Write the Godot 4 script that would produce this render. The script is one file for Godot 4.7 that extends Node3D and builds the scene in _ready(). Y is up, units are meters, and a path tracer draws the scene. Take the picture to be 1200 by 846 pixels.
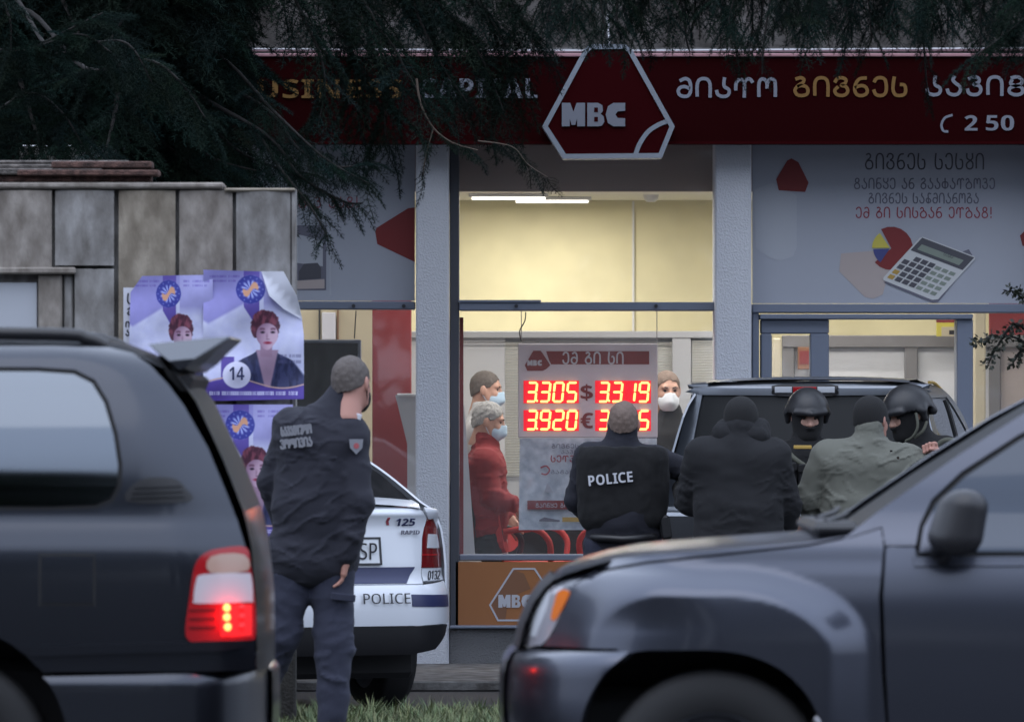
extends Node3D
# A dusk street: two parked off-road cars, officers round a pickup truck, a lit bank front behind them.
# Scale: the camera stands at the origin, eye 1.65 m up, looking along -z through a long lens.
const F := 8000.0      # focal length in photo pixels (1200 wide)
const EYE := 1.65
const HZ := 478.0      # photo row of the horizon
const FD := 42.75      # distance of the shop glass

var M := {}
var names := {}
var rng := RandomNumberGenerator.new()
var T := {}            # mesh templates (head, hands, hats)

func P(px: float, py: float, d: float) -> Vector3:
	return Vector3((px - 600.0) * d / F, EYE + (HZ - py) * d / F, -d)

# ------------------------------------------------------------------ mesh builder
class MB:
	var v := PackedVector3Array()
	var n := PackedVector3Array()
	var uv := PackedVector2Array()
	var ix := PackedInt32Array()
	func vert(p: Vector3, nn: Vector3, t := Vector2.ZERO) -> int:
		v.append(p); n.append(nn); uv.append(t)
		return v.size() - 1
	# corners run counter-clockwise seen from outside
	func tri(a: Vector3, b: Vector3, c: Vector3) -> void:
		var nn := (b - a).cross(c - a).normalized()
		var i := v.size()
		vert(a, nn); vert(b, nn); vert(c, nn)
		ix.append_array([i, i + 2, i + 1])
	func quad(a: Vector3, b: Vector3, c: Vector3, d: Vector3) -> void:
		var nn := (b - a).cross(d - a)
		if nn.length_squared() < 1e-16:
			nn = (c - b).cross(d - b)
		nn = nn.normalized()
		var i := v.size()
		vert(a, nn, Vector2(0, 1)); vert(b, nn, Vector2(1, 1)); vert(c, nn, Vector2(1, 0)); vert(d, nn, Vector2(0, 0))
		ix.append_array([i, i + 2, i + 1, i, i + 3, i + 2])
	func qo(a: Vector3, b: Vector3, c: Vector3, d: Vector3, out: Vector3) -> void:
		var nn := (b - a).cross(d - a)
		if nn.dot(out) >= 0.0: quad(a, b, c, d)
		else: quad(d, c, b, a)
	func to(a: Vector3, b: Vector3, c: Vector3, out: Vector3) -> void:
		if (b - a).cross(c - a).dot(out) >= 0.0: tri(a, b, c)
		else: tri(a, c, b)
	func box(c: Vector3, s: Vector3, bev := 0.0, bas := Basis()) -> void:
		var h := s * 0.5
		var b := minf(bev, minf(h.x, minf(h.y, h.z)) * 0.9)
		var ax := [bas.x, bas.y, bas.z]
		var hh := [h.x, h.y, h.z]
		var pt := func(axis: int, sg: Array) -> Vector3:
			var p := c
			for k in 3:
				var e: float = hh[k] if k == axis else hh[k] - b
				p += ax[k] * (e * float(sg[k]))
			return p
		for a in 3:
			var u := (a + 1) % 3
			var w := (a + 2) % 3
			for s0 in [-1.0, 1.0]:
				var q := []
				for e in [[-1.0, -1.0], [1.0, -1.0], [1.0, 1.0], [-1.0, 1.0]]:
					var sg := [0.0, 0.0, 0.0]
					sg[a] = s0; sg[u] = e[0]; sg[w] = e[1]
					q.append(pt.call(a, sg))
				qo(q[0], q[1], q[2], q[3], ax[a] * float(s0))
		if b <= 0.0: return
		for a in 3:
			var u := (a + 1) % 3
			var w := (a + 2) % 3
			for s0 in [-1.0, 1.0]:
				for s1 in [-1.0, 1.0]:
					var g0 := [0.0, 0.0, 0.0]
					var g1 := [0.0, 0.0, 0.0]
					g0[a] = s0; g0[u] = s1; g0[w] = -1.0
					g1[a] = s0; g1[u] = s1; g1[w] = 1.0
					qo(pt.call(a, g0), pt.call(a, g1), pt.call(u, g1), pt.call(u, g0), ax[a] * float(s0) + ax[u] * float(s1))
		for x in [-1.0, 1.0]:
			for y in [-1.0, 1.0]:
				for z in [-1.0, 1.0]:
					var sg := [x, y, z]
					to(pt.call(0, sg), pt.call(1, sg), pt.call(2, sg), ax[0] * float(x) + ax[1] * float(y) + ax[2] * float(z))
	# a flat outline in x/y pushed from z0 to z1 and placed by xf; with uv over the outline's box
	func prism(poly: PackedVector2Array, z0: float, z1: float, xf := Transform3D()) -> void:
		var pl := poly
		if Geometry2D.is_polygon_clockwise(pl):
			pl = pl.duplicate(); pl.reverse()
		var lo := pl[0]
		var hi := pl[0]
		for p in pl:
			lo = lo.min(p); hi = hi.max(p)
		var sz := (hi - lo).max(Vector2(1e-5, 1e-5))
		var t := Geometry2D.triangulate_polygon(pl)
		for side in 2:
			var z := z1 if side == 0 else z0
			var nn := (xf.basis * Vector3(0, 0, 1 if side == 0 else -1)).normalized()
			var at := v.size()
			for p in pl:
				vert(xf * Vector3(p.x, p.y, z), nn, Vector2((p.x - lo.x) / sz.x, 1.0 - (p.y - lo.y) / sz.y))
			for k in range(0, t.size(), 3):
				var a := pl[t[k]]
				var b := pl[t[k + 1]]
				var c := pl[t[k + 2]]
				var ccw := (b - a).cross(c - a) > 0.0
				if ccw == (side == 0): ix.append_array([at + t[k], at + t[k + 2], at + t[k + 1]])
				else: ix.append_array([at + t[k], at + t[k + 1], at + t[k + 2]])
		for k in pl.size():
			var a := pl[k]
			var b := pl[(k + 1) % pl.size()]
			quad(xf * Vector3(a.x, a.y, z0), xf * Vector3(b.x, b.y, z0), xf * Vector3(b.x, b.y, z1), xf * Vector3(a.x, a.y, z1))
	func tube(pts: Array, radii: Array, sides := 8, caps := true) -> void:
		var m := pts.size()
		var up := Vector3.UP
		var t0: Vector3 = (pts[1] - pts[0]).normalized()
		if absf(t0.dot(up)) > 0.95: up = Vector3.RIGHT
		var first := v.size()
		for k in m:
			var t: Vector3 = (pts[mini(k + 1, m - 1)] - pts[maxi(k - 1, 0)]).normalized()
			var s := t.cross(up).normalized()
			up = s.cross(t).normalized()
			var r: float = radii[mini(k, radii.size() - 1)]
			for j in sides + 1:
				var a := TAU * j / sides
				var dir := s * cos(a) + up * sin(a)
				vert(pts[k] + dir * r, dir, Vector2(float(j) / sides, k))
		for k in m - 1:
			for j in sides:
				var a := first + k * (sides + 1) + j
				var b := a + sides + 1
				ix.append_array([a, a + 1, b, a + 1, b + 1, b])
		if caps:
			for e in 2:
				var row := first + (0 if e == 0 else (m - 1) * (sides + 1))
				var nn: Vector3 = (pts[0] - pts[1]).normalized() if e == 0 else (pts[m - 1] - pts[m - 2]).normalized()
				var c := vert(pts[0] if e == 0 else pts[m - 1], nn)
				var ring := v.size()
				for j in sides: vert(v[row + j], nn)
				for j in sides:
					if e == 0: ix.append_array([c, ring + (j + 1) % sides, ring + j])
					else: ix.append_array([c, ring + j, ring + (j + 1) % sides])
	# profile of (radius, height) turned round the y axis of xf
	func lathe(prof: Array, sides := 24, xf := Transform3D(), squash := 1.0) -> void:
		var first := v.size()
		var m := prof.size()
		for k in m:
			var p: Vector2 = prof[k]
			var q: Vector2 = prof[mini(k + 1, m - 1)] - prof[maxi(k - 1, 0)]
			var nn := Vector2(q.y, -q.x).normalized()
			for j in sides + 1:
				var a := TAU * j / sides
				vert(xf * Vector3(p.x * cos(a), p.y, p.x * sin(a) * squash), (xf.basis * Vector3(nn.x * cos(a), nn.y, nn.x * sin(a))).normalized(), Vector2(float(j) / sides, float(k) / m))
		for k in m - 1:
			for j in sides:
				var a := first + k * (sides + 1) + j
				var b := a + sides + 1
				ix.append_array([a, b, a + 1, a + 1, b, b + 1])
	# part of a curved surface fn(u, v): the outline poly in (u, v), with an edge turned in by depth
	func patch(poly: PackedVector2Array, fn: Callable, cell: float, out: Vector3, depth := 0.012, uvs := Vector2.ZERO) -> void:
		var pl := poly
		if Geometry2D.is_polygon_clockwise(pl):
			pl = pl.duplicate(); pl.reverse()
		var lo := pl[0]
		var hi := pl[0]
		for p in pl:
			lo = lo.min(p); hi = hi.max(p)
		var cx := int(ceil((hi.x - lo.x) / cell)) + 1
		var cy := int(ceil((hi.y - lo.y) / cell)) + 1
		var mark := PackedByteArray()
		mark.resize(cx * cy)
		for k in pl.size():
			var a := pl[k]
			var b := pl[(k + 1) % pl.size()]
			var st := int(a.distance_to(b) / (cell * 0.2)) + 1
			for j in st + 1:
				var p := (a.lerp(b, float(j) / st) - lo) / cell
				for e in [Vector2(-1e-4, -1e-4), Vector2(1e-4, 1e-4)]:
					var q: Vector2 = p + e
					mark[clampi(int(q.y), 0, cy - 1) * cx + clampi(int(q.x), 0, cx - 1)] = 1
		var grid := {}
		var sg := [0.0]
		var put := func(p: Vector2) -> int:
			var e := cell * 0.2
			var du: Vector3 = fn.call(p.x + e, p.y) - fn.call(p.x - e, p.y)
			var dv: Vector3 = fn.call(p.x, p.y + e) - fn.call(p.x, p.y - e)
			var nn := du.cross(dv).normalized()
			if sg[0] == 0.0: sg[0] = 1.0 if nn.dot(out) >= 0.0 else -1.0
			return vert(fn.call(p.x, p.y), nn * sg[0], Vector2((p.x - lo.x) / (hi.x - lo.x), 1.0 - (p.y - lo.y) / (hi.y - lo.y)) if uvs == Vector2.ZERO else p * uvs)
		var gp := func(i: int, j: int) -> int:
			var key := j * (cx + 2) + i
			if not grid.has(key): grid[key] = put.call(lo + Vector2(i, j) * cell)
			return grid[key]
		var emit := func(a: int, b: int, c: int) -> void:
			var nn := (v[b] - v[a]).cross(v[c] - v[a])
			if nn.dot(n[a] + n[b] + n[c]) >= 0.0: ix.append_array([a, c, b])
			else: ix.append_array([a, b, c])
		for j in cy:
			for i in cx:
				var r0 := lo + Vector2(i, j) * cell
				if mark[j * cx + i] == 0:
					if Geometry2D.is_point_in_polygon(r0 + Vector2(cell, cell) * 0.5, pl):
						var a: int = gp.call(i, j)
						var b: int = gp.call(i + 1, j)
						var c: int = gp.call(i + 1, j + 1)
						var d: int = gp.call(i, j + 1)
						emit.call(a, b, c); emit.call(a, c, d)
				else:
					var cellpoly := PackedVector2Array([r0, r0 + Vector2(cell, 0), r0 + Vector2(cell, cell), r0 + Vector2(0, cell)])
					for q in Geometry2D.intersect_polygons(cellpoly, pl):
						var t := Geometry2D.triangulate_polygon(q)
						if t.size() < 3: continue
						var ids := []
						for p in q: ids.append(put.call(p))
						for k in range(0, t.size(), 3): emit.call(ids[t[k]], ids[t[k + 1]], ids[t[k + 2]])
		if depth > 0.0:
			var prev := Vector3.ZERO
			var pn := Vector3.ZERO
			for k in pl.size() + 1:
				var a := pl[(k + pl.size() - 1) % pl.size()]
				var b := pl[k % pl.size()]
				var st := int(a.distance_to(b) / (cell * 1.5)) + 1 if k > 0 else 1
				for j in range(1, st + 1):
					var id: int = put.call(a.lerp(b, float(j) / st))
					var p := v[id]
					var q := n[id]
					if k > 0 and p.distance_squared_to(prev) > 1e-10:
						quad(prev, prev - pn * depth, p - q * depth, p)
					prev = p; pn = q
	# a sheet between two sides: rows of [x, y, half width, bulge (along the outline's normal)]
	func across(rows: Array, cols := 14, half := 0) -> void:
		var m := rows.size()
		var first := v.size()
		var pos := PackedVector3Array()
		for k in m:
			var r: Array = rows[k]
			var q: Array = rows[mini(k + 1, m - 1)]
			var o: Array = rows[maxi(k - 1, 0)]
			var t := Vector2(q[0] - o[0], q[1] - o[1]).normalized()
			var nn := Vector2(-t.y, t.x)
			for j in cols + 1:
				var s := -1.0 + 2.0 * j / cols
				var e: float = r[3] * (1.0 - pow(absf(s), 2.4))
				pos.append(Vector3(r[0] + nn.x * e, r[1] + nn.y * e, r[2] * s))
		for k in m:
			for j in cols + 1:
				var a := pos[maxi(k - 1, 0) * (cols + 1) + j]
				var b := pos[mini(k + 1, m - 1) * (cols + 1) + j]
				var c := pos[k * (cols + 1) + maxi(j - 1, 0)]
				var d := pos[k * (cols + 1) + mini(j + 1, cols)]
				vert(pos[k * (cols + 1) + j], (d - c).cross(b - a).normalized(), Vector2(float(j) / cols, float(k) / m))
		for k in m - 1:
			for j in cols:
				var a := first + k * (cols + 1) + j
				var b := a + cols + 1
				ix.append_array([a, b, a + 1, a + 1, b, b + 1])
	func add(o: MB, xf: Transform3D) -> void:
		var at := v.size()
		var nb := xf.basis.inverse().transposed()
		for p in o.v: v.append(xf * p)
		for p in o.n: n.append((nb * p).normalized())
		uv.append_array(o.uv)
		var flip := xf.basis.determinant() < 0.0
		for k in range(0, o.ix.size(), 3):
			if flip: ix.append_array([at + o.ix[k], at + o.ix[k + 2], at + o.ix[k + 1]])
			else: ix.append_array([at + o.ix[k], at + o.ix[k + 1], at + o.ix[k + 2]])
	func mesh(m: Material = null, onto: ArrayMesh = null) -> ArrayMesh:
		var am := onto if onto else ArrayMesh.new()
		if ix.is_empty(): return am
		for k in range(0, ix.size(), 3):  # front faces run clockwise
			var a := ix[k]
			var b := ix[k + 1]
			var c := ix[k + 2]
			if (v[b] - v[a]).cross(v[c] - v[a]).dot(n[a] + n[b] + n[c]) > 0.0:
				ix[k + 1] = c; ix[k + 2] = b
		var arr := []
		arr.resize(Mesh.ARRAY_MAX)
		arr[Mesh.ARRAY_VERTEX] = v
		arr[Mesh.ARRAY_NORMAL] = n
		arr[Mesh.ARRAY_TEX_UV] = uv
		arr[Mesh.ARRAY_INDEX] = ix
		am.add_surface_from_arrays(Mesh.PRIMITIVE_TRIANGLES, arr)
		if m: am.surface_set_material(am.get_surface_count() - 1, m)
		return am

# ------------------------------------------------------------------ soft bodies: joined tapered bones meshed as surface nets
class Sdf:
	var o: Vector3
	var h: float
	var nx: int
	var ny: int
	var nz: int
	var f := PackedFloat32Array()
	func _init(lo: Vector3, hi: Vector3, cell: float) -> void:
		o = lo; h = cell
		nx = int((hi.x - lo.x) / cell) + 2
		ny = int((hi.y - lo.y) / cell) + 2
		nz = int((hi.z - lo.z) / cell) + 2
		f.resize(nx * ny * nz)
		f.fill(9.0)
	func _put(i: int, d: float, k: float) -> void:
		var e := f[i]
		var q := maxf(k - absf(e - d), 0.0)
		f[i] = minf(e, d) - q * q * 0.25 / k
	func cone(a: Vector3, b: Vector3, ra: float, rb: float, k := 0.03) -> void:
		var m := maxf(ra, rb) + k + 2.0 * h
		var lo := (a.min(b) - Vector3(m, m, m) - o) / h
		var hi := (a.max(b) + Vector3(m, m, m) - o) / h
		var ab := b - a
		var l2 := maxf(ab.length_squared(), 1e-9)
		var x1 := mini(nx, int(hi.x) + 1)
		for z in range(maxi(0, int(lo.z)), mini(nz, int(hi.z) + 1)):
			for y in range(maxi(0, int(lo.y)), mini(ny, int(hi.y) + 1)):
				var row := (z * ny + y) * nx
				for x in range(maxi(0, int(lo.x)), x1):
					var p := o + Vector3(x, y, z) * h - a
					var t := clampf(p.dot(ab) / l2, 0.0, 1.0)
					var d := (p - ab * t).length() - ra - (rb - ra) * t
					var e := f[row + x]
					if d - e < k:
						var q := maxf(k - absf(e - d), 0.0)
						f[row + x] = minf(e, d) - q * q * 0.25 / k
	func ell(c: Vector3, r: Vector3, k := 0.03, bas := Basis(), cut := false) -> void:
		var m := maxf(r.x, maxf(r.y, r.z)) + k + 2.0 * h
		var lo := (c - Vector3(m, m, m) - o) / h
		var hi := (c + Vector3(m, m, m) - o) / h
		var inv := bas.inverse()
		for z in range(maxi(0, int(lo.z)), mini(nz, int(hi.z) + 1)):
			for y in range(maxi(0, int(lo.y)), mini(ny, int(hi.y) + 1)):
				var row := (z * ny + y) * nx
				for x in range(maxi(0, int(lo.x)), mini(nx, int(hi.x) + 1)):
					var p := inv * (o + Vector3(x, y, z) * h - c)
					var q := p / r
					var k0 := q.length()
					var k1 := (q / r).length()
					var d := k0 * (k0 - 1.0) / maxf(k1, 1e-6)
					if cut:
						var e := -f[row + x]
						var w := maxf(k - absf(e - d), 0.0)
						f[row + x] = -(minf(e, d) - w * w * 0.25 / k)
					else:
						_put(row + x, d, k)
	func clip(nn: Vector3, dist: float) -> void:
		for z in nz:
			for y in ny:
				var row := (z * ny + y) * nx
				for x in nx:
					var d := (o + Vector3(x, y, z) * h).dot(nn) - dist
					if d > f[row + x]: f[row + x] = d
	func mesh_into(mb: MB, xf := Transform3D(), amp := 0.0, noise: FastNoiseLite = null, stretch := Vector3.ONE, ridge := 0.0) -> void:
		if amp > 0.0:
			for z in nz:
				for y in ny:
					var row := (z * ny + y) * nx
					for x in nx:
						if absf(f[row + x]) < 3.0 * h + amp:
							var p := (o + Vector3(x, y, z) * h) * stretch
							f[row + x] += amp * noise.get_noise_3d(p.x, p.y, p.z)
							if ridge > 0.0:   # cloth folds: thin ridges slanting both ways, gathered in places
								var w := o + Vector3(x, y, z) * h
								var s := clampf(0.5 + 1.6 * noise.get_noise_3d(w.x * 2.2 + 9.0, w.y * 2.2, w.z * 2.2), 0.0, 1.0)
								var k1 := maxf(0.0, 1.0 - 3.2 * absf(noise.get_noise_3d(w.x * 5.5 + w.y * 7.5, w.y * 5.5 - w.x * 2.0, w.z * 3.0)))
								var k2 := maxf(0.0, 1.0 - 3.2 * absf(noise.get_noise_3d(w.x * 5.0 - w.y * 8.5 + 31.0, w.y * 3.5 + w.x * 2.0, w.z * 3.0)))
								var gather := clampf(0.62 + 1.5 * noise.get_noise_3d(w.x * 1.9 - 5.0, w.y * 1.9, w.z * 1.9), 0.0, 1.0)
								f[row + x] -= ridge * gather * (k1 * k1 * s + k2 * k2 * (1.0 - s))
		var id := PackedInt32Array()
		id.resize(f.size())
		id.fill(-1)
		var sx := 1
		var sy := nx
		var sz := nx * ny
		var lim := h * 2.2
		var flip := xf.basis.determinant() < 0.0
		for z in nz - 1:
			for y in ny - 1:
				var row := (z * ny + y) * nx
				for x in nx - 1:
					var i := row + x
					var f0 := f[i]
					if f0 > lim or f0 < -lim: continue
					var c := [f0, f[i + 1], f[i + sy], f[i + sy + 1], f[i + sz], f[i + sz + 1], f[i + sz + sy], f[i + sz + sy + 1]]
					var neg := 0
					for e in c:
						if e < 0.0: neg += 1
					if neg == 0 or neg == 8: continue
					var sum := Vector3.ZERO
					var cnt := 0
					for e in [[0, 1], [2, 3], [4, 5], [6, 7], [0, 2], [1, 3], [4, 6], [5, 7], [0, 4], [1, 5], [2, 6], [3, 7]]:
						var a: float = c[e[0]]
						var b: float = c[e[1]]
						if (a < 0.0) != (b < 0.0):
							var t := a / (a - b)
							var p0 := Vector3(e[0] & 1, (e[0] >> 1) & 1, (e[0] >> 2) & 1)
							var p1 := Vector3(e[1] & 1, (e[1] >> 1) & 1, (e[1] >> 2) & 1)
							sum += p0.lerp(p1, t)
							cnt += 1
					var g := Vector3(c[1] + c[3] + c[5] + c[7] - c[0] - c[2] - c[4] - c[6], c[2] + c[3] + c[6] + c[7] - c[0] - c[1] - c[4] - c[5], c[4] + c[5] + c[6] + c[7] - c[0] - c[1] - c[2] - c[3])
					id[i] = mb.vert(xf * (o + (Vector3(x, y, z) + sum / cnt) * h), (xf.basis * g).normalized())
		for z in range(1, nz - 1):
			for y in range(1, ny - 1):
				var row := (z * ny + y) * nx
				for x in range(1, nx - 1):
					var i := row + x
					var f0 := f[i]
					if f0 > lim or f0 < -lim: continue
					var s0 := f0 < 0.0
					for ax in 3:
						var st := sx if ax == 0 else sy if ax == 1 else sz
						var s1 := f[i + st] < 0.0
						if s0 == s1: continue
						var u := sy if ax == 0 else sz if ax == 1 else sx
						var w := sz if ax == 0 else sx if ax == 1 else sy
						var a := id[i]
						var b := id[i - u]
						var cc := id[i - u - w]
						var dd := id[i - w]
						if a < 0 or b < 0 or cc < 0 or dd < 0: continue
						if s0 != flip: mb.ix.append_array([a, cc, b, a, dd, cc])
						else: mb.ix.append_array([a, b, cc, a, cc, dd])

# ------------------------------------------------------------------ scene helpers
func numbered(s: String) -> String:
	var k: int = names.get(s, 0)
	names[s] = k + 1
	return s if k == 0 else "%s_%03d" % [s, k]

func tag(o: Node3D, label: String, category: String, group := "") -> Node3D:
	o.set_meta("label", label); o.set_meta("category", category)
	if group: o.set_meta("group", group)
	return o

func thing(called: String, label: String, category: String, at := Vector3.ZERO, turn := 0.0, group := "") -> Node3D:
	var o := Node3D.new()
	o.name = numbered(called)
	add_child(o)
	o.position = at
	o.rotation.y = turn
	tag(o, label, category, group)
	return o

func part(called: String, mb: MB, m: Material, parent: Node, at := Transform3D()) -> MeshInstance3D:
	return inst(called, mb.mesh(), m, parent, at)

func inst(called: String, mesh: Mesh, m: Material, parent: Node, at := Transform3D()) -> MeshInstance3D:
	var o := MeshInstance3D.new()
	o.name = called
	o.mesh = mesh
	if m: o.material_override = m
	o.transform = at
	parent.add_child(o, true)
	return o

func structure(called: String, mb: MB, m: Material) -> MeshInstance3D:
	var o := part(called, mb, m, self)
	o.set_meta("kind", "structure")
	return o

func noise_tex(freq: float, lo: Color, hi: Color, sd: int, size := 512, oct := 4, kind := FastNoiseLite.TYPE_SIMPLEX_SMOOTH) -> NoiseTexture2D:
	var t := NoiseTexture2D.new()
	t.width = size; t.height = size
	t.seamless = true
	var n := FastNoiseLite.new()
	n.seed = sd
	n.noise_type = kind
	n.frequency = freq
	n.fractal_octaves = oct
	t.noise = n
	var g := Gradient.new()
	g.set_color(0, lo); g.set_color(1, hi)
	t.color_ramp = g
	return t

# colours are real-world (linear) values
func mat(key: String, r: float, g: float, b: float, rough := 0.8, metal := 0.0) -> StandardMaterial3D:
	var m := StandardMaterial3D.new()
	m.resource_name = key
	m.albedo_color = Color(r, g, b).linear_to_srgb()
	m.roughness = rough
	m.metallic = metal
	M[key] = m
	return m

func grain(m: StandardMaterial3D, tex: Texture2D, bump: Texture2D, scale: float, relief := 0.0, world := true) -> StandardMaterial3D:
	m.albedo_texture = tex
	m.uv1_triplanar = true
	m.uv1_world_triplanar = world
	m.uv1_scale = Vector3.ONE * scale
	if bump:
		m.heightmap_enabled = true
		m.heightmap_texture = bump
		m.heightmap_scale = relief
	return m

func glow(key: String, r: float, g: float, b: float, power: float) -> StandardMaterial3D:
	var m := mat(key, r * 0.5, g * 0.5, b * 0.5, 0.5)
	m.emission_enabled = true
	m.emission = Color(r, g, b).linear_to_srgb()
	m.emission_energy_multiplier = power
	return m

func poly(a: Array) -> PackedVector2Array:
	var p := PackedVector2Array()
	for e in a: p.append(Vector2(e[0], e[1]))
	return p

func smooth(p: PackedVector2Array, per := 5, closed := false) -> PackedVector2Array:
	var r := PackedVector2Array()
	var c := p.size()
	for k in (c if closed else c - 1):
		var a := p[(k - 1 + c) % c] if closed or k > 0 else p[0]
		var d := p[(k + 2) % c] if closed or k + 2 < c else p[c - 1]
		for j in per:
			r.append(p[k].cubic_interpolate(p[(k + 1) % c], a, d, float(j) / per))
	if not closed: r.append(p[c - 1])
	return r

func curve3(p: Array, per := 5) -> Array:
	var r := []
	var c := p.size()
	for k in c - 1:
		for j in per:
			r.append(p[k].cubic_interpolate(p[k + 1], p[maxi(k - 1, 0)], p[mini(k + 2, c - 1)], float(j) / per))
	r.append(p[c - 1])
	return r

# smooth table look-up: rows of [position, value], rising positions
func look(t: Array, x: float) -> float:
	var c := t.size()
	if x <= t[0][0]: return t[0][1]
	if x >= t[c - 1][0]: return t[c - 1][1]
	for k in c - 1:
		if x <= t[k + 1][0]:
			var x0: float = t[k][0]
			var x1: float = t[k + 1][0]
			var y0: float = t[k][1]
			var y1: float = t[k + 1][1]
			var s := (y1 - y0) / (x1 - x0)
			var m0: float = s if k == 0 else (y1 - t[k - 1][1]) / (x1 - t[k - 1][0])
			var m1: float = s if k + 2 >= c else (t[k + 2][1] - y0) / (t[k + 2][0] - x0)
			var u := (x - x0) / (x1 - x0)
			var w := x1 - x0
			return (2 * u * u * u - 3 * u * u + 1) * y0 + (u * u * u - 2 * u * u + u) * w * m0 + (3 * u * u - 2 * u * u * u) * y1 + (u * u * u - u * u) * w * m1
	return t[c - 1][1]

func ellipse(cx: float, cy: float, rx: float, ry: float, k := 24) -> PackedVector2Array:
	var p := PackedVector2Array()
	for j in k: p.append(Vector2(cx + rx * cos(TAU * j / k), cy + ry * sin(TAU * j / k)))
	return p

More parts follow.
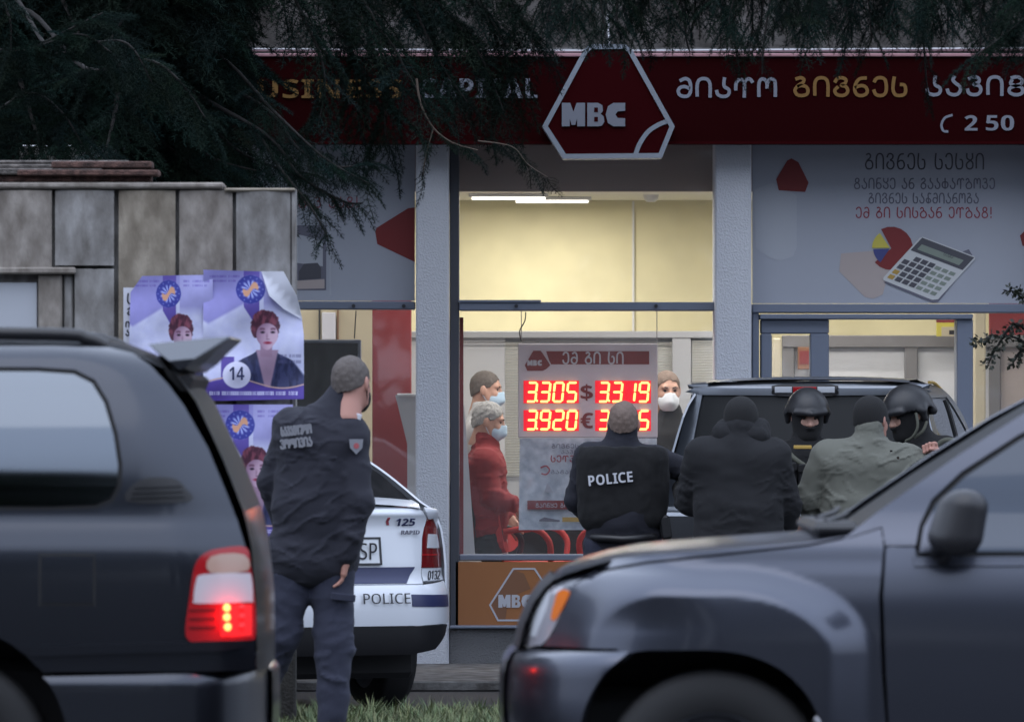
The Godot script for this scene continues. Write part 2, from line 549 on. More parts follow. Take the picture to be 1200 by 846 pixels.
# ------------------------------------------------------------------ lettering
const GEO := {
	"ი": [[[0.0, 0.06], [0.0, 0.65], [0.08, 0.92], [0.25, 1.0], [0.42, 0.92], [0.5, 0.65], [0.5, 0.0]]],
	"ბ": [[[0.06, 0.94], [0.22, 1.0], [0.34, 0.9], [0.3, 0.72], [0.12, 0.56], [0.0, 0.3], [0.08, 0.06], [0.26, 0.0], [0.45, 0.08], [0.5, 0.3], [0.42, 0.5], [0.24, 0.56], [0.13, 0.52]]],
	"ზ": [[[0.02, 0.78], [0.1, 0.95], [0.26, 1.0], [0.42, 0.9], [0.4, 0.7], [0.24, 0.58], [0.42, 0.5], [0.5, 0.28], [0.42, 0.07], [0.25, 0.0], [0.07, 0.08], [0.0, 0.28], [0.1, 0.46]]],
	"ნ": [[[0.42, 0.98], [0.2, 0.94], [0.06, 0.72], [0.0, 0.36], [0.08, 0.07], [0.26, 0.0], [0.44, 0.1], [0.48, 0.32], [0.38, 0.52], [0.2, 0.55], [0.05, 0.46]]],
	"ე": [[[0.02, 0.8], [0.1, 0.96], [0.28, 1.0], [0.42, 0.88], [0.47, 0.55], [0.45, 0.2], [0.35, 0.03], [0.2, 0.0], [0.06, 0.08], [0.0, 0.28]]],
	"ს": [[[0.04, 1.0], [0.0, 0.62], [0.0, 0.3], [0.08, 0.06], [0.25, 0.0], [0.43, 0.08], [0.48, 0.34], [0.43, 0.58], [0.3, 0.62]]],
	"კ": [[[0.3, 1.0], [0.28, 0.8], [0.3, 0.55], [0.46, 0.4], [0.48, 0.2], [0.4, 0.04], [0.22, 0.0], [0.05, 0.1], [0.0, 0.3]]],
	"რ": [[[0.0, 0.4], [0.02, 0.75], [0.16, 0.96], [0.3, 0.86], [0.34, 0.55], [0.33, 0.0]], [[0.33, 0.75], [0.42, 0.95], [0.56, 0.97], [0.64, 0.82]]],
	"ო": [[[0.0, 0.04], [0.0, 0.65], [0.06, 0.92], [0.18, 0.97], [0.3, 0.82], [0.32, 0.5]], [[0.32, 0.7], [0.4, 0.93], [0.52, 0.97], [0.62, 0.85], [0.64, 0.55], [0.64, 0.04]]],
	"მ": [[[0.1, 0.9], [0.28, 1.0], [0.42, 0.9], [0.48, 0.65], [0.48, 0.3], [0.4, 0.06], [0.24, 0.0], [0.07, 0.08], [0.0, 0.3], [0.08, 0.5], [0.26, 0.55], [0.42, 0.46]]],
	"ა": [[[0.24, 1.0], [0.2, 0.82], [0.3, 0.64], [0.44, 0.48], [0.47, 0.26], [0.38, 0.05], [0.22, 0.0], [0.05, 0.09], [0.0, 0.28]]],
	"პ": [[[0.06, 0.9], [0.24, 1.0], [0.4, 0.9], [0.4, 0.7], [0.22, 0.58], [0.42, 0.5], [0.48, 0.28], [0.4, 0.06], [0.22, 0.0], [0.05, 0.09], [0.0, 0.28]]],
	"ტ": [[[0.1, 0.95], [0.3, 1.0], [0.46, 0.86], [0.44, 0.62], [0.24, 0.5], [0.04, 0.38], [0.02, 0.14], [0.22, 0.0], [0.44, 0.06], [0.5, 0.28], [0.4, 0.46], [0.24, 0.5], [0.06, 0.62], [0.1, 0.8]]],
	"ხ": [[[0.04, 1.0], [0.06, 0.7], [0.28, 0.56], [0.46, 0.4], [0.44, 0.1], [0.24, 0.0], [0.05, 0.1], [0.03, 0.35], [0.26, 0.54], [0.44, 0.7], [0.44, 1.0]]],
	"დ": [[[0.26, 0.56], [0.1, 0.68], [0.12, 0.92], [0.28, 1.0], [0.44, 0.9], [0.42, 0.68], [0.26, 0.56], [0.06, 0.44], [0.0, 0.22], [0.1, 0.03], [0.28, 0.0], [0.46, 0.06], [0.52, 0.24], [0.44, 0.44], [0.26, 0.56]]],
	"წ": [[[0.44, 1.0], [0.1, 0.98], [0.04, 0.6], [0.0, 0.28], [0.1, 0.04], [0.28, 0.0], [0.45, 0.1], [0.48, 0.32], [0.36, 0.52], [0.16, 0.54], [0.05, 0.44]]],
	"ყ": [[[0.02, 1.0], [0.04, 0.72], [0.24, 0.58], [0.44, 0.72], [0.46, 1.0]], [[0.24, 0.58], [0.44, 0.42], [0.46, 0.14], [0.26, 0.0], [0.05, 0.1], [0.0, 0.28]]],
	"გ": [[[0.06, 0.86], [0.2, 1.0], [0.38, 0.94], [0.4, 0.74], [0.22, 0.6], [0.06, 0.44], [0.0, 0.2], [0.12, 0.02], [0.3, 0.0], [0.46, 0.12], [0.48, 0.34], [0.36, 0.5], [0.16, 0.52]]],
	"ფ": [[[0.3, 1.0], [0.3, 0.0]], [[0.3, 0.66], [0.08, 0.6], [0.0, 0.36], [0.1, 0.12], [0.3, 0.05], [0.5, 0.12], [0.6, 0.36], [0.52, 0.6], [0.3, 0.66]]],
	"თ": [[[0.02, 0.84], [0.12, 0.98], [0.26, 0.9], [0.3, 0.66], [0.14, 0.56], [0.0, 0.3], [0.1, 0.04], [0.3, 0.0], [0.5, 0.06], [0.58, 0.3], [0.48, 0.56], [0.3, 0.66]]],
	"ვ": [[[0.06, 0.92], [0.24, 1.0], [0.4, 0.88], [0.36, 0.66], [0.18, 0.6], [0.4, 0.54], [0.48, 0.3], [0.4, 0.05], [0.2, 0.0], [0.04, 0.1], [0.0, 0.28]]],
	"ქ": [[[0.5, 0.94], [0.28, 1.0], [0.2, 0.8], [0.24, 0.5], [0.24, 0.0]], [[0.24, 0.5], [0.06, 0.46], [0.0, 0.26], [0.1, 0.06], [0.24, 0.04], [0.44, 0.1], [0.48, 0.32], [0.24, 0.5]]],
	"ლ": [[[0.0, 0.3], [0.03, 0.75], [0.14, 0.95], [0.26, 0.82], [0.28, 0.5]], [[0.28, 0.7], [0.36, 0.93], [0.48, 0.93], [0.54, 0.7], [0.54, 0.4]], [[0.54, 0.7], [0.64, 0.95], [0.76, 0.85], [0.8, 0.5], [0.74, 0.0]]],
	"უ": [[[0.04, 0.82], [0.16, 1.0], [0.34, 0.94], [0.4, 0.7], [0.38, 0.45], [0.2, 0.36]], [[0.39, 0.5], [0.48, 0.3], [0.4, 0.05], [0.2, 0.0], [0.02, 0.12]]],
	"!": [[[0.08, 1.0], [0.08, 0.34]], [[0.08, 0.08], [0.08, 0.0]]],
}

func ribbon(mb: MB, pts: PackedVector2Array, w: float, z: float, xf: Transform3D, thick := 0.003) -> void:
	var q := smooth(pts, 4)
	var l := PackedVector3Array()
	var r := PackedVector3Array()
	var c := q.size()
	for k in c:
		var t := (q[mini(k + 1, c - 1)] - q[maxi(k - 1, 0)]).normalized()
		var s := Vector2(-t.y, t.x) * w * 0.5
		var e := t * (w * 0.35 if k == c - 1 else -w * 0.35 if k == 0 else 0.0)
		l.append(Vector3(q[k].x + s.x + e.x, q[k].y + s.y + e.y, z)); r.append(Vector3(q[k].x - s.x + e.x, q[k].y - s.y + e.y, z))
	var back := Vector3(0, 0, -thick)
	for k in c - 1:
		mb.quad(xf * r[k], xf * r[k + 1], xf * l[k + 1], xf * l[k])
		if thick > 0.0:
			mb.quad(xf * l[k], xf * l[k + 1], xf * (l[k + 1] + back), xf * (l[k] + back))
			mb.quad(xf * r[k + 1], xf * r[k], xf * (r[k] + back), xf * (r[k + 1] + back))

func geo_width(s: String, gap: float) -> float:
	var x := 0.0
	for ch in s:
		if ch == " ": x += 0.5
		else:
			var w := 0.0
			for st in GEO[ch]:
				for p in st: w = maxf(w, p[0])
			x += w + gap
	return x - gap

# Georgian words as flat strokes: x0..x1 wide, y0 the foot, height hh, in the plane of xf
func georgian(mb: MB, s: String, x0: float, x1: float, y0: float, hh: float, stroke: float, xf: Transform3D, thick := 0.003, gap := 0.26) -> void:
	var sc := (x1 - x0) / geo_width(s, gap)
	var x := 0.0
	var layer := 0
	for ch in s:
		if ch == " ":
			x += 0.5
			continue
		var w := 0.0
		for st in GEO[ch]:
			var pts := PackedVector2Array()
			for p in st:
				w = maxf(w, p[0])
				pts.append(Vector2(x0 + (x + p[0]) * sc, y0 + p[1] * hh))
			ribbon(mb, pts, stroke, 0.0004 * (layer % 3), xf, thick)
			layer += 1
		x += w + gap

func latin(called: String, s: String, bold: bool, x0: float, x1: float, y0: float, hh: float, m: Material, parent: Node, xf: Transform3D, depth := 0.004) -> MeshInstance3D:
	var t := TextMesh.new()
	var fnt := SystemFont.new()
	fnt.font_names = PackedStringArray(["Droid Sans"])
	fnt.font_weight = 700 if bold else 400
	t.font = fnt
	t.text = s
	t.font_size = 48
	t.pixel_size = 0.01
	t.depth = 0.01
	t.curve_step = 2.0
	var b := t.get_aabb()
	var sx := (x1 - x0) / b.size.x
	var sy := hh / b.size.y
	var local := Transform3D(Basis.from_scale(Vector3(sx, sy, depth / 0.01)), Vector3(x0 - b.position.x * sx, y0 - b.position.y * sy, depth * 0.5))
	return inst(called, t, m, parent, xf * local)

# the heavy block letters of the sign, in a box of width w and height hh
func block_mbc(mb: MB, holes: MB, x: float, y: float, w: float, hh: float, z0: float, z1: float, xf := Transform3D()) -> void:
	var lw := w * 0.365
	var sets := [
		[[0, 0], [0, 1], [0.36, 1], [0.5, 0.62], [0.64, 1], [1, 1], [1, 0], [0.66, 0], [0.66, 0.34], [0.58, 0.06], [0.42, 0.06], [0.34, 0.34], [0.34, 0]],
		[[0, 0], [0, 1], [0.62, 1], [0.88, 0.9], [0.92, 0.66], [0.78, 0.53], [0.96, 0.42], [1, 0.2], [0.86, 0.03], [0.65, 0]],
		[[1, 1], [0.4, 1], [0.12, 0.86], [0, 0.5], [0.12, 0.14], [0.4, 0], [1, 0], [1, 0.34], [0.62, 0.36], [0.5, 0.5], [0.62, 0.64], [1, 0.66]]]
	var at := [0.0, 0.4, 0.69]
	var wd := [1.0, 0.74, 0.84]
	for k in 3:
		var pl := PackedVector2Array()
		for p in sets[k]: pl.append(Vector2(x + at[k] * w + p[0] * lw * wd[k], y + p[1] * hh))
		mb.prism(pl, z0, z1, xf)
	var bx: float = x + at[1] * w
	for e in [[0.6, 0.8], [0.2, 0.4]]:
		holes.prism(poly([[bx + lw * 0.3, y + hh * e[0]], [bx + lw * 0.46, y + hh * e[0]], [bx + lw * 0.46, y + hh * e[1]], [bx + lw * 0.3, y + hh * e[1]]]), z1, z1 + 0.002, xf)

# ------------------------------------------------------------------ start
func _ready() -> void:
	rng.seed = 7
	view_and_light()
	materials()
	ground()
	bank_building()
	shop_inside()
	fascia_sign()
	window_films()
	rate_board()
	panel_wall()
	wall_posters()
	police_car()
	pickup_truck()
	rear_suv()
	front_suv()
	templates()
	people()
	trees()
	small_things()

func view_and_light() -> void:
	var cam := Camera3D.new()
	cam.name = "camera"
	var lens := CameraAttributesPhysical.new()
	lens.frustum_focal_length = 240.0
	lens.exposure_aperture = 6.0
	lens.frustum_focus_distance = 40.0
	cam.attributes = lens
	cam.keep_aspect = Camera3D.KEEP_HEIGHT
	cam.set_frustum(846.0 / F * 0.5, Vector2(0, (HZ - 423.0) / F * 0.5), 0.5, 2000.0)
	cam.position = Vector3(0, EYE, 0)
	add_child(cam)
	cam.current = true
	var env := Environment.new()
	env.tonemap_mode = Environment.TONE_MAPPER_LINEAR
	env.tonemap_exposure = 1.36
	env.background_mode = Environment.BG_SKY
	var sky := ProceduralSkyMaterial.new()   # an even, overcast evening sky
	sky.sky_top_color = Color(0.56, 0.645, 0.82).linear_to_srgb()
	sky.sky_horizon_color = Color(0.235, 0.265, 0.33).linear_to_srgb()
	sky.sky_curve = 0.3
	sky.ground_bottom_color = Color(0.06, 0.06, 0.06).linear_to_srgb()
	sky.ground_horizon_color = Color(0.12, 0.12, 0.13).linear_to_srgb()
	var cover := NoiseTexture2D.new()
	cover.width = 1024; cover.height = 512
	cover.seamless = true
	var cn := FastNoiseLite.new()
	cn.seed = 3
	cn.frequency = 0.008
	cn.fractal_octaves = 5
	cover.noise = cn
	var cg := Gradient.new()
	cg.set_color(0, Color(0.0, 0.0, 0.0, 0.0)); cg.set_color(1, Color(0.30, 0.33, 0.39, 0.5))
	cover.color_ramp = cg
	sky.sky_cover = cover
	var s := Sky.new()
	s.sky_material = sky
	env.sky = s
	env.background_energy_multiplier = 2.2
	env.sdfgi_enabled = true
	env.ssao_enabled = true
	env.ssil_enabled = true
	var we := WorldEnvironment.new()
	we.name = "world"
	we.environment = env
	add_child(we)
	var sun := DirectionalLight3D.new()
	sun.name = "overcast_daylight"
	sun.light_energy = 0.16
	sun.light_color = Color(1.0, 0.97, 0.94)
	sun.light_angular_distance = 60.0
	sun.sky_mode = DirectionalLight3D.SKY_MODE_LIGHT_ONLY
	sun.shadow_enabled = true
	sun.rotation_degrees = Vector3(-58, -22, 0)
	add_child(sun)

func materials() -> void:
	var fine := noise_tex(0.05, Color(0.72, 0.72, 0.72), Color(1, 1, 1), 11, 512, 5)
	var bumps := noise_tex(0.09, Color.BLACK, Color.WHITE, 12, 512, 4)
	var pits := noise_tex(0.045, Color(0, 0, 0), Color(1, 1, 1), 13, 512, 3, FastNoiseLite.TYPE_CELLULAR)
	var stains := noise_tex(0.012, Color(0.42, 0.40, 0.38), Color(1, 1, 1), 14, 512, 6)
	var cloth := noise_tex(0.16, Color(0.7, 0.7, 0.7), Color(1, 1, 1), 15, 256, 2)
	T.fine = fine; T.bumps = bumps; T.stains = stains
	grain(mat("asphalt", 0.04, 0.04, 0.044, 0.85), fine, bumps, 1.3, 0.5)
	grain(mat("paving", 0.2, 0.2, 0.2, 0.85), stains, bumps, 0.8, 0.3)
	grain(mat("soil", 0.07, 0.055, 0.04, 0.95), fine, bumps, 2.0, 1.0)
	grain(mat("column", 0.70, 0.72, 0.76, 0.85), noise_tex(0.09, Color(0.80, 0.80, 0.81), Color(1, 1, 1), 21, 512, 4), pits, 3.2, 0.5)
	grain(mat("plinth", 0.36, 0.365, 0.38, 0.9), noise_tex(0.13, Color(0.5, 0.5, 0.5), Color(1, 1, 1), 22, 512, 3), pits, 3.4, 0.8)
	grain(mat("upper_wall", 0.15, 0.14, 0.135, 0.9), stains, bumps, 0.5, 0.4)
	for e in [["old_concrete", 0.35, 0.32, 0.29, 31], ["old_concrete_cool", 0.33, 0.325, 0.32, 32], ["old_concrete_warm", 0.36, 0.32, 0.26, 33]]:
		grain(mat(e[0], e[1], e[2], e[3], 0.92), noise_tex(0.012, Color(0.60, 0.58, 0.56), Color(1, 1, 1), e[4], 512, 6), bumps, 0.9, 0.15).uv1_scale = Vector3(1.3, 0.65, 1.3)
	grain(mat("concrete_base", 0.40, 0.35, 0.28, 0.9), stains, bumps, 1.2, 0.5)
	grain(mat("old_board", 0.19, 0.10, 0.08, 0.9), noise_tex(0.03, Color(0.35, 0.35, 0.35), Color(1, 1, 1), 34, 256, 5), bumps, 2.0, 0.5)
	grain(mat("old_board_grey", 0.26, 0.23, 0.21, 0.9), noise_tex(0.03, Color(0.35, 0.35, 0.35), Color(1, 1, 1), 35, 256, 5), bumps, 2.0, 0.5)
	grain(mat("dark_footing", 0.035, 0.033, 0.03, 0.95), stains, bumps, 1.2, 0.5)
	mat("frame_grey", 0.155, 0.18, 0.235, 0.5)
	mat("frame_dark", 0.06, 0.065, 0.08, 0.5)
	mat("bolt", 0.03, 0.03, 0.035, 0.5)
	var gl := mat("shop_glass", 0.9, 0.95, 0.95, 0.02)
	gl.transparency = BaseMaterial3D.TRANSPARENCY_ALPHA
	gl.albedo_color.a = 0.02
	grain(mat("yellow_wall", 0.82, 0.75, 0.48, 0.8), noise_tex(0.02, Color(0.95, 0.95, 0.95), Color(1, 1, 1), 41, 256, 3), null, 0.5)
	mat("cream_wall", 0.46, 0.41, 0.30, 0.8)
	mat("ceiling_white", 0.75, 0.74, 0.70, 0.9)
	mat("soffit", 0.30, 0.25, 0.245, 0.8)
	mat("tile_floor", 0.3, 0.28, 0.26, 0.35)
	mat("partition", 0.44, 0.45, 0.48, 0.6)
	mat("partition_frame", 0.16, 0.155, 0.16, 0.5)
	mat("white_panel", 0.56, 0.57, 0.60, 0.5)
	mat("blind", 0.62, 0.62, 0.58, 0.6)
	mat("white_plastic", 0.7, 0.7, 0.7, 0.4)
	mat("red_panel", 0.21, 0.026, 0.032, 0.6)
	mat("fascia_red", 0.017, 0.0008, 0.0014, 0.9)
	M.fascia_red.metallic_specular = 0.15
	mat("fascia_edge", 0.42, 0.22, 0.24, 0.4, 0.2)
	mat("sign_white", 0.17, 0.18, 0.215, 0.7)
	mat("sign_yellow", 0.17, 0.085, 0.014, 0.7)
	mat("sign_red", 0.028, 0.0014, 0.0024, 0.85).metallic_specular = 0.15
	mat("chrome", 0.55, 0.60, 0.68, 0.25, 0.7)
	mat("film_grey", 0.36, 0.38, 0.43, 0.55)
	mat("film_pale", 0.40, 0.42, 0.46, 0.55)
	mat("film_beige", 0.42, 0.36, 0.34, 0.55)
	mat("print_red", 0.19, 0.022, 0.022, 0.5)
	mat("print_dark", 0.075, 0.075, 0.09, 0.5)
	mat("print_grey", 0.14, 0.14, 0.18, 0.5)
	mat("print_text_red", 0.30, 0.05, 0.07, 0.5)
	mat("print_yellow", 0.55, 0.48, 0.08, 0.5)
	mat("print_blue", 0.05, 0.06, 0.2, 0.5)
	mat("print_white", 0.55, 0.56, 0.56, 0.5)
	mat("print_lcd", 0.22, 0.26, 0.22, 0.5)
	mat("print_gold", 0.42, 0.27, 0.06, 0.5)
	mat("film_orange", 0.34, 0.135, 0.045, 0.5)
	mat("film_brown", 0.22, 0.10, 0.05, 0.5)
	mat("board_grey", 0.58, 0.54, 0.58, 0.6)
	grain(mat("notice_paper", 0.62, 0.68, 0.73, 0.6), noise_tex(0.02, Color(0.72, 0.74, 0.78), Color(1, 1, 1), 42, 256, 4), null, 2.0, 0.0, false)
	mat("black_plastic", 0.012, 0.012, 0.014, 0.4)
	mat("black_rubber", 0.014, 0.014, 0.015, 0.8)
	mat("screen_black", 0.008, 0.008, 0.01, 0.15)
	mat("steel", 0.35, 0.35, 0.37, 0.35, 0.8)
	for e in [["suv_paint", 0.034, 0.038, 0.049], ["front_paint", 0.068, 0.074, 0.096], ["pickup_paint", 0.22, 0.235, 0.26], ["police_white", 0.62, 0.65, 0.70]]:
		var p := mat(e[0], e[1], e[2], e[3], 0.34 if e[0] == "police_white" else 0.32, 0.0 if e[0] == "police_white" else 0.92)
		p.clearcoat_enabled = true
		p.clearcoat = 0.6
		p.clearcoat_roughness = 0.12
	mat("police_blue", 0.022, 0.028, 0.085, 0.4)
	mat("film_glass", 0.135, 0.15, 0.17, 0.07, 1.0)
	mat("dark_glass", 0.01, 0.011, 0.013, 0.03)
	mat("film_glass_dim", 0.060, 0.067, 0.080, 0.04, 1.0)
	mat("mirror_shell", 0.018, 0.018, 0.021, 0.4)
	mat("tinted_glass", 0.008, 0.009, 0.01, 0.42).metallic_specular = 0.36
	mat("lens_red", 0.34, 0.012, 0.016, 0.12)
	mat("lens_dark_red", 0.13, 0.008, 0.01, 0.12)
	mat("lens_white", 0.50, 0.52, 0.55, 0.12)
	mat("lens_beige", 0.42, 0.30, 0.24, 0.15)
	mat("lens_orange", 0.62, 0.15, 0.02, 0.12)
	mat("lens_clear", 0.36, 0.35, 0.38, 0.08, 0.3)
	glow("led_tail_light", 1.0, 0.12, 0.03, 9.0)
	glow("led_tail_light_dim", 1.0, 0.02, 0.025, 0.40)
	glow("led_segment", 1.0, 0.50, 0.13, 2.4)
	glow("led_module", 0.9, 0.003, 0.020, 0.62)
	glow("lamp_tube", 1.0, 0.96, 0.88, 1.6)
	mat("rim_alloy", 0.16, 0.165, 0.18, 0.4, 0.6)
	mat("plate_white", 0.62, 0.65, 0.68, 0.4)
	mat("ink", 0.015, 0.015, 0.02, 0.5)
	# cloth and skin
	for e in [["navy_cloth", 0.021, 0.022, 0.036], ["navy_trousers", 0.030, 0.034, 0.062], ["black_cloth", 0.006, 0.006, 0.0075], ["black_jacket", 0.0065, 0.007, 0.010], ["navy_sweater", 0.014, 0.015, 0.026], ["olive_cloth", 0.165, 0.168, 0.14], ["red_cloth", 0.25, 0.014, 0.019], ["white_cloth", 0.62, 0.63, 0.66], ["dark_trousers", 0.015, 0.015, 0.02], ["knit_black", 0.008, 0.008, 0.009]]:
		var c := grain(mat(e[0], e[1], e[2], e[3], 0.9), cloth, cloth, 9.0, 0.25, false)
		c.rim_enabled = true
		c.rim = 0.25
		c.rim_tint = 0.6
	mat("skin", 0.42, 0.24, 0.18, 0.55).subsurf_scatter_enabled = false
	mat("skin_pink", 0.40, 0.20, 0.155, 0.55)
	for e in [["hair_brown", 0.21, 0.15, 0.122], ["hair_dark", 0.125, 0.104, 0.094], ["hair_grey", 0.36, 0.36, 0.36]]:
		grain(mat(e[0], e[1], e[2], e[3], 0.75), cloth, cloth, 14.0, 0.3, false)
	mat("eye_dark", 0.02, 0.015, 0.012, 0.2)
	mat("mask_blue", 0.38, 0.52, 0.66, 0.8)
	mat("mask_white", 0.70, 0.74, 0.80, 0.8)
	mat("helmet_shell", 0.016, 0.0165, 0.019, 0.42)
	mat("strap_olive", 0.07, 0.072, 0.055, 0.8)
	mat("patch_grey", 0.19, 0.195, 0.22, 0.7)
	mat("reflective_grey", 0.50, 0.51, 0.55, 0.5)
	mat("shirt_blue", 0.36, 0.42, 0.52, 0.8)
	mat("badge_red", 0.35, 0.08, 0.09, 0.7)
	mat("chair_red", 0.36, 0.022, 0.02, 0.7)
	# plants
	var nd := mat("cedar_needles", 0.0125, 0.021, 0.0165, 0.9)
	nd.vertex_color_use_as_albedo = true
	nd.metallic_specular = 0.1
	mat("bark", 0.012, 0.010, 0.009, 0.95)
	mat("twig_wood", 0.085, 0.065, 0.05, 0.9)
	var gr := mat("grass_blade", 0.085, 0.115, 0.05, 0.7)
	gr.vertex_color_use_as_albedo = true
	var lf := mat("leaf", 0.03, 0.045, 0.022, 0.6)
	lf.vertex_color_use_as_albedo = true
	mat("leaf_plain", 0.02, 0.026, 0.016, 0.6)
	mat("film_glass_dark", 0.055, 0.06, 0.07, 0.04, 1.0)
	mat("paper_white", 0.56, 0.57, 0.64, 0.75)

func ground() -> void:
	var mb := MB.new()
	mb.box(Vector3(0, -0.05, -100), Vector3(900, 0.1, 900))
	structure("road", mb, M.asphalt)
	mb = MB.new()   # pavement in front of the shop
	mb.box(Vector3(0, 0.03, -41.2), Vector3(40, 0.06, 3.0), 0.01)
	structure("pavement", mb, M.paving)
	mb = MB.new()   # soil of the verge
	mb.box(Vector3(-6.0, 0.035, -33.2), Vector3(14.0, 0.07, 4.0), 0.02)
	structure("verge_soil", mb, M.soil)
	# grass
	var blade := MB.new()
	for k in 7:
		var a := rng.randf() * TAU
		var b := Vector3(cos(a), 0, sin(a))
		var s := Vector3(-b.z, 0, b.x) * 0.004
		var r := rng.randf_range(0.01, 0.04)
		var hh := rng.randf_range(0.06, 0.13)
		var base := b * rng.randf() * 0.03
		blade.quad(base - s, base + s, base + b * r + s * 0.7 + Vector3.UP * hh * 0.6, base + b * r - s * 0.7 + Vector3.UP * hh * 0.6)
		blade.tri(base + b * r - s * 0.7 + Vector3.UP * hh * 0.6, base + b * r + s * 0.7 + Vector3.UP * hh * 0.6, base + b * r * 2.3 + Vector3.UP * hh)
	var mm := MultiMesh.new()
	mm.transform_format = MultiMesh.TRANSFORM_3D
	mm.use_colors = true
	mm.mesh = blade.mesh(M.grass_blade)
	mm.instance_count = 9000
	for k in 9000:
		var x := rng.randf_range(-4.2, 0.9)
		var z := rng.randf_range(-35.1, -31.3)
		var sc := rng.randf_range(0.5, 1.15)
		mm.set_instance_transform(k, Transform3D(Basis(Vector3.UP, rng.randf() * TAU).scaled(Vector3(sc, sc * rng.randf_range(0.6, 1.1), sc)), Vector3(x, 0.06, z)))
		var c := rng.randf_range(0.6, 1.5)
		mm.set_instance_color(k, Color(c * rng.randf_range(0.85, 1.3), c, c * 0.9))
	var g := MultiMeshInstance3D.new()
	g.name = "grass"
	g.multimesh = mm
	add_child(g)
	tag(g, "short rough grass on the verge before the police car", "grass")
	g.set_meta("kind", "stuff")

# photo column / row to metres on the shop front (distance FD unless given)
func fx(px: float) -> float: return (px - 600.0) * FD / F
func fy(py: float) -> float: return EYE + (HZ - py) * FD / F

# box given by photo columns and rows on the plane d0 (front) to d1 (back)
func slab(mb: MB, x0: float, x1: float, y0: float, y1: float, d0: float, d1: float, bev := 0.0) -> void:
	var a := P(x0, y1, d0)
	var b := P(x1, y0, d0)
	mb.box(Vector3((a.x + b.x) * 0.5, (a.y + b.y) * 0.5, -(d0 + d1) * 0.5), Vector3(b.x - a.x, b.y - a.y, d1 - d0), bev)

func slab_part(called: String, x0: float, x1: float, y0: float, y1: float, d0: float, d1: float, m: Material, parent: Node, bev := 0.0) -> MeshInstance3D:
	var mb := MB.new()
	slab(mb, x0, x1, y0, y1, d0, d1, bev)
	return part(called, mb, m, parent)

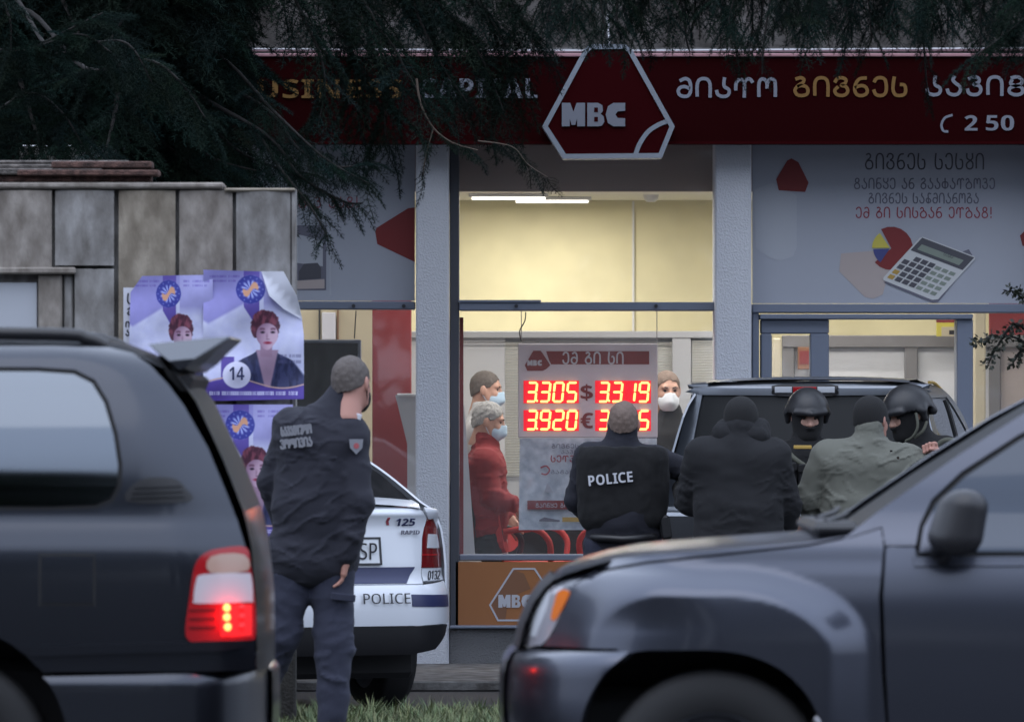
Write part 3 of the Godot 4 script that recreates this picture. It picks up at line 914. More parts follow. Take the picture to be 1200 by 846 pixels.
func bank_building() -> void:
	var b := thing("bank_building", "shop front of a bank with pitted grey columns and big lit windows", "building")
	slab_part("wall", -900, 1900, -900, 58, 42.72, 43.3, M.upper_wall, b)
	var mb := MB.new()   # thin ledge and drip pipe above the sign
	slab(mb, -900, 1900, 56, 61, 42.45, 42.72, 0.01)
	part("ledge", mb, M.paving, b)
	mb = MB.new()
	mb.tube([P(-600, 57, 42.40), P(300, 58, 42.40), P(720, 60, 42.40), P(1500, 55, 42.40)], [0.012], 6)
	part("drip_pipe", mb, M.steel, b)
	for e in [[487, 526], [838, 881], [1222, 1268], [96, 140], [-260, -216]]:
		mb = MB.new()
		var x0: float = e[0]
		var x1: float = e[1]
		slab(mb, x0, x1, 160, 806, 42.45, 42.95, 0.012)
		part("column", mb, M.column, b)
	# plinth walls between the columns, under the windows
	for e in [[-216, 96], [140, 487], [526, 838]]:
		slab_part("plinth", e[0], e[1], 736, 806, 42.5, 42.92, M.plinth, b, 0.01)
	slab_part("window_sill", 527, 837, 733.5, 736.5, 42.44, 42.9, M.frame_grey, b, 0.004)
	slab_part("doorstep", 882, 1221, 768, 806, 42.2, 43.0, M.paving, b, 0.01)
	# frames: bay by bay
	var bars := [
		# x0 x1 y0 y1 (photo) front
		[345, 486, 353, 362.5, 42.58], [141, 345, 353, 362.5, 42.58],
		[538, 838, 354, 364, 42.58], [527, 538, 166, 735, 42.6],
		[882, 1221, 356, 366.5, 42.58], [882, 890, 366.5, 770, 42.6],
		[891, 1141, 368, 374, 42.57], [1122, 1141, 374, 770, 42.6],
		[1213, 1221, 366.5, 770, 42.6], [538, 838, 650, 657, 42.62]]
	for e in bars:
		slab_part("frame_bar", e[0], e[1], e[2], e[3], e[4], 42.86, M.frame_dark if e[0] == 527 else M.frame_grey, b, 0.006)
	mb = MB.new()
	slab(mb, 537, 634, 351.5, 354.2, 42.57, 42.7)
	part("frame_strip", mb, M.frame_grey, b)
	for px in [414, 473, 605, 769, 858]:
		mb = MB.new()
		mb.tube([P(px, 358.5, 42.60), P(px, 358.5, 42.565)], [0.012], 8)
		if px != 858: part("bolt", mb, M.bolt, b)
	# door leaf
	var door := Node3D.new()
	door.name = "door"
	b.add_child(door)
	for e in [[892, 1030, 374, 391], [892, 905, 391, 770], [950, 972, 391, 770]]:
		slab_part("door_frame", e[0], e[1] if e[1] != 1030 else 972, e[2], e[3], 42.62, 42.80, M.frame_grey, door, 0.008)
	slab_part("pane", 905, 950, 391, 770, 42.70, 42.71, M.shop_glass, door)
	slab_part("pane", 972, 1122, 374, 770, 42.72, 42.73, M.shop_glass, b)
	slab_part("pane", 1141, 1213, 366.5, 770, 42.72, 42.73, M.shop_glass, b)
	slab_part("pane", 538, 838, 166, 354, 42.74, 42.75, M.shop_glass, b)
	slab_part("pane", 538, 838, 364, 650, 42.74, 42.75, M.shop_glass, b)
	slab_part("pane", 141, 486, 362.5, 736, 42.74, 42.75, M.shop_glass, b)
	# glass edge of an inner folding pane by the column, with its strip of red film
	slab_part("red_strip", 538.5, 543, 372, 650, 42.80, 42.82, M.red_panel, b)
	# the lit room behind the glass
	var by := 3.10
	mb = MB.new()
	mb.box(Vector3(0, 0.10, -45.3), Vector3(18.0, 0.2, 4.78))
	part("floor", mb, M.tile_floor, b)
	mb = MB.new()
	mb.box(Vector3(0, by + 0.1, -45.35), Vector3(18.0, 0.2, 4.68))
	part("ceiling", mb, M.ceiling_white, b)
	mb = MB.new()
	mb.box(Vector3(0, 1.6, -47.8), Vector3(18.0, 3.2, 0.2))
	part("back_wall", mb, M.yellow_wall, b)
	for s in [-1.0, 1.0]:
		mb = MB.new()
		mb.box(Vector3(9.1 * s, 1.6, -45.3), Vector3(0.2, 3.2, 4.8))
		part("side_wall", mb, M.cream_wall, b)
	slab_part("soffit", 141, 1221, 120, 224, 42.96, 43.1, M.soffit, b)
	slab_part("wall_joint", 741, 743.5, 236, 420, 47.68, 47.7, M.white_plastic, b)

func shop_inside() -> void:
	# ceiling lamps: two that show under the soffit, the rest unseen, added to brighten the room
	var spots := [[596, 226.5, 46.2, "glowing strip lamp on the shop ceiling next to the soffit edge"], [647, 231.5, 46.9, "glowing strip lamp on the shop ceiling close to the yellow wall"]]
	for e in [[330, 43.9], [565, 43.5], [700, 43.7], [845, 43.5], [1000, 43.9], [1120, 43.6], [250, 45.0], [420, 46.4], [950, 45.2], [1060, 46.5], [760, 44.3], [1350, 45.2]]: spots.append([e[0], 0, e[1], "unseen strip lamp added on the shop ceiling to brighten the room"])
	for e in spots:
		var x: float = (e[0] - 600.0) * e[2] / F
		var l := thing("ceiling_light", e[3], "lamp", Vector3(x, 3.10, -e[2]), 0.0, "strip lamps on the shop ceiling")
		var mb := MB.new()
		mb.box(Vector3(0, -0.012, 0), Vector3(0.54, 0.022, 0.14), 0.004)
		part("housing", mb, M.white_plastic, l)
		mb = MB.new()
		mb.box(Vector3(0, -0.032, 0), Vector3(0.50, 0.018, 0.045), 0.004)
		part("lamp_tube", mb, M.lamp_tube, l)
		var a := AreaLight3D.new()
		a.name = "lamp_glow"
		a.area_size = Vector2(0.5, 0.045)
		a.light_color = Color(1.0, 0.98, 0.945)
		a.light_energy = 1.2
		a.area_range = 12.0
		a.shadow_enabled = true
		a.rotation_degrees = Vector3(-90, 0, 0)
		a.position = Vector3(0, -0.046, 0)
		l.add_child(a)
	# smoke detector
	var sd := MB.new()
	sd.lathe([Vector2(0.0, -0.05), Vector2(0.03, -0.05), Vector2(0.05, -0.03), Vector2(0.055, 0.0)], 14)
	tag(part(numbered("smoke_detector"), sd, M.white_plastic, self, Transform3D(Basis(), Vector3((763 - 600.0) * 46.4 / F, 3.10, -46.4))), "small round smoke detector on the shop ceiling", "detector")
	# office partition behind the rate board
	var p := thing("office_partition", "pale grey office partition with slatted blinds behind the rate board", "partition", Vector3(0, 0.2, -46.0))
	var base := Vector3(0, -0.2, 46.0)
	var lay := func(called: String, x0: float, x1: float, y0: float, y1: float, d0: float, d1: float, m: Material) -> void:
		var mb := MB.new()
		slab(mb, x0, x1, y0, y1, d0, d1, 0.004)
		part(called, mb, m, p, Transform3D(Basis(), base))
	lay.call("panel", 470, 592, 393, 700, 46.0, 46.06, M.white_panel)
	lay.call("panel", 592, 788, 393, 700, 46.04, 46.08, M.partition)
	lay.call("post", 788, 810, 393, 700, 45.96, 46.06, M.partition)
	lay.call("panel", 810, 870, 393, 700, 46.04, 46.08, M.partition)
	lay.call("head_rail", 470, 870, 388, 396, 45.95, 46.1, M.partition)
	lay.call("dark_rail", 540, 632, 400.5, 401.8, 45.94, 45.96, M.partition_frame)
	lay.call("dark_rail", 644, 786, 400.5, 401.8, 45.94, 45.96, M.partition_frame)
	for e in [[592, 612, 402, 560], [770, 788, 402, 560], [811, 838, 400, 448]]:
		var mb := MB.new()
		var y: float = e[2]
		while y < e[3]:
			var a := P(e[0], y, 46.0)
			var c := P(e[1], y, 46.0)
			mb.box((a + c) * 0.5, Vector3(c.x - a.x, 0.015, 0.004), 0.0, Basis(Vector3.RIGHT, 0.5))
			y += 3.1
		var bl := part("blind_slats", mb, M.blind, p, Transform3D(Basis(), base))
		bl.set_meta("kind", "stuff")
	# cubicle with framed white panels behind the door
	var c2 := thing("glazed_cubicle", "grey framed cubicle with white panels behind the shop door", "partition", Vector3((1030 - 600.0) * 45.6 / F, 0.2, -45.6))
	var b2 := Vector3(-(1030 - 600.0) * 45.6 / F, -0.2, 45.6)
	for e in [["head_rail", 917, 1216, 393, 407, 45.56, 45.66, M.partition_frame], ["post", 917, 931, 407, 780, 45.57, 45.66, M.partition_frame], ["post", 1061, 1076, 407, 780, 45.57, 45.66, M.partition_frame], ["post", 1160, 1173, 407, 780, 45.57, 45.66, M.partition_frame], ["white_panel", 931, 1061, 407, 780, 45.62, 45.64, M.white_panel], ["white_panel", 1076, 1160, 407, 780, 45.62, 45.64, M.white_panel], ["white_panel", 1173, 1260, 407, 780, 45.62, 45.64, M.film_beige], ["shelf_edge", 1013, 1060, 444, 449, 45.5, 45.56, M.partition_frame]]:
		var mb := MB.new()
		slab(mb, e[1], e[2], e[3], e[4], e[5], e[6], 0.004)
		part(e[0], mb, e[7], c2, Transform3D(Basis(), b2))
	var pf := thing("picture_frame", "small dark red framed picture on the white cubicle wall", "picture", P(944, 433, 45.55))
	var mbp := MB.new()
	mbp.box(Vector3(0, 0.075, 0), Vector3(0.10, 0.15, 0.02), 0.004)
	part("frame", mbp, M.film_brown, pf)
	mbp = MB.new()
	mbp.box(Vector3(0, 0.08, 0.011), Vector3(0.075, 0.09, 0.003))
	part("picture", mbp, M.print_red, pf)
	# red and yellow notice box high on the wall, pinkish red panel, dark pillar
	var nb := thing("notice_box", "red and yellow notice box on the cream wall behind the door glass", "sign", P(1112, 394, 45.3))
	for e in [[1098, 1124, 373, 378, M.red_panel, "red_band"], [1098, 1124, 378, 394, M.print_yellow, "yellow_band"], [1104, 1124, 383, 394, M.cream_wall, "card"], [1113, 1119, 387, 392, M.ink, "slot"]]:
		var mb := MB.new()
		var dz := 0.0 if e[5] == "red_band" or e[5] == "yellow_band" else -0.006 if e[5] == "card" else -0.01
		slab(mb, e[0], e[1], e[2], e[3], 45.3 + dz, 45.32 + dz)
		part(e[5], mb, e[4], nb, Transform3D(Basis(), -nb.position))
	var rp := MB.new()
	slab(rp, 1160, 1260, 330, 393, 46.2, 46.25, 0.005)
	tag(part(numbered("red_wall_panel"), rp, M.red_panel, self), "bright red wall panel high up behind the right window", "panel")
	rp = MB.new()
	slab(rp, 1142, 1156, 362, 790, 45.0, 45.2, 0.01)
	tag(part(numbered("inner_pillar"), rp, M.cream_wall, self), "slim cream pillar just inside the window beside the door", "pillar")
	rp = MB.new()
	slab(rp, 906, 916, 396, 790, 44.4, 44.5, 0.01)
	tag(part(numbered("door_post"), rp, M.cream_wall, self), "narrow cream post seen through the shop door glass", "post")
	# red panel, black screen and terminal in the left window
	rp = MB.new()
	slab(rp, 436, 482, 330, 760, 44.0, 44.06, 0.006)
	tag(part(numbered("red_partition"), rp, M.red_panel, self), "tall deep red partition panel inside the left window", "partition")
	rp = MB.new()
	slab(rp, 300, 436, 330, 800, 45.2, 45.3)
	tag(part(numbered("cream_partition"), rp, M.cream_wall, self), "cream partition wall behind the hanging black screen", "partition")
	for e in [[373, 375], [395, 396.4]]:
		rp = MB.new()
		slab(rp, e[0], e[1], 362, 400, 45.18, 45.2)
		tag(part(numbered("wall_strip"), rp, M.film_brown if e[0] == 395 else M.bolt, self), "brown strip on the cream partition" if e[0] == 395 else "black strip on the cream partition", "strip")
	rp = MB.new()
	slab(rp, 377, 393, 366, 398, 45.14, 45.19, 0.004)
	tag(part(numbered("wall_notice"), rp, M.paper_white, self), "pale sheet pinned to the cream partition above the black screen", "notice")
	var tv := thing("hanging_screen", "switched off black screen with a grey frame hung in the left window", "screen", P(385, 520, 43.2))
	var mb3 := MB.new()
	slab(mb3, 322, 423, 398, 520, 43.2, 43.26, 0.006)
	part("frame", mb3, M.frame_grey, tv, Transform3D(Basis(), -tv.position))
	mb3 = MB.new()
	slab(mb3, 326, 419, 402, 516, 43.19, 43.21, 0.002)
	part("screen_face", mb3, M.screen_black, tv, Transform3D(Basis(), -tv.position))
	for e in [[417, 364, 415, 397], [330, 364, 332, 397]]:
		mb3 = MB.new()
		mb3.tube([P(e[0], e[1], 43.23), P(e[2], e[3], 43.23)], [0.004], 5)
		part("wire", mb3, M.black_plastic, tv, Transform3D(Basis(), -tv.position))
	var at := thing("payment_terminal", "light grey payment terminal with slanted top beside the column", "terminal", P(484, 790, 43.4))
	mb3 = MB.new()
	var o2 := P(484, 790, 43.4)
	var tp := PackedVector2Array()
	for e in [[463, 463], [520, 463], [520, 790], [478, 790], [477, 520]]: tp.append(Vector2(P(e[0], e[1], 43.4).x, P(e[0], e[1], 43.4).y))
	mb3.prism(tp, -43.75, -43.4)
	part("cabinet", mb3, M.partition, at, Transform3D(Basis(), -o2))
	mb3 = MB.new()
	slab(mb3, 465, 519, 461, 464.5, 43.36, 43.78, 0.004)
	part("top_cover", mb3, M.white_panel, at, Transform3D(Basis(), -o2))
	# leaning display stand between the column and the red jacket
	var st := thing("display_stand", "pale leaning display stand just inside the middle window", "stand", P(550, 658, 43.1))
	mb3 = MB.new()
	tp = PackedVector2Array()
	for e in [[540, 470], [544, 476], [557, 655], [540, 655]]: tp.append(Vector2(P(e[0], e[1], 43.1).x, P(e[0], e[1], 43.1).y))
	mb3.prism(tp, -43.14, -43.1)
	part("panel", mb3, M.partition, st, Transform3D(Basis(), -st.position))
	mb3 = MB.new()
	mb3.box(Vector3(0, -0.02, -0.1), Vector3(0.16, 0.04, 0.3), 0.01)
	part("foot", mb3, M.partition_frame, st)
	# counter, chairs
	var ct := thing("counter", "dark low counter across the room behind the rate board", "counter", Vector3(0.55, 0.2, -44.9))
	mb3 = MB.new()
	mb3.box(Vector3(0, 0.37, 0), Vector3(3.0, 0.74, 0.5), 0.01)
	part("body", mb3, M.black_plastic, ct)
	mb3 = MB.new()
	mb3.box(Vector3(0, 0.76, 0), Vector3(3.1, 0.035, 0.6), 0.008)
	part("top", mb3, M.partition_frame, ct)
	chair(P(636, 700, 43.75), 1.35, M.chair_red, M.white_plastic, "red office chair with white stem below the rate board")
	chair(P(712, 700, 44.0), -1.9, M.chair_red, M.black_plastic, "red office chair beside the one with the white stem")
	chair(P(567, 700, 43.9), 2.2, M.black_plastic, M.steel, "black chair behind the man in the red jacket")
	# electric cable hanging behind the transom
	var w := MB.new()
	w.tube(curve3([P(616, 366, 42.9), P(615, 376, 42.92), P(609, 388, 42.9), P(611, 400, 42.92)]), [0.004], 5)
	tag(part(numbered("cable"), w, M.black_plastic, self), "thin black cable hanging from the transom to the rate board", "cable")

func chair(at: Vector3, turn: float, m: Material, stem: Material, label: String) -> void:
	var c := thing("office_chair", label, "chair", Vector3(at.x, 0.2, at.z), turn, "chairs inside the shop")
	var fn := func(u: float, w: float) -> Vector3: return Vector3(u, 0.47 + w * w * 0.12 - u * u * 0.05, w)
	var mb := MB.new()
	mb.patch(smooth(poly([[-0.23, -0.2], [-0.2, 0.22], [0.2, 0.22], [0.23, -0.2]]), 5, true), fn, 0.04, Vector3.UP, 0.05)
	part("seat", mb, m, c)
	mb = MB.new()
	var fb := func(u: float, w: float) -> Vector3: return Vector3(u, w, -0.22 - 0.15 * (w - 0.5) + u * u * 0.5)
	mb.patch(smooth(poly([[-0.2, 0.56], [-0.22, 0.84], [-0.12, 0.95], [0.12, 0.95], [0.22, 0.84], [0.2, 0.56]]), 5, true), fb, 0.04, Vector3(0, 0, 1), 0.04)
	part("backrest", mb, m, c)
	for s in [-1.0, 1.0]:
		mb = MB.new()
		mb.tube(curve3([Vector3(0.22 * s, 0.46, 0.1), Vector3(0.27 * s, 0.6, 0.1), Vector3(0.27 * s, 0.68, 0.0), Vector3(0.24 * s, 0.66, -0.2)]), [0.02], 8)
		part("armrest", mb, m, c)
	mb = MB.new()
	mb.tube([Vector3(0, 0.08, 0), Vector3(0, 0.46, 0)], [0.03], 10)
	mb.tube([Vector3(0, 0.42, -0.05), Vector3(0, 0.45, -0.24), Vector3(0, 0.62, -0.26)], [0.025], 8)
	part("stem", mb, stem, c)
	mb = MB.new()
	for k in 5:
		var a := TAU * k / 5.0
		mb.tube([Vector3(0, 0.09, 0), Vector3(cos(a) * 0.28, 0.05, sin(a) * 0.28), Vector3(cos(a) * 0.29, 0.02, sin(a) * 0.29)], [0.022, 0.015], 6)
	part("star_base", mb, M.black_plastic, c)

# ------------------------------------------------------------------ signs and print
func p2(px: float, py: float, d: float) -> Vector2:
	var p := P(px, py, d)
	return Vector2(p.x, p.y)

func outline(a: Array, d: float) -> PackedVector2Array:
	var r := PackedVector2Array()
	for e in a: r.append(p2(e[0], e[1], d))
	return r

# Georgian words between two photo columns, foot row y1 and top row y0, on the plane at distance d
func words(called: String, s: String, x0: float, x1: float, y0: float, y1: float, d: float, stroke_px: float, m: Material, parent: Node3D, thick := 0.003) -> void:
	var a := p2(x0, y1, d)
	var b := p2(x1, y0, d)
	var mb := MB.new()
	georgian(mb, s, a.x, b.x, a.y, b.y - a.y, stroke_px * d / F, Transform3D(Basis(), Vector3(0, 0, -d)), thick)
	part(called, mb, m, parent, Transform3D(Basis(), -parent.position))

func roman(called: String, s: String, bold: bool, x0: float, x1: float, y0: float, y1: float, d: float, m: Material, parent: Node3D, depth := 0.004) -> void:
	var a := p2(x0, y1, d)
	var b := p2(x1, y0, d)
	latin(called, s, bold, a.x, b.x, a.y, b.y - a.y, m, parent, Transform3D(Basis(), Vector3(0, 0, -d) - parent.position), depth)

# a flat outline (photo columns and rows) at distance d, thick towards the camera
func cutout(called: String, a: Array, d: float, thick: float, m: Material, parent: Node3D) -> MeshInstance3D:
	var mb := MB.new()
	mb.prism(outline(a, d), -d - thick, -d)
	return part(called, mb, m, parent, Transform3D(Basis(), -parent.position))

func hexagon_frame(called: String, a: Array, d: float, w: float, depth: float, m: Material, parent: Node3D) -> void:
	var pl := outline(a, d)
	var inner := Geometry2D.offset_polygon(pl, -w, Geometry2D.JOIN_MITER)[0]
	if Geometry2D.is_polygon_clockwise(pl): pl.reverse()
	if Geometry2D.is_polygon_clockwise(inner): inner.reverse()
	# line the inner ring up with the outer one
	var best := 0
	for k in inner.size():
		if inner[k].distance_to(pl[0]) < inner[best].distance_to(pl[0]): best = k
	var mb := MB.new()
	var c := pl.size()
	if inner.size() == c:
		for k in c:
			var o0 := pl[k]
			var o1 := pl[(k + 1) % c]
			var i0 := inner[(best + k) % c]
			var i1 := inner[(best + k + 1) % c]
			var zf := -d
			var zb := -d - depth
			mb.quad(Vector3(o0.x, o0.y, zf), Vector3(o1.x, o1.y, zf), Vector3(i1.x, i1.y, zf), Vector3(i0.x, i0.y, zf))
			mb.quad(Vector3(o1.x, o1.y, zf), Vector3(o0.x, o0.y, zf), Vector3(o0.x, o0.y, zb), Vector3(o1.x, o1.y, zb))
			mb.quad(Vector3(i0.x, i0.y, zf), Vector3(i1.x, i1.y, zf), Vector3(i1.x, i1.y, zb), Vector3(i0.x, i0.y, zb))
	part(called, mb, m, parent, Transform3D(Basis(), -parent.position))

func arc_band(called: String, a: Array, w: float, d: float, m: Material, parent: Node3D) -> void:
	var mb := MB.new()
	ribbon(mb, outline(a, d), w, 0.0, Transform3D(Basis(), Vector3(0, 0, -d)), 0.004)
	part(called, mb, m, parent, Transform3D(Basis(), -parent.position))

func fascia_sign() -> void:
	var d := 42.22
	var s := thing("fascia_sign", "long dark red shop sign board with white and yellow lettering", "sign", P(600, 168, d))
	var mb := MB.new()
	slab(mb, -700, 1900, 66, 168, d, d + 0.24, 0.006)
	part("board", mb, M.fascia_red, s, Transform3D(Basis(), -s.position))
	mb = MB.new()
	slab(mb, -700, 1900, 62.5, 66.2, d - 0.02, d + 0.26, 0.004)
	part("top_edge", mb, M.fascia_edge, s, Transform3D(Basis(), -s.position))
	mb = MB.new()
	slab(mb, -700, 1900, 165.5, 168.6, d - 0.012, d - 0.0)
	part("bottom_trim", mb, M.sign_red, s, Transform3D(Basis(), -s.position))
	roman("lettering", "MICRO", true, 120, 252, 93, 115, d - 0.001, M.sign_white, s, 0.012)
	roman("lettering", "BUSINESS", true, 274, 470, 93, 115, d - 0.001, M.sign_yellow, s, 0.012)
	roman("lettering", "CAPITAL", true, 492, 630, 92, 115, d - 0.001, M.sign_white, s, 0.012)
	words("lettering", "მიკრო", 795, 909, 92, 113, d - 0.008, 4.0, M.sign_white, s, 0.008)
	words("lettering", "ბიზნეს", 932, 1062, 91, 112, d - 0.008, 4.0, M.sign_yellow, s, 0.008)
	words("lettering", "კაპიტალი", 1087, 1282, 90, 111, d - 0.008, 4.0, M.sign_white, s, 0.008)
	roman("telephone_number", "2 50", true, 1131, 1189, 135, 153, d - 0.001, M.sign_white, s, 0.006)
	arc_band("handset", [[1116, 135], [1108, 138], [1104, 146], [1106, 153], [1111, 154]], 0.015, d - 0.006, M.sign_white, s)
	# hexagonal light box with the block letters
	var e := thing("emblem_sign", "dark red six-sided emblem box with pale rim hung on the fascia", "sign", P(714, 186, 41.95))
	var hexa := [[690, 52], [733, 51.5], [741, 58], [791, 148], [776, 185], [660, 186], [635.5, 148], [683, 60]]
	var dd := 41.93
	cutout("face", [[692, 56], [731, 55.5], [738, 61], [787, 148], [773, 181], [662, 182], [640, 148], [686, 62]], dd + 0.012, 0.25, M.sign_red, e)
	hexagon_frame("rim", hexa, dd, 0.030, 0.28, M.chrome, e)
	var letters := MB.new()
	var holes := MB.new()
	var a := p2(658.5, 148, dd)
	var b := p2(733, 120.5, dd)
	block_mbc(letters, holes, a.x, a.y, b.x - a.x, b.y - a.y, -dd - 0.012, -dd + 0.004)
	part("lettering", letters, M.sign_white, e, Transform3D(Basis(), -e.position))
	part("letter_opening", holes, M.sign_red, e, Transform3D(Basis(), -e.position))
	arc_band("curved_band", [[745, 181], [750, 168], [760, 154], [772, 146], [782, 142]], 0.028, dd + 0.004, M.chrome, e)
	mb = MB.new()
	mb.tube([P(712, 18, 42.2), P(714, 52, 42.05)], [0.012], 6)
	part("stay_rod", mb, M.steel, e, Transform3D(Basis(), -e.position))

func window_films() -> void:
	# right window: business loan print
	var d := 42.66
	var s := thing("printed_window_film", "grey window film printed with calculator, pie chart and Georgian text", "window film", P(1050, 355, d))
	cutout("film", [[882, 168], [1221, 168], [1221, 355.5], [882, 355.5]], d, 0.01, M.film_grey, s)
	var f := d - 0.002
	cutout("red_shape", [[928, 185.5], [936, 190], [948, 214], [944, 225], [913, 223], [910, 210], [923, 188]], f - 0.0015, 0.001, M.print_red, s)
	cutout("pale_shape", [[905, 214], [934, 228], [934, 290], [930, 300], [914, 306], [902, 302], [886, 290], [884, 222]], f, 0.001, M.film_pale, s)
	words("lettering", "ბიზნეს სესხი", 1015, 1153, 180, 198, f, 1.7, M.print_dark, s, 0.001)
	words("lettering", "დაიწყე ან გააფართოვე", 1002, 1166, 209, 221, f, 1.4, M.print_grey, s, 0.001)
	words("lettering", "ბიზნეს საქმიანობა", 1019, 1147, 226.5, 238, f, 1.4, M.print_grey, s, 0.001)
	words("lettering", "ემ ბი სისთან ერთად!", 1004, 1162, 243, 255, f, 1.4, M.print_text_red, s, 0.001)
	cutout("beige_shape", [[986, 297], [1024, 294], [1043, 316], [1035, 345], [1024, 350], [1014, 348], [984, 318]], f, 0.001, M.film_beige, s)
	var pie := func(c: Vector2, r: float, a0: float, a1: float) -> Array:
		var q := [[c.x, c.y]]
		for k in 15:
			var t := deg_to_rad(lerpf(a0, a1, k / 14.0))
			q.append([c.x + r * cos(t), c.y - r * sin(t)])
		return q
	cutout("pie_red", pie.call(Vector2(1045, 291), 25.5, 118, -140), f - 0.0015, 0.001, M.print_red, s)
	cutout("pie_yellow", pie.call(Vector2(1043.5, 290.5), 21, 124, 180), f - 0.003, 0.0008, M.print_yellow, s)
	cutout("pie_blue", pie.call(Vector2(1043, 291.5), 19, 182, 236), f - 0.003, 0.0008, M.print_blue, s)
	# calculator, drawn in its own slanted axes
	var o := Vector2(1035, 326)
	var u := Vector2(63, 24)        # along the lower edge
	var w := Vector2(46, -49)       # up the left edge
	var q := func(a: float, b: float) -> Array:
		var p := o + u * a + w * b
		return [p.x, p.y]
	var cell := func(a0: float, a1: float, b0: float, b1: float) -> Array: return [q.call(a0, b0), q.call(a1, b0), q.call(a1, b1), q.call(a0, b1)]
	cutout("calculator_shade", [[1036, 331], [1094, 355], [1100, 354], [1142, 302], [1136, 292]], f - 0.003, 0.0008, M.print_grey, s)
	cutout("calculator_body", [q.call(0.0, 0.02), q.call(0.03, -0.03), q.call(0.96, -0.05), q.call(1.03, 0.0), q.call(1.02, 0.96), q.call(0.98, 1.0), q.call(0.02, 1.0), q.call(-0.01, 0.96)], f - 0.005, 0.0008, M.print_white, s)
	cutout("calculator_head", cell.call(0.02, 0.99, 0.68, 0.98), f - 0.0065, 0.0008, M.print_dark, s)
	cutout("calculator_display", cell.call(0.1, 0.88, 0.74, 0.86), f - 0.008, 0.0008, M.print_lcd, s)
	latin("display_digits", "0.00", false, 0.0, 0.062, 0.0, 0.022, M.print_dark, s, Transform3D(Basis(Vector3(0, 0, 1), -0.36), P(1106, 299, f - 0.010) - s.position), 0.0006)
	var keys := MB.new()
	var pale := MB.new()
	var gold := MB.new()
	for j in 5:
		for k in 7:
			if k < 4 and j < 5 or k >= 4:
				var a := 0.05 + k * 0.132
				var b := 0.04 + j * 0.118
				if k == 0 and j < 2: gold.prism(outline(cell.call(a, a + 0.1, b, b + 0.085), f - 0.0065), -f + 0.0065, -f + 0.0072)
				elif k < 4 and not (k == 0 and j > 3): keys.prism(outline(cell.call(a, a + 0.105, b, b + 0.092), f - 0.0065), -f + 0.0065, -f + 0.0072)
				elif k >= 4: pale.prism(outline(cell.call(a, a + 0.1, b, b + 0.07), f - 0.0065), -f + 0.0065, -f + 0.0072)
	part("calculator_keys", keys, M.print_dark, s, Transform3D(Basis(), -s.position))
	part("calculator_keys", pale, M.print_lcd, s, Transform3D(Basis(), -s.position))
	part("calculator_keys", gold, M.print_gold, s, Transform3D(Basis(), -s.position))
	cutout("red_shape", [[1196, 276], [1204, 268], [1216, 280], [1214, 292], [1199, 288]], f, 0.001, M.print_red, s)
	# left window
	s = thing("torn_window_film", "grey window film with a red five-sided shape and a faded photo print", "window film", P(415, 353, d))
	cutout("film", [[141, 168], [486, 168], [486, 352.5], [141, 352.5]], d, 0.01, M.film_grey, s)
	cutout("red_shape", [[486, 243], [478, 244], [441, 267], [439.5, 272], [442, 286], [486, 307]], f, 0.001, M.print_red, s)
	words("lettering", "ო ეკ უ ი სესხი", 240, 436, 184, 200, f, 1.6, M.print_dark, s, 0.001)
	words("lettering", "დაბ ლი თანხა", 262, 422, 210, 222, f, 1.3, M.print_grey, s, 0.001)
	words("lettering", "თ ვ ვად!", 350, 418, 231, 243, f, 1.3, M.print_text_red, s, 0.001)
	cutout("photo_print", [[332, 264], [382, 264], [382, 340], [332, 340]], f, 0.001, M.print_grey, s)
	cutout("photo_wall", [[332, 270], [378, 282], [378, 312], [332, 306]], f - 0.0015, 0.0008, M.film_pale, s)
	cutout("photo_sofa", [[350, 318], [356, 309], [372, 308], [376, 314], [376, 326], [350, 328]], f - 0.003, 0.0008, M.print_dark, s)
	cutout("photo_floor", [[332, 330], [380, 327], [380, 338], [332, 339]], f - 0.0015, 0.0008, M.film_beige, s)
	cutout("photo_border", [[386, 262], [387.5, 262], [387.5, 346], [386, 346]], f, 0.001, M.film_pale, s)
	# orange panel under the middle window
	s = thing("orange_window_panel", "orange brown window panel with pale hexagon outline under the glass", "window film", P(640, 733, 42.6))
	var g := 42.6
	cutout("film", [[534, 658.5], [837, 658.5], [837, 733], [534, 733]], g, 0.02, M.film_orange, s)
	cutout("brown_shape", [[585, 727], [576, 706], [580, 700], [602, 668], [614, 672], [622, 690], [596, 700], [592, 727]], g - 0.002, 0.001, M.film_brown, s)
	hexagon_frame("hexagon_outline", [[601, 665.5], [627, 665.5], [658, 712], [652, 728], [583, 728], [573, 709]], g - 0.003, 0.011, 0.002, M.reflective_grey, s)
	var letters := MB.new()
	var holes := MB.new()
	var a := p2(584, 712, g)
	var b := p2(623, 697, g)
	block_mbc(letters, holes, a.x, a.y, b.x - a.x, b.y - a.y, -g + 0.003, -g + 0.006)
	part("lettering", letters, M.reflective_grey, s, Transform3D(Basis(), -s.position))
	part("letter_opening", holes, M.film_brown, s, Transform3D(Basis(), -s.position))

const SEG := {"0": "abcdef", "1": "bc", "2": "abged", "3": "abgcd", "5": "afgcd", "9": "abfgcd", "4": "fgbc"}

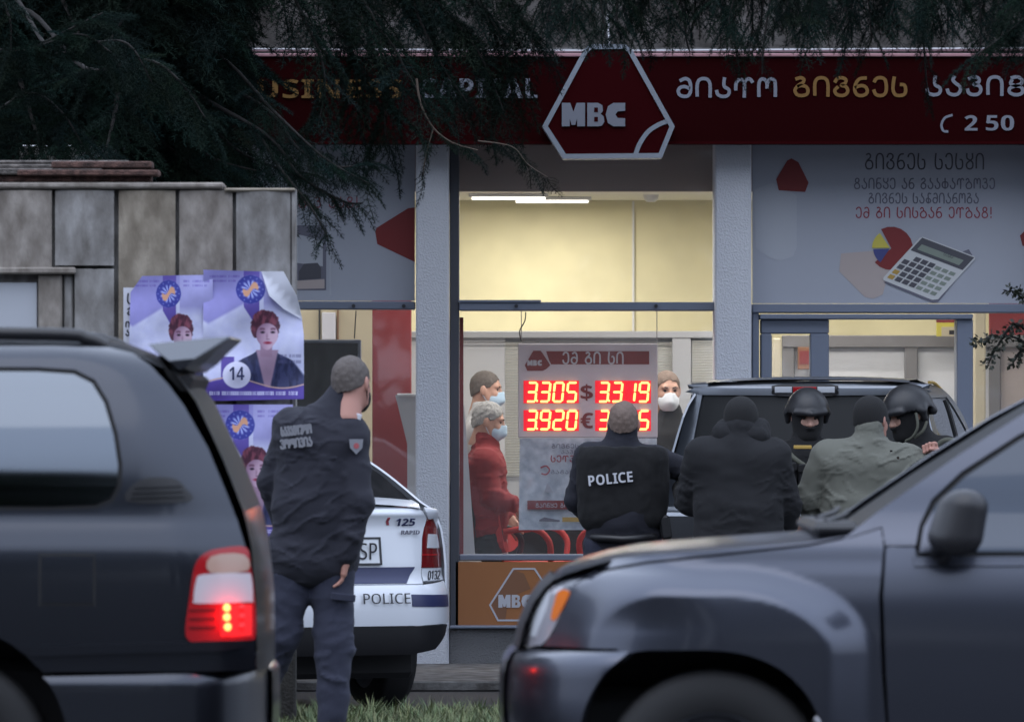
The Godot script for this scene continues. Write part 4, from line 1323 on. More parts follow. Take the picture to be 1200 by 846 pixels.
func led_digit(mb: MB, ch: String, x: float, y: float, w: float, hh: float, t: float, z: float) -> void:
	var sl := 0.1   # slant
	var pt := func(a: float, b: float) -> Vector2: return Vector2(x + a * w + b * hh * sl, y + b * hh)
	var tw := t / w
	var th := t / hh
	var seg := {
		"a": [0.0, 1.0, 1.0, 1.0], "d": [0.0, 0.0, 1.0, 0.0], "g": [0.0, 0.5, 1.0, 0.5],
		"f": [0.0, 1.0, 0.0, 0.5], "b": [1.0, 1.0, 1.0, 0.5], "e": [0.0, 0.5, 0.0, 0.0], "c": [1.0, 0.5, 1.0, 0.0]}
	for k in SEG[ch]:
		var e: Array = seg[k]
		var a: Vector2 = pt.call(e[0], e[1])
		var b: Vector2 = pt.call(e[2], e[3])
		var dir := (b - a).normalized()
		var nn := Vector2(-dir.y, dir.x) * t * 0.5
		a += dir * t * 0.42
		b -= dir * t * 0.42
		mb.prism(PackedVector2Array([a - nn * 0.9, b - nn * 0.9, b + dir * t * 0.3, b + nn * 0.9, a + nn * 0.9, a - dir * t * 0.3]), z, z + 0.006)

func rate_board() -> void:
	var d := 42.95
	var s := thing("exchange_rate_board", "hanging grey currency board with glowing red digits in the middle window", "display board", P(689, 513, d))
	var off := Transform3D(Basis(), -s.position)
	var mb := MB.new()
	slab(mb, 607, 771, 402.5, 513, d, d + 0.06, 0.006)
	part("panel", mb, M.board_grey, s, off)
	var f := d - 0.002
	cutout("header_band", [[640, 411.5], [761, 411.5], [761, 427], [645, 427]], f, 0.001, M.print_red, s)
	cutout("emblem", [[625, 411], [634, 411], [645, 428], [638, 434.5], [618, 434.5], [615, 428]], f - 0.002, 0.002, M.print_red, s)
	arc_band("emblem_line", [[634.5, 411], [645.5, 428], [637, 434.5]], 0.006, f - 0.004, M.board_grey, s)
	var letters := MB.new()
	var holes := MB.new()
	var a := p2(618, 428.5, f)
	var b := p2(635, 422, f)
	block_mbc(letters, holes, a.x, a.y, b.x - a.x, b.y - a.y, -f + 0.003, -f + 0.005)
	part("emblem_lettering", letters, M.reflective_grey, s, off)
	words("lettering", "ემ ბი სი", 660, 730, 413, 426, f - 0.002, 1.9, M.reflective_grey, s, 0.001)
	for e in [[613.5, 678.5, 446, 472.5], [697.5, 763, 446, 472.5], [613.5, 678.5, 480.5, 505], [697.5, 763, 480.5, 505]]:
		cutout("led_module_display", [[e[0], e[2]], [e[1], e[2]], [e[1], e[3]], [e[0], e[3]]], f - 0.001, 0.004, M.led_module, s)
	var rows := [["3.305", 617, 448.5, 470.5], ["3.319", 701.5, 448.5, 470.5], ["3.920", 617, 481.5, 503], ["3.945", 701.5, 481.5, 503]]
	for r in rows:
		var x: float = r[1]
		var chars: String = r[0]
		for ch in chars:
			if ch == ".":
				var dot := MB.new()
				var q := p2(x - 3.2, r[3], f)
				dot.prism(ellipse(q.x, q.y + 0.004, 0.007, 0.007, 8), -f + 0.006, -f + 0.011)
				part("led_point_display", dot, M.led_segment, s, off)
				continue
			var q := p2(x, r[3], f)
			var dg := MB.new()
			led_digit(dg, ch, q.x, q.y, 10.4 * d / F, (r[3] - r[2]) * d / F, 2.9 * d / F, -f + 0.006)
			part("led_digit_display", dg, M.led_segment, s, off)
			x += 15.6
	roman("currency_mark", "$", true, 680.5, 695, 450, 469.5, f, M.print_red, s, 0.002)
	roman("currency_mark", "€", true, 680.5, 695.5, 483.5, 502, f, M.print_red, s, 0.002)
	for px in [611, 770]:
		mb = MB.new()
		mb.tube([P(px, 362, d + 0.02), P(px, 404, d + 0.02)], [0.003], 5)
		part("hanging_wire", mb, M.steel, s, off)
	var lt := AreaLight3D.new()
	lt.name = "display_glow"
	lt.area_size = Vector2(0.8, 0.32)
	lt.light_color = Color(1.0, 0.12, 0.12)
	lt.light_energy = 0.06
	lt.shadow_enabled = true
	lt.rotation_degrees = Vector3(0, 180, 0)
	lt.position = Vector3(0, 0.2, 0.03)
	s.add_child(lt)
	# notice hung below the board
	s = thing("hanging_notice", "pale blue-grey notice with a red strip hung under the rate board", "notice", P(690, 621, d))
	off = Transform3D(Basis(), -s.position)
	var wav := func(u: float, w: float) -> Vector3: return Vector3(u, w, -d + 0.008 * sin(w * 9.0 + u * 4.0) + 0.006 * sin(u * 11.0 - w * 5.0))
	mb = MB.new()
	mb.patch(outline([[609, 513.5], [770, 513.5], [771, 621], [608, 621]], d), wav, 0.04, Vector3(0, 0, 1), 0.004)
	part("sheet", mb, M.notice_paper, s, off)
	f = d - 0.024
	cutout("red_strip", [[618, 586.5], [760, 586.5], [760, 597], [618, 597]], f, 0.002, M.print_red, s)
	words("lettering", "დაიწყე ბიზნესი სესხით ბანკთან", 628, 750, 590, 594.5, f - 0.002, 0.7, M.film_pale, s, 0.0005)
	words("lettering", "ბიზნეს სესხი თანხა", 647, 740, 520.5, 525, f, 0.8, M.print_grey, s, 0.0005)
	words("lettering", "კაპიტალი ბანკი", 658, 728, 527.5, 531.5, f, 0.7, M.print_grey, s, 0.0005)
	words("lettering", "სერვისი თანხით", 646, 742, 534, 541, f, 1.3, M.print_text_red, s, 0.0005)
	arc_band("round_mark", [[634, 548], [640, 546], [644, 551], [640, 556], [635, 555]], 0.01, f, M.print_text_red, s)
	words("lettering", "გადარიცხვა".replace("ც", "გ"), 646, 700, 551, 555, f, 0.7, M.print_grey, s, 0.0005)
	cutout("print_mark", [[641, 567], [643, 567], [648, 577], [638, 577]], f, 0.001, M.film_grey, s)
	cutout("print_mark", [[632, 609], [638, 606], [656, 609.5], [656, 611.5], [632, 611]], f, 0.001, M.print_grey, s)
	cutout("print_mark", [[659, 606], [690, 606], [690, 611.5], [659, 611.5]], f, 0.001, M.print_gold, s)

# ------------------------------------------------------------------ old concrete wall on the left
func panel_wall() -> void:
	var d := 33.6
	var base := P(170, HZ + EYE * F / d, d)
	var wl := thing("panel_wall", "weathered wall of grey concrete panels at the left with dark joints", "wall", base)
	var off := Transform3D(Basis(), -base)
	# core behind the panels
	var mb := MB.new()
	slab(mb, -500, 345, 222, 701, d + 0.06, d + 0.24)
	part("core", mb, M.old_concrete_cool, wl, off)
	var edges := [-330, -262, -196, -130, -66, -1]
	var k := 0
	var panels := [[-4, 61, 222, 318], [63, 134, 222, 312], [137.5, 206, 222, 640], [208.5, 273, 222, 640], [275.5, 341, 222, 640], [-70, -6, 222, 318], [-136, -72, 222, 318], [86, 134, 314, 640], [-200, -138, 222, 640], [-264, -202, 222, 640]]
	for e in panels:
		mb = MB.new()
		var a := P(e[0], e[3], d)
		var b := P(e[1], e[2], d)
		var w := b.x - a.x
		var hh := b.y - a.y
		var sag := rng.randf_range(-0.006, 0.006)
		# a panel with a broad, shallow rib: its face bows forward
		var fn := func(u: float, vv: float) -> Vector3: return Vector3(a.x + u, a.y + vv, -d + 0.02 * sin(PI * clampf(u / w, 0.0, 1.0)) + sag + 0.006 * sin(vv * 5.0 + k))
		mb.patch(poly([[0.004, 0.004], [w - 0.004, 0.004], [w - 0.004, hh - 0.004], [0.004, hh - 0.004]]), fn, 0.07, Vector3(0, 0, 1), 0.07)
		part("panel", mb, [M.old_concrete, M.old_concrete_cool, M.old_concrete_warm][k % 3], wl, off)
		k += 1
	slab_part("edge_post", 341.5, 346, 221, 700, d - 0.01, d + 0.24, M.old_concrete_cool, wl).transform = off
	slab_part("coping", -500, 262, 213.5, 221, d - 0.03, d + 0.27, M.old_concrete, wl, 0.01).transform = off
	slab_part("coping", 262.5, 346, 220, 224.5, d - 0.03, d + 0.27, M.old_concrete_warm, wl, 0.008).transform = off
	# recess with a pale door on the left
	slab_part("lintel", -330, 88, 313, 321, d - 0.04, d + 0.1, M.old_concrete, wl, 0.008).transform = off
	slab_part("jamb", 44, 72, 321, 640, d - 0.0, d + 0.1, M.old_concrete, wl, 0.008).transform = off
	slab_part("jamb", 74, 85, 321, 640, d + 0.02, d + 0.1, M.old_concrete_cool, wl, 0.008).transform = off
	slab_part("door_panel", -130, 43, 331, 860, d + 0.03, d + 0.07, M.film_pale, wl, 0.004).transform = off
	slab_part("base", 137, 346, 624, 700, d - 0.03, d + 0.1, M.concrete_base, wl, 0.012).transform = off
	slab_part("footing", -500, 346, 702, 870, d + 0.02, d + 0.2, M.dark_footing, wl, 0.01).transform = off
	# old boards lying on the coping
	var i := 0
	for e in [[-320, 176, 205, 213, 0.02], [-300, 120, 197, 204.5, -0.01], [20, 186, 199, 206, -0.03], [-280, 90, 192, 197, 0.03], [60, 178, 189, 197, -0.02], [-310, 150, 187.5, 191.5, 0.04], [-200, 40, 199, 205, 0.12]]:
		mb = MB.new()
		var a := P(e[0], e[3], d)
		var b := P(e[1], e[2], d)
		mb.box(Vector3((a.x + b.x) * 0.5, (a.y + b.y) * 0.5, -d - 0.08 - e[4]), Vector3(b.x - a.x, (b.y - a.y), 0.17), 0.006, Basis(Vector3(0, 1, 0), e[4] * 0.6) * Basis(Vector3(0, 0, 1), e[4] * 0.04))
		tag(part(numbered("old_board"), mb, M.old_board if i % 2 == 0 else M.old_board_grey, self), ["long reddish board at the bottom of the pile on the concrete wall", "grey board resting on the longest reddish board of the pile", "short reddish board end jutting out furthest from the pile", "thin grey board in the middle of the pile on the wall", "short reddish board lying across the upper grey boards", "thin grey board topmost on the pile on the wall", "crooked reddish board wedged askew in the pile on the wall"][i], "board", "boards piled on the concrete wall")
		i += 1

# ------------------------------------------------------------------ posters: a print of a generic portrait with violet and white fields
func poster_image() -> ImageTexture:
	var w := 330
	var hgt := 450
	var im := Image.create(w, hgt, false, Image.FORMAT_RGBA8)
	var violet := Color(0.52, 0.50, 0.76)
	var pale := Color(0.86, 0.87, 0.94)
	var deep := Color(0.34, 0.26, 0.61)
	var nz := FastNoiseLite.new()
	nz.seed = 5
	nz.frequency = 0.02
	var cover := func(c: Color, k: Color, a: float) -> Color: return c.lerp(k, clampf(a, 0.0, 1.0))
	for y in hgt:
		for x in w:
			var u := float(x) / w
			var t := float(y) / hgt
			var n := nz.get_noise_2d(x, y)
			var c: Color = pale.lerp(Color(0.78, 0.79, 0.91), 0.5 + n * 0.5)
			c = cover.call(c, violet.lerp(pale, 0.18), (0.42 - absf(u - 0.05) * 0.42 - t) * 40.0)
			if u > 0.60: c = cover.call(c, violet.lerp(pale, 0.4), (0.33 - t) * 12.0)
			if u > 0.40 and u < 0.56: c = cover.call(c, deep.lerp(violet, 0.3), (0.48 - (0.56 - u) * 1.2 - t) * 60.0)
			# bust: dark jacket, open collar
			var cx := 0.62
			var sh := 0.08 + clampf(t - 0.60, 0.0, 0.3) * 1.05 + 0.10 * smoothstep(0.62, 0.70, t)
			var ju := (u - cx) / maxf(sh, 0.01)
			if t > 0.61 and t < 0.93:
				var jack := Color(0.15, 0.17, 0.30).lerp(Color(0.25, 0.27, 0.42), clampf(0.5 + 2.0 * nz.get_noise_2d(x * 2.0, y * 0.7 + 90.0), 0.0, 1.0))
				c = cover.call(c, jack, (1.0 - absf(ju)) * 14.0)
				c = cover.call(c, Color(0.66, 0.55, 0.63), (0.115 - (t - 0.63) * 0.30 - absf(u - cx - 0.015)) * 60.0)
			# neck, head, hair
			c = cover.call(c, Color(0.62, 0.50, 0.58), minf((0.066 - absf(u - cx - 0.005)) * 70.0, minf(t - 0.5, 0.67 - t) * 60.0))
			var hr := Vector2((u - cx + 0.004) / 0.150, (t - 0.425) / (0.125 if t < 0.425 else 0.16)).length() + 0.10 * nz.get_noise_2d(x * 2.5, y * 2.5)
			var hairc := Color(0.30, 0.15, 0.22).lerp(Color(0.56, 0.30, 0.36), clampf(0.45 + 1.5 * nz.get_noise_2d(x * 1.2 + y * 0.8, y * 0.5 - x * 1.5) + (0.40 - t) * 2.0, 0.0, 1.0))
			if t < 0.52: c = cover.call(c, hairc, (1.0 - hr) * 14.0)
			var fl := Vector2((u - cx - 0.014) / (0.112 - 0.030 * smoothstep(0.52, 0.60, t)), (t - 0.492) / (0.122 if t > 0.492 else 0.088))
			var fa := (1.0 - fl.length()) * 16.0
			if fa > 0.0:
				var skin := Color(0.80, 0.68, 0.74).lerp(Color(0.58, 0.44, 0.54), clampf(-fl.x * 0.6 + 0.15 + 0.25 * fl.length_squared() - 0.2 * fl.y, 0.0, 1.0))
				var eu := absf(u - cx - 0.020)
				skin = skin.lerp(Color(0.42, 0.27, 0.35), clampf((0.012 - absf(t - 0.449 - absf(eu - 0.055) * 0.12)) * 150.0, 0.0, 1.0) * clampf((0.034 - absf(eu - 0.054)) * 60.0, 0.0, 1.0) * 0.8)
				skin = skin.lerp(Color(0.28, 0.20, 0.28), clampf(1.2 - Vector2((eu - 0.051) / 0.026, (t - 0.476) / 0.011).length(), 0.0, 1.0) * 1.6)
				skin = skin.lerp(Color(0.55, 0.40, 0.49), clampf(1.0 - Vector2((u - cx - 0.012) / 0.016, (t - 0.505) / 0.035).length(), 0.0, 1.0) * 0.7)
				skin = skin.lerp(Color(0.40, 0.26, 0.34), clampf(1.0 - Vector2((u - cx - 0.022) / 0.030, (t - 0.529) / 0.007).length(), 0.0, 1.0) * 0.8)
				skin = skin.lerp(Color(0.62, 0.22, 0.34), clampf(1.2 - Vector2((u - cx - 0.020) / 0.046, (t - 0.556) / 0.013).length(), 0.0, 1.0) * 1.5)
				c = cover.call(c, skin, fa)
			# fields at the foot
			if t > 0.66 and t < 0.9: c = cover.call(c, deep, (0.07 - absf(u - 0.24)) * 80.0)
			c = cover.call(c, deep, (t - 0.86 + 0.04 * sin(u * 6.0)) * 70.0)
			c = cover.call(c, Color(0.80, 0.66, 0.62), (0.008 - absf(t - 0.86 + 0.04 * sin(u * 6.0))) * 200.0)
			if t > 0.925 and t < 0.955 and u > 0.06 and u < 0.94 and fposmod(u * 31.0 + sin(u * 50.0), 1.0) > 0.3 and sin(u * 300.0) + sin(t * 400.0) > -1.0: c = Color(0.80, 0.80, 0.92)
			# round emblem with dots
			var em := Vector2((u - 0.47) * w / 50.0, (t - 0.15) * hgt / 50.0)
			c = cover.call(c, Color(0.20, 0.22, 0.58), (1.0 - em.length()) * 20.0)
			if em.length() < 1.0:
				c = cover.call(c, Color(0.62, 0.66, 0.88), (0.11 - absf(em.length() - 0.82)) * 14.0 * (0.5 - absf(sin(atan2(em.y, em.x) * 6.0))))
				c = cover.call(c, Color(0.84, 0.62, 0.48), (0.27 - absf(em.y + em.x * 0.35 + 0.2 * sin(em.x * 7.0))) * 12.0 * clampf((0.55 - absf(em.x)) * 6.0, 0.0, 1.0))
			# round white field for the number
			c = cover.call(c, Color(0.88, 0.88, 0.95), (1.0 - Vector2((u - 0.33) * w / 47.0, (t - 0.80) * hgt / 47.0).length()) * 20.0)
			# small lines of print
			for e in [[0.05, 0.06, 0.36], [0.085, 0.06, 0.32], [0.05, 0.64, 0.95], [0.085, 0.64, 0.92]]:
				if absf(t - e[0]) < 0.008 and u > e[1] and u < e[2] and fposmod(u * 37.0 + sin(u * 90.0) * 0.6, 1.0) > 0.35: c = c.lerp(deep, 0.4)
			for e in [[0.655, 0.76, 0.97], [0.70, 0.74, 0.97]]:
				if absf(t - e[0]) < 0.012 and u > e[1] and u < e[2] and fposmod(u * 27.0 + sin(u * 70.0) * 0.6, 1.0) > 0.3: c = c.lerp(Color(0.4, 0.4, 0.55), 0.45)
			var g := 1.0 + 0.08 * nz.get_noise_2d(x * 0.4, y * 0.4)
			im.set_pixel(x, y, Color(c.r * g, c.g * g, c.b * g))
	return ImageTexture.create_from_image(im)

func wall_posters() -> void:
	var m := mat("poster_print", 0.72, 0.72, 0.74, 0.6)
	m.albedo_color = Color(0.93, 0.93, 0.96)
	m.albedo_texture = poster_image()
	var d := 33.52
	# columns, rows of the four corners: left, right, top, foot; then how the sheet curls
	var sheets := [
		[150, 250, 322, 470, 0.0, "creased violet election poster with portrait, tucked under the curling one on the wall", 0.011],
		[238, 356, 316, 470, 0.055, "violet election poster numbered 14 with its upper corner peeling off the concrete wall", 0.017],
		[168, 242, 474, 640, 0.0, "lower violet election poster half behind the parked car on the concrete wall", 0.011],
		[226, 343, 474, 632, 0.02, "lower violet election poster beside the walking officer on the concrete wall", 0.01]]
	var i := 0
	for s in sheets:
		var dd: float = d - 0.008 * i
		var a := P(s[0], s[3], dd)
		var b := P(s[1], s[2], dd)
		var o := thing("election_poster", s[5], "poster", a, 0.0, "election posters on the concrete wall")
		var w := b.x - a.x
		var hh := b.y - a.y
		var curl: float = s[4]
		var amp: float = s[6]
		var peel: bool = i == 1
		var fn := func(u: float, vv: float) -> Vector3:
			var z := amp * (sin(u * 17.0 + vv * 6.0) + 0.6 * sin(vv * 21.0 - u * 9.0)) + curl * (u / w) * (vv / hh)
			return Vector3(u, vv, z + 0.012)
		var mb := MB.new()
		var pl := poly([[0, 0], [w, 0.01], [w * 1.0, hh * 0.5], [w * 0.98, hh * 0.62], [w * 0.58, hh * 0.985], [0, hh]]) if peel else poly([[0, 0], [w, 0], [w * 0.99, hh], [w * 0.16, hh * 0.99], [0.01, hh * 0.86]]) if i == 0 else poly([[0, 0], [w, 0], [w, hh], [0, hh]])
		mb.patch(pl, fn, 0.035, Vector3(0, 0, 1), 0.0)
		part("sheet", mb, m, o)
		if peel:
			# the corner that has come loose and hangs folded over, white side out
			mb = MB.new()
			var f0 := Vector2(w * 0.58, hh * 0.985)
			var f1 := Vector2(w * 0.985, hh * 0.62)
			var f2 := Vector2(w * 0.80, hh * 0.985)
			var f3 := Vector2(w * 0.93, hh * 0.80)
			var ff := func(u: float, vv: float) -> Vector3:
				var p: Vector3 = fn.call(u, vv)
				var t := Geometry2D.get_closest_point_to_segment(Vector2(u, vv), f0, f1).distance_to(Vector2(u, vv))
				return p + Vector3(0, 0, 0.012 + 0.5 * t - 1.4 * t * t)
			mb.patch(PackedVector2Array([f0, Vector2(w * 0.66, hh * 0.80), Vector2(w * 0.80, hh * 0.70), f1, f3, f2]), ff, 0.03, Vector3(0, 0, 1), 0.002)
			part("folded_corner", mb, M.paper_white, o)
			latin("number", "14", true, w * 0.26, w * 0.41, hh * 0.16, hh * 0.10, M.police_blue, o, Transform3D(Basis(), Vector3(0, 0.0, 0.045)), 0.001)
		if i == 3:
			latin("number", "14", true, w * 0.26, w * 0.41, hh * 0.16, hh * 0.10, M.police_blue, o, Transform3D(Basis(), Vector3(0, 0.0, 0.04)), 0.001)
		i += 1
	# strip of older white paper with dark letters
	var q := thing("paper_strip", "narrow white paper strip with dark letters left of the posters", "poster", P(146, 402, d))
	var mb2 := MB.new()
	slab(mb2, 144, 160, 337, 420, d + 0.03, d + 0.034)
	part("sheet", mb2, M.paper_white, q, Transform3D(Basis(), -q.position))
	for e in [["ს", 149, 156, 344, 356], ["ზ", 149, 156, 361, 369], ["ით", 147, 157, 377, 383], ["აბ", 147, 157, 387, 393]]:
		words("lettering", e[0], e[1], e[2], e[3], e[4], d + 0.028, 1.7, M.ink, q, 0.0005)
	q = thing("paper_scrap", "white paper scrap behind the peeling poster on the concrete wall", "poster", P(325, 402, d))
	mb2 = MB.new()
	slab(mb2, 305, 333, 331, 400, d + 0.035, d + 0.039)
	part("sheet", mb2, M.paper_white, q, Transform3D(Basis(), -q.position))

# ------------------------------------------------------------------ vehicles
# near and far copy of a side panel (the far one mirrored)
func both(called: String, mb: MB, m: Material, parent: Node) -> void:
	part(called, mb, m, parent)
	var o := MB.new()
	o.add(mb, Transform3D(Basis.from_scale(Vector3(1, 1, -1)), Vector3.ZERO))
	part(called, o, m, parent)

func wheel(parent: Node, at: Vector3, r: float, w: float, out: float, spokes := 6) -> void:
	var n := Node3D.new()
	n.name = "wheel"
	n.position = at
	n.rotation_degrees = Vector3(90.0 * out, 0, 0)   # the axle is the local y axis, pointing outwards
	parent.add_child(n, true)
	var mb := MB.new()
	mb.lathe([Vector2(r * 0.62, -w * 0.5), Vector2(r * 0.9, -w * 0.5), Vector2(r * 0.985, -w * 0.38), Vector2(r, 0), Vector2(r * 0.985, w * 0.38), Vector2(r * 0.93, w * 0.48), Vector2(r * 0.8, w * 0.52), Vector2(r * 0.64, w * 0.48), Vector2(r * 0.62, w * 0.4)], 40)
	part("tyre", mb, M.black_rubber, n)
	mb = MB.new()
	mb.lathe([Vector2(r * 0.62, -w * 0.4), Vector2(r * 0.56, w * 0.1), Vector2(r * 0.6, w * 0.4), Vector2(r * 0.63, w * 0.44)], 32)
	mb.lathe([Vector2(r * 0.56, -w * 0.1), Vector2(0.0, -w * 0.1)], 24)
	mb.lathe([Vector2(r * 0.17, w * 0.2), Vector2(r * 0.15, w * 0.38), Vector2(0.0, w * 0.4)], 16)
	for k in spokes:
		var a := TAU * k / spokes
		var dir := Vector3(cos(a), 0, sin(a))
		mb.box(dir * r * 0.36 + Vector3.UP * w * 0.28, Vector3(r * 0.5, w * 0.16, r * 0.13), r * 0.03, Basis(dir, Vector3.UP, dir.cross(Vector3.UP)))
	part("rim", mb, M.rim_alloy, n)

func arch_liner(parent: Node, pts: PackedVector2Array, z1: float, z0: float) -> void:
	for s in [1.0, -1.0]:
		var mb := MB.new()
		for k in pts.size() - 1:
			var a := pts[k]
			var b := pts[k + 1]
			mb.quad(Vector3(a.x, a.y, z1 * s), Vector3(b.x, b.y, z1 * s), Vector3(b.x, b.y, z0 * s), Vector3(a.x, a.y, z0 * s))
		var c := PackedVector2Array(pts)
		for k in range(1, pts.size() - 1):
			mb.tri(Vector3(pts[0].x, pts[0].y, z0 * s), Vector3(pts[k].x, pts[k].y, z0 * s), Vector3(pts[k + 1].x, pts[k + 1].y, z0 * s))
		part("arch_liner", mb, M.black_rubber, parent)

# ---- the dark grey off-road car cut by the left edge, seen from its side
const RD := 24.2
func rear_suv() -> void:
	var xc := (-500.0 - 600.0) * RD / F
	var o := thing("parked_suv", "dark blue-grey off-road car with its brake light lit and roof spoiler", "car", Vector3(xc, 0, -(RD + 0.97)))
	var X := func(px: float) -> float: return (px - 600.0) * RD / F - xc
	var Y := func(py: float) -> float: return EYE + (HZ - py) * RD / F
	var pg := func(a: Array) -> PackedVector2Array:
		var r := PackedVector2Array()
		for e in a: r.append(Vector2(X.call(e[0]), Y.call(e[1])))
		return r
	var prof := [[0.3, 0.90], [0.5, 0.935], [0.7, 0.955], [0.85, 0.967], [1.0, 0.972], [1.13, 0.968], [1.2, 0.952], [1.265, 0.9335], [1.30, 0.9305], [1.36, 0.9265], [1.42, 0.9195], [1.5, 0.905], [1.6, 0.880], [1.7, 0.846], [1.78, 0.812], [1.84, 0.765], [1.875, 0.70], [1.9, 0.6]]
	var back := []
	for e in [[900, 298], [785, 298], [750, 298], [700, 297], [645, 292], [600, 282], [560, 266], [500, 241], [450, 212], [428, 193], [412, 170], [402, 145], [396, 110]]: back.append([Y.call(e[0]), X.call(e[1])])
	var zf := func(x: float, y: float) -> float:
		var e := maxf(0.0, (x - look(back, y) + 0.30) / 0.30)
		return look(prof, y) - 0.11 * e * e * (1.0 if e < 1.3 else 1.69 / (e * e))
	var skin := func(lift: float) -> Callable: return func(x: float, y: float) -> Vector3: return Vector3(x, y, zf.call(x, y) + lift)
	var front := Vector3(0, 0, 1)
	# arches
	var arch := PackedVector2Array()
	for k in 25:
		var a := deg_to_rad(lerpf(-8.0, 188.0, k / 24.0))
		arch.append(Vector2(X.call(-70) + 0.455 * cos(a), 0.43 + 0.455 * sin(a)))
	var farch := PackedVector2Array()
	for p in arch: farch.append(p - Vector2(2.85, 0))
	# rear quarter panel with the window opening left out
	var win: PackedVector2Array = pg.call([[-186, 598], [60, 598], [112, 596], [131, 588], [141, 570], [142, 545], [136, 508], [124, 470], [108, 445], [84, 433], [40, 430], [-186, 429]])
	var q := PackedVector2Array()
	q.append_array(pg.call([[298, 787], [50, 788]]))
	for k in range(5, 23): if arch[k].y > Y.call(788): q.append(arch[k])
	q.append_array(pg.call([[-186, 788]]))
	q.append_array(win)
	q.append_array(pg.call([[-186, 405], [0, 404], [70, 404], [120, 406], [150, 413], [172, 428], [193, 450], [212, 475], [241, 525], [262, 575], [276, 610], [287, 645], [294, 700], [297, 750]]))
	var mb := MB.new()
	mb.patch(q, skin.call(0.0), 0.035, front)
	both("rear_quarter_panel", mb, M.suv_paint, o)
	mb = MB.new()
	mb.patch(win, skin.call(-0.008), 0.05, front, 0.02)
	both("window_seal", mb, M.black_rubber, o)
	mb = MB.new()
	mb.patch(Geometry2D.offset_polygon(win, -0.016)[0], skin.call(-0.001), 0.03, front, 0.004)
	both("side_window", mb, M.film_glass, o)
	# vent on the pillar
	mb = MB.new()
	mb.patch(smooth(pg.call([[147, 588], [161, 563], [200, 560], [216, 572], [221, 588]]), 3, true), skin.call(0.004), 0.03, front, 0.01)
	both("pillar_vent", mb, M.black_plastic, o)
	mb = MB.new()
	for k in 3:
		mb.patch(pg.call([[157 - k * 2, 569 + k * 6], [210 + k * 2, 567 + k * 6], [212 + k * 2, 570 + k * 6], [156 - k * 2, 572 + k * 6]]), skin.call(0.012), 0.03, front, 0.008)
	both("vent_louvre", mb, M.black_plastic, o)
	# fuel flap
	mb = MB.new()
	mb.patch(smooth(pg.call([[48, 655], [52, 652], [104, 652], [108, 656], [108, 702], [104, 706], [52, 706], [48, 702]]), 2, true), skin.call(0.005), 0.03, front, 0.02)
	part("fuel_flap", mb, M.suv_paint, o)
	mb = MB.new()
	mb.patch(smooth(pg.call([[45, 652], [50, 649], [106, 649], [111, 653], [111, 705], [106, 709], [50, 709], [45, 705]]), 2, true), skin.call(0.0015), 0.03, front, 0.0)
	part("fuel_flap_gap", mb, M.black_rubber, o)
	# moulding along the side
	mb = MB.new()
	mb.patch(pg.call([[30, 757], [150, 754], [262, 751], [286, 751], [288, 758], [264, 763], [150, 765], [34, 769]]), skin.call(0.024), 0.035, front, 0.026)
	both("side_moulding", mb, M.suv_paint, o)
	# rear lamp cluster
	var lamp: PackedVector2Array = smooth(pg.call([[222, 700], [228, 664], [240, 648], [262, 642], [287, 642], [292, 662], [297, 700], [298, 745], [288, 751], [240, 753], [222, 751], [217, 738]]), 3, true)
	mb = MB.new()
	mb.patch(lamp, skin.call(0.014), 0.02, front, 0.03)
	both("tail_lamp", mb, M.lens_red, o)
	mb = MB.new()
	mb.patch(smooth(pg.call([[247, 652], [284, 650], [289, 669], [246, 671]]), 3, true), skin.call(0.019), 0.02, front, 0.006)
	both("tail_lamp_window", mb, M.lens_beige, o)
	mb = MB.new()
	mb.patch(smooth(pg.call([[230, 680], [238, 673], [285, 672], [293, 676], [295, 704], [290, 706], [232, 707], [227, 702]]), 3, true), skin.call(0.020), 0.02, front, 0.006)
	both("tail_lamp_window", mb, M.lens_white, o)
	mb = MB.new()
	for k in 3: mb.patch(pg.call([[222, 714 + k * 10], [252, 714 + k * 10], [252, 717 + k * 10], [222, 717 + k * 10]]), skin.call(0.017), 0.02, front, 0.004)
	part("tail_lamp_rib", mb, M.lens_dark_red, o)
	# lit diodes
	for e in [[264, 712.5, 1], [264, 723.5, 1], [265, 735, 1], [281, 713, 0], [281, 724, 0], [281, 735, 0]]:
		var x: float = X.call(e[0])
		var y: float = Y.call(e[1])
		mb = MB.new()
		mb.lathe([Vector2(0.0, 0.012), Vector2(0.009, 0.010), Vector2(0.0155, 0.0)], 12, Transform3D(Basis(Vector3.RIGHT, PI / 2), Vector3(x, y, zf.call(x, y) + 0.012)))
		part("led_tail_light", mb, M.led_tail_light if e[2] == 1 else M.led_tail_light_dim, o)
	for e in [[236, 268], [268, 294]]:
		mb = MB.new()
		mb.patch(pg.call([[e[0] + 22 if e[0] == 236 else e[0], 709], [e[1], 709], [e[1], 746], [e[0] + 22 if e[0] == 236 else e[0], 747]]), skin.call(0.0165), 0.02, front, 0.002)
		part("led_tail_light_reflector", mb, M.led_tail_light_dim, o)
	var br := OmniLight3D.new()
	br.name = "brake_glow"
	br.light_color = Color(1.0, 0.1, 0.06)
	br.light_energy = 0.02
	br.light_size = 0.04
	br.omni_range = 20.0
	br.shadow_enabled = true
	br.position = Vector3(X.call(272), Y.call(724), zf.call(X.call(272), Y.call(724)) + 0.06)
	o.add_child(br)
	# bumper
	var bx: float = X.call(313)
	var bf := func(x: float, y: float) -> Vector3:
		var e := clampf((x - bx + 0.5) / 0.5, 0.0, 0.995)
		return Vector3(x, y, 0.985 * sqrt(1.0 - pow(e, 4.0)) - 0.03 * pow(maxf(0.0, (y - 0.66) / 0.06), 2.0))
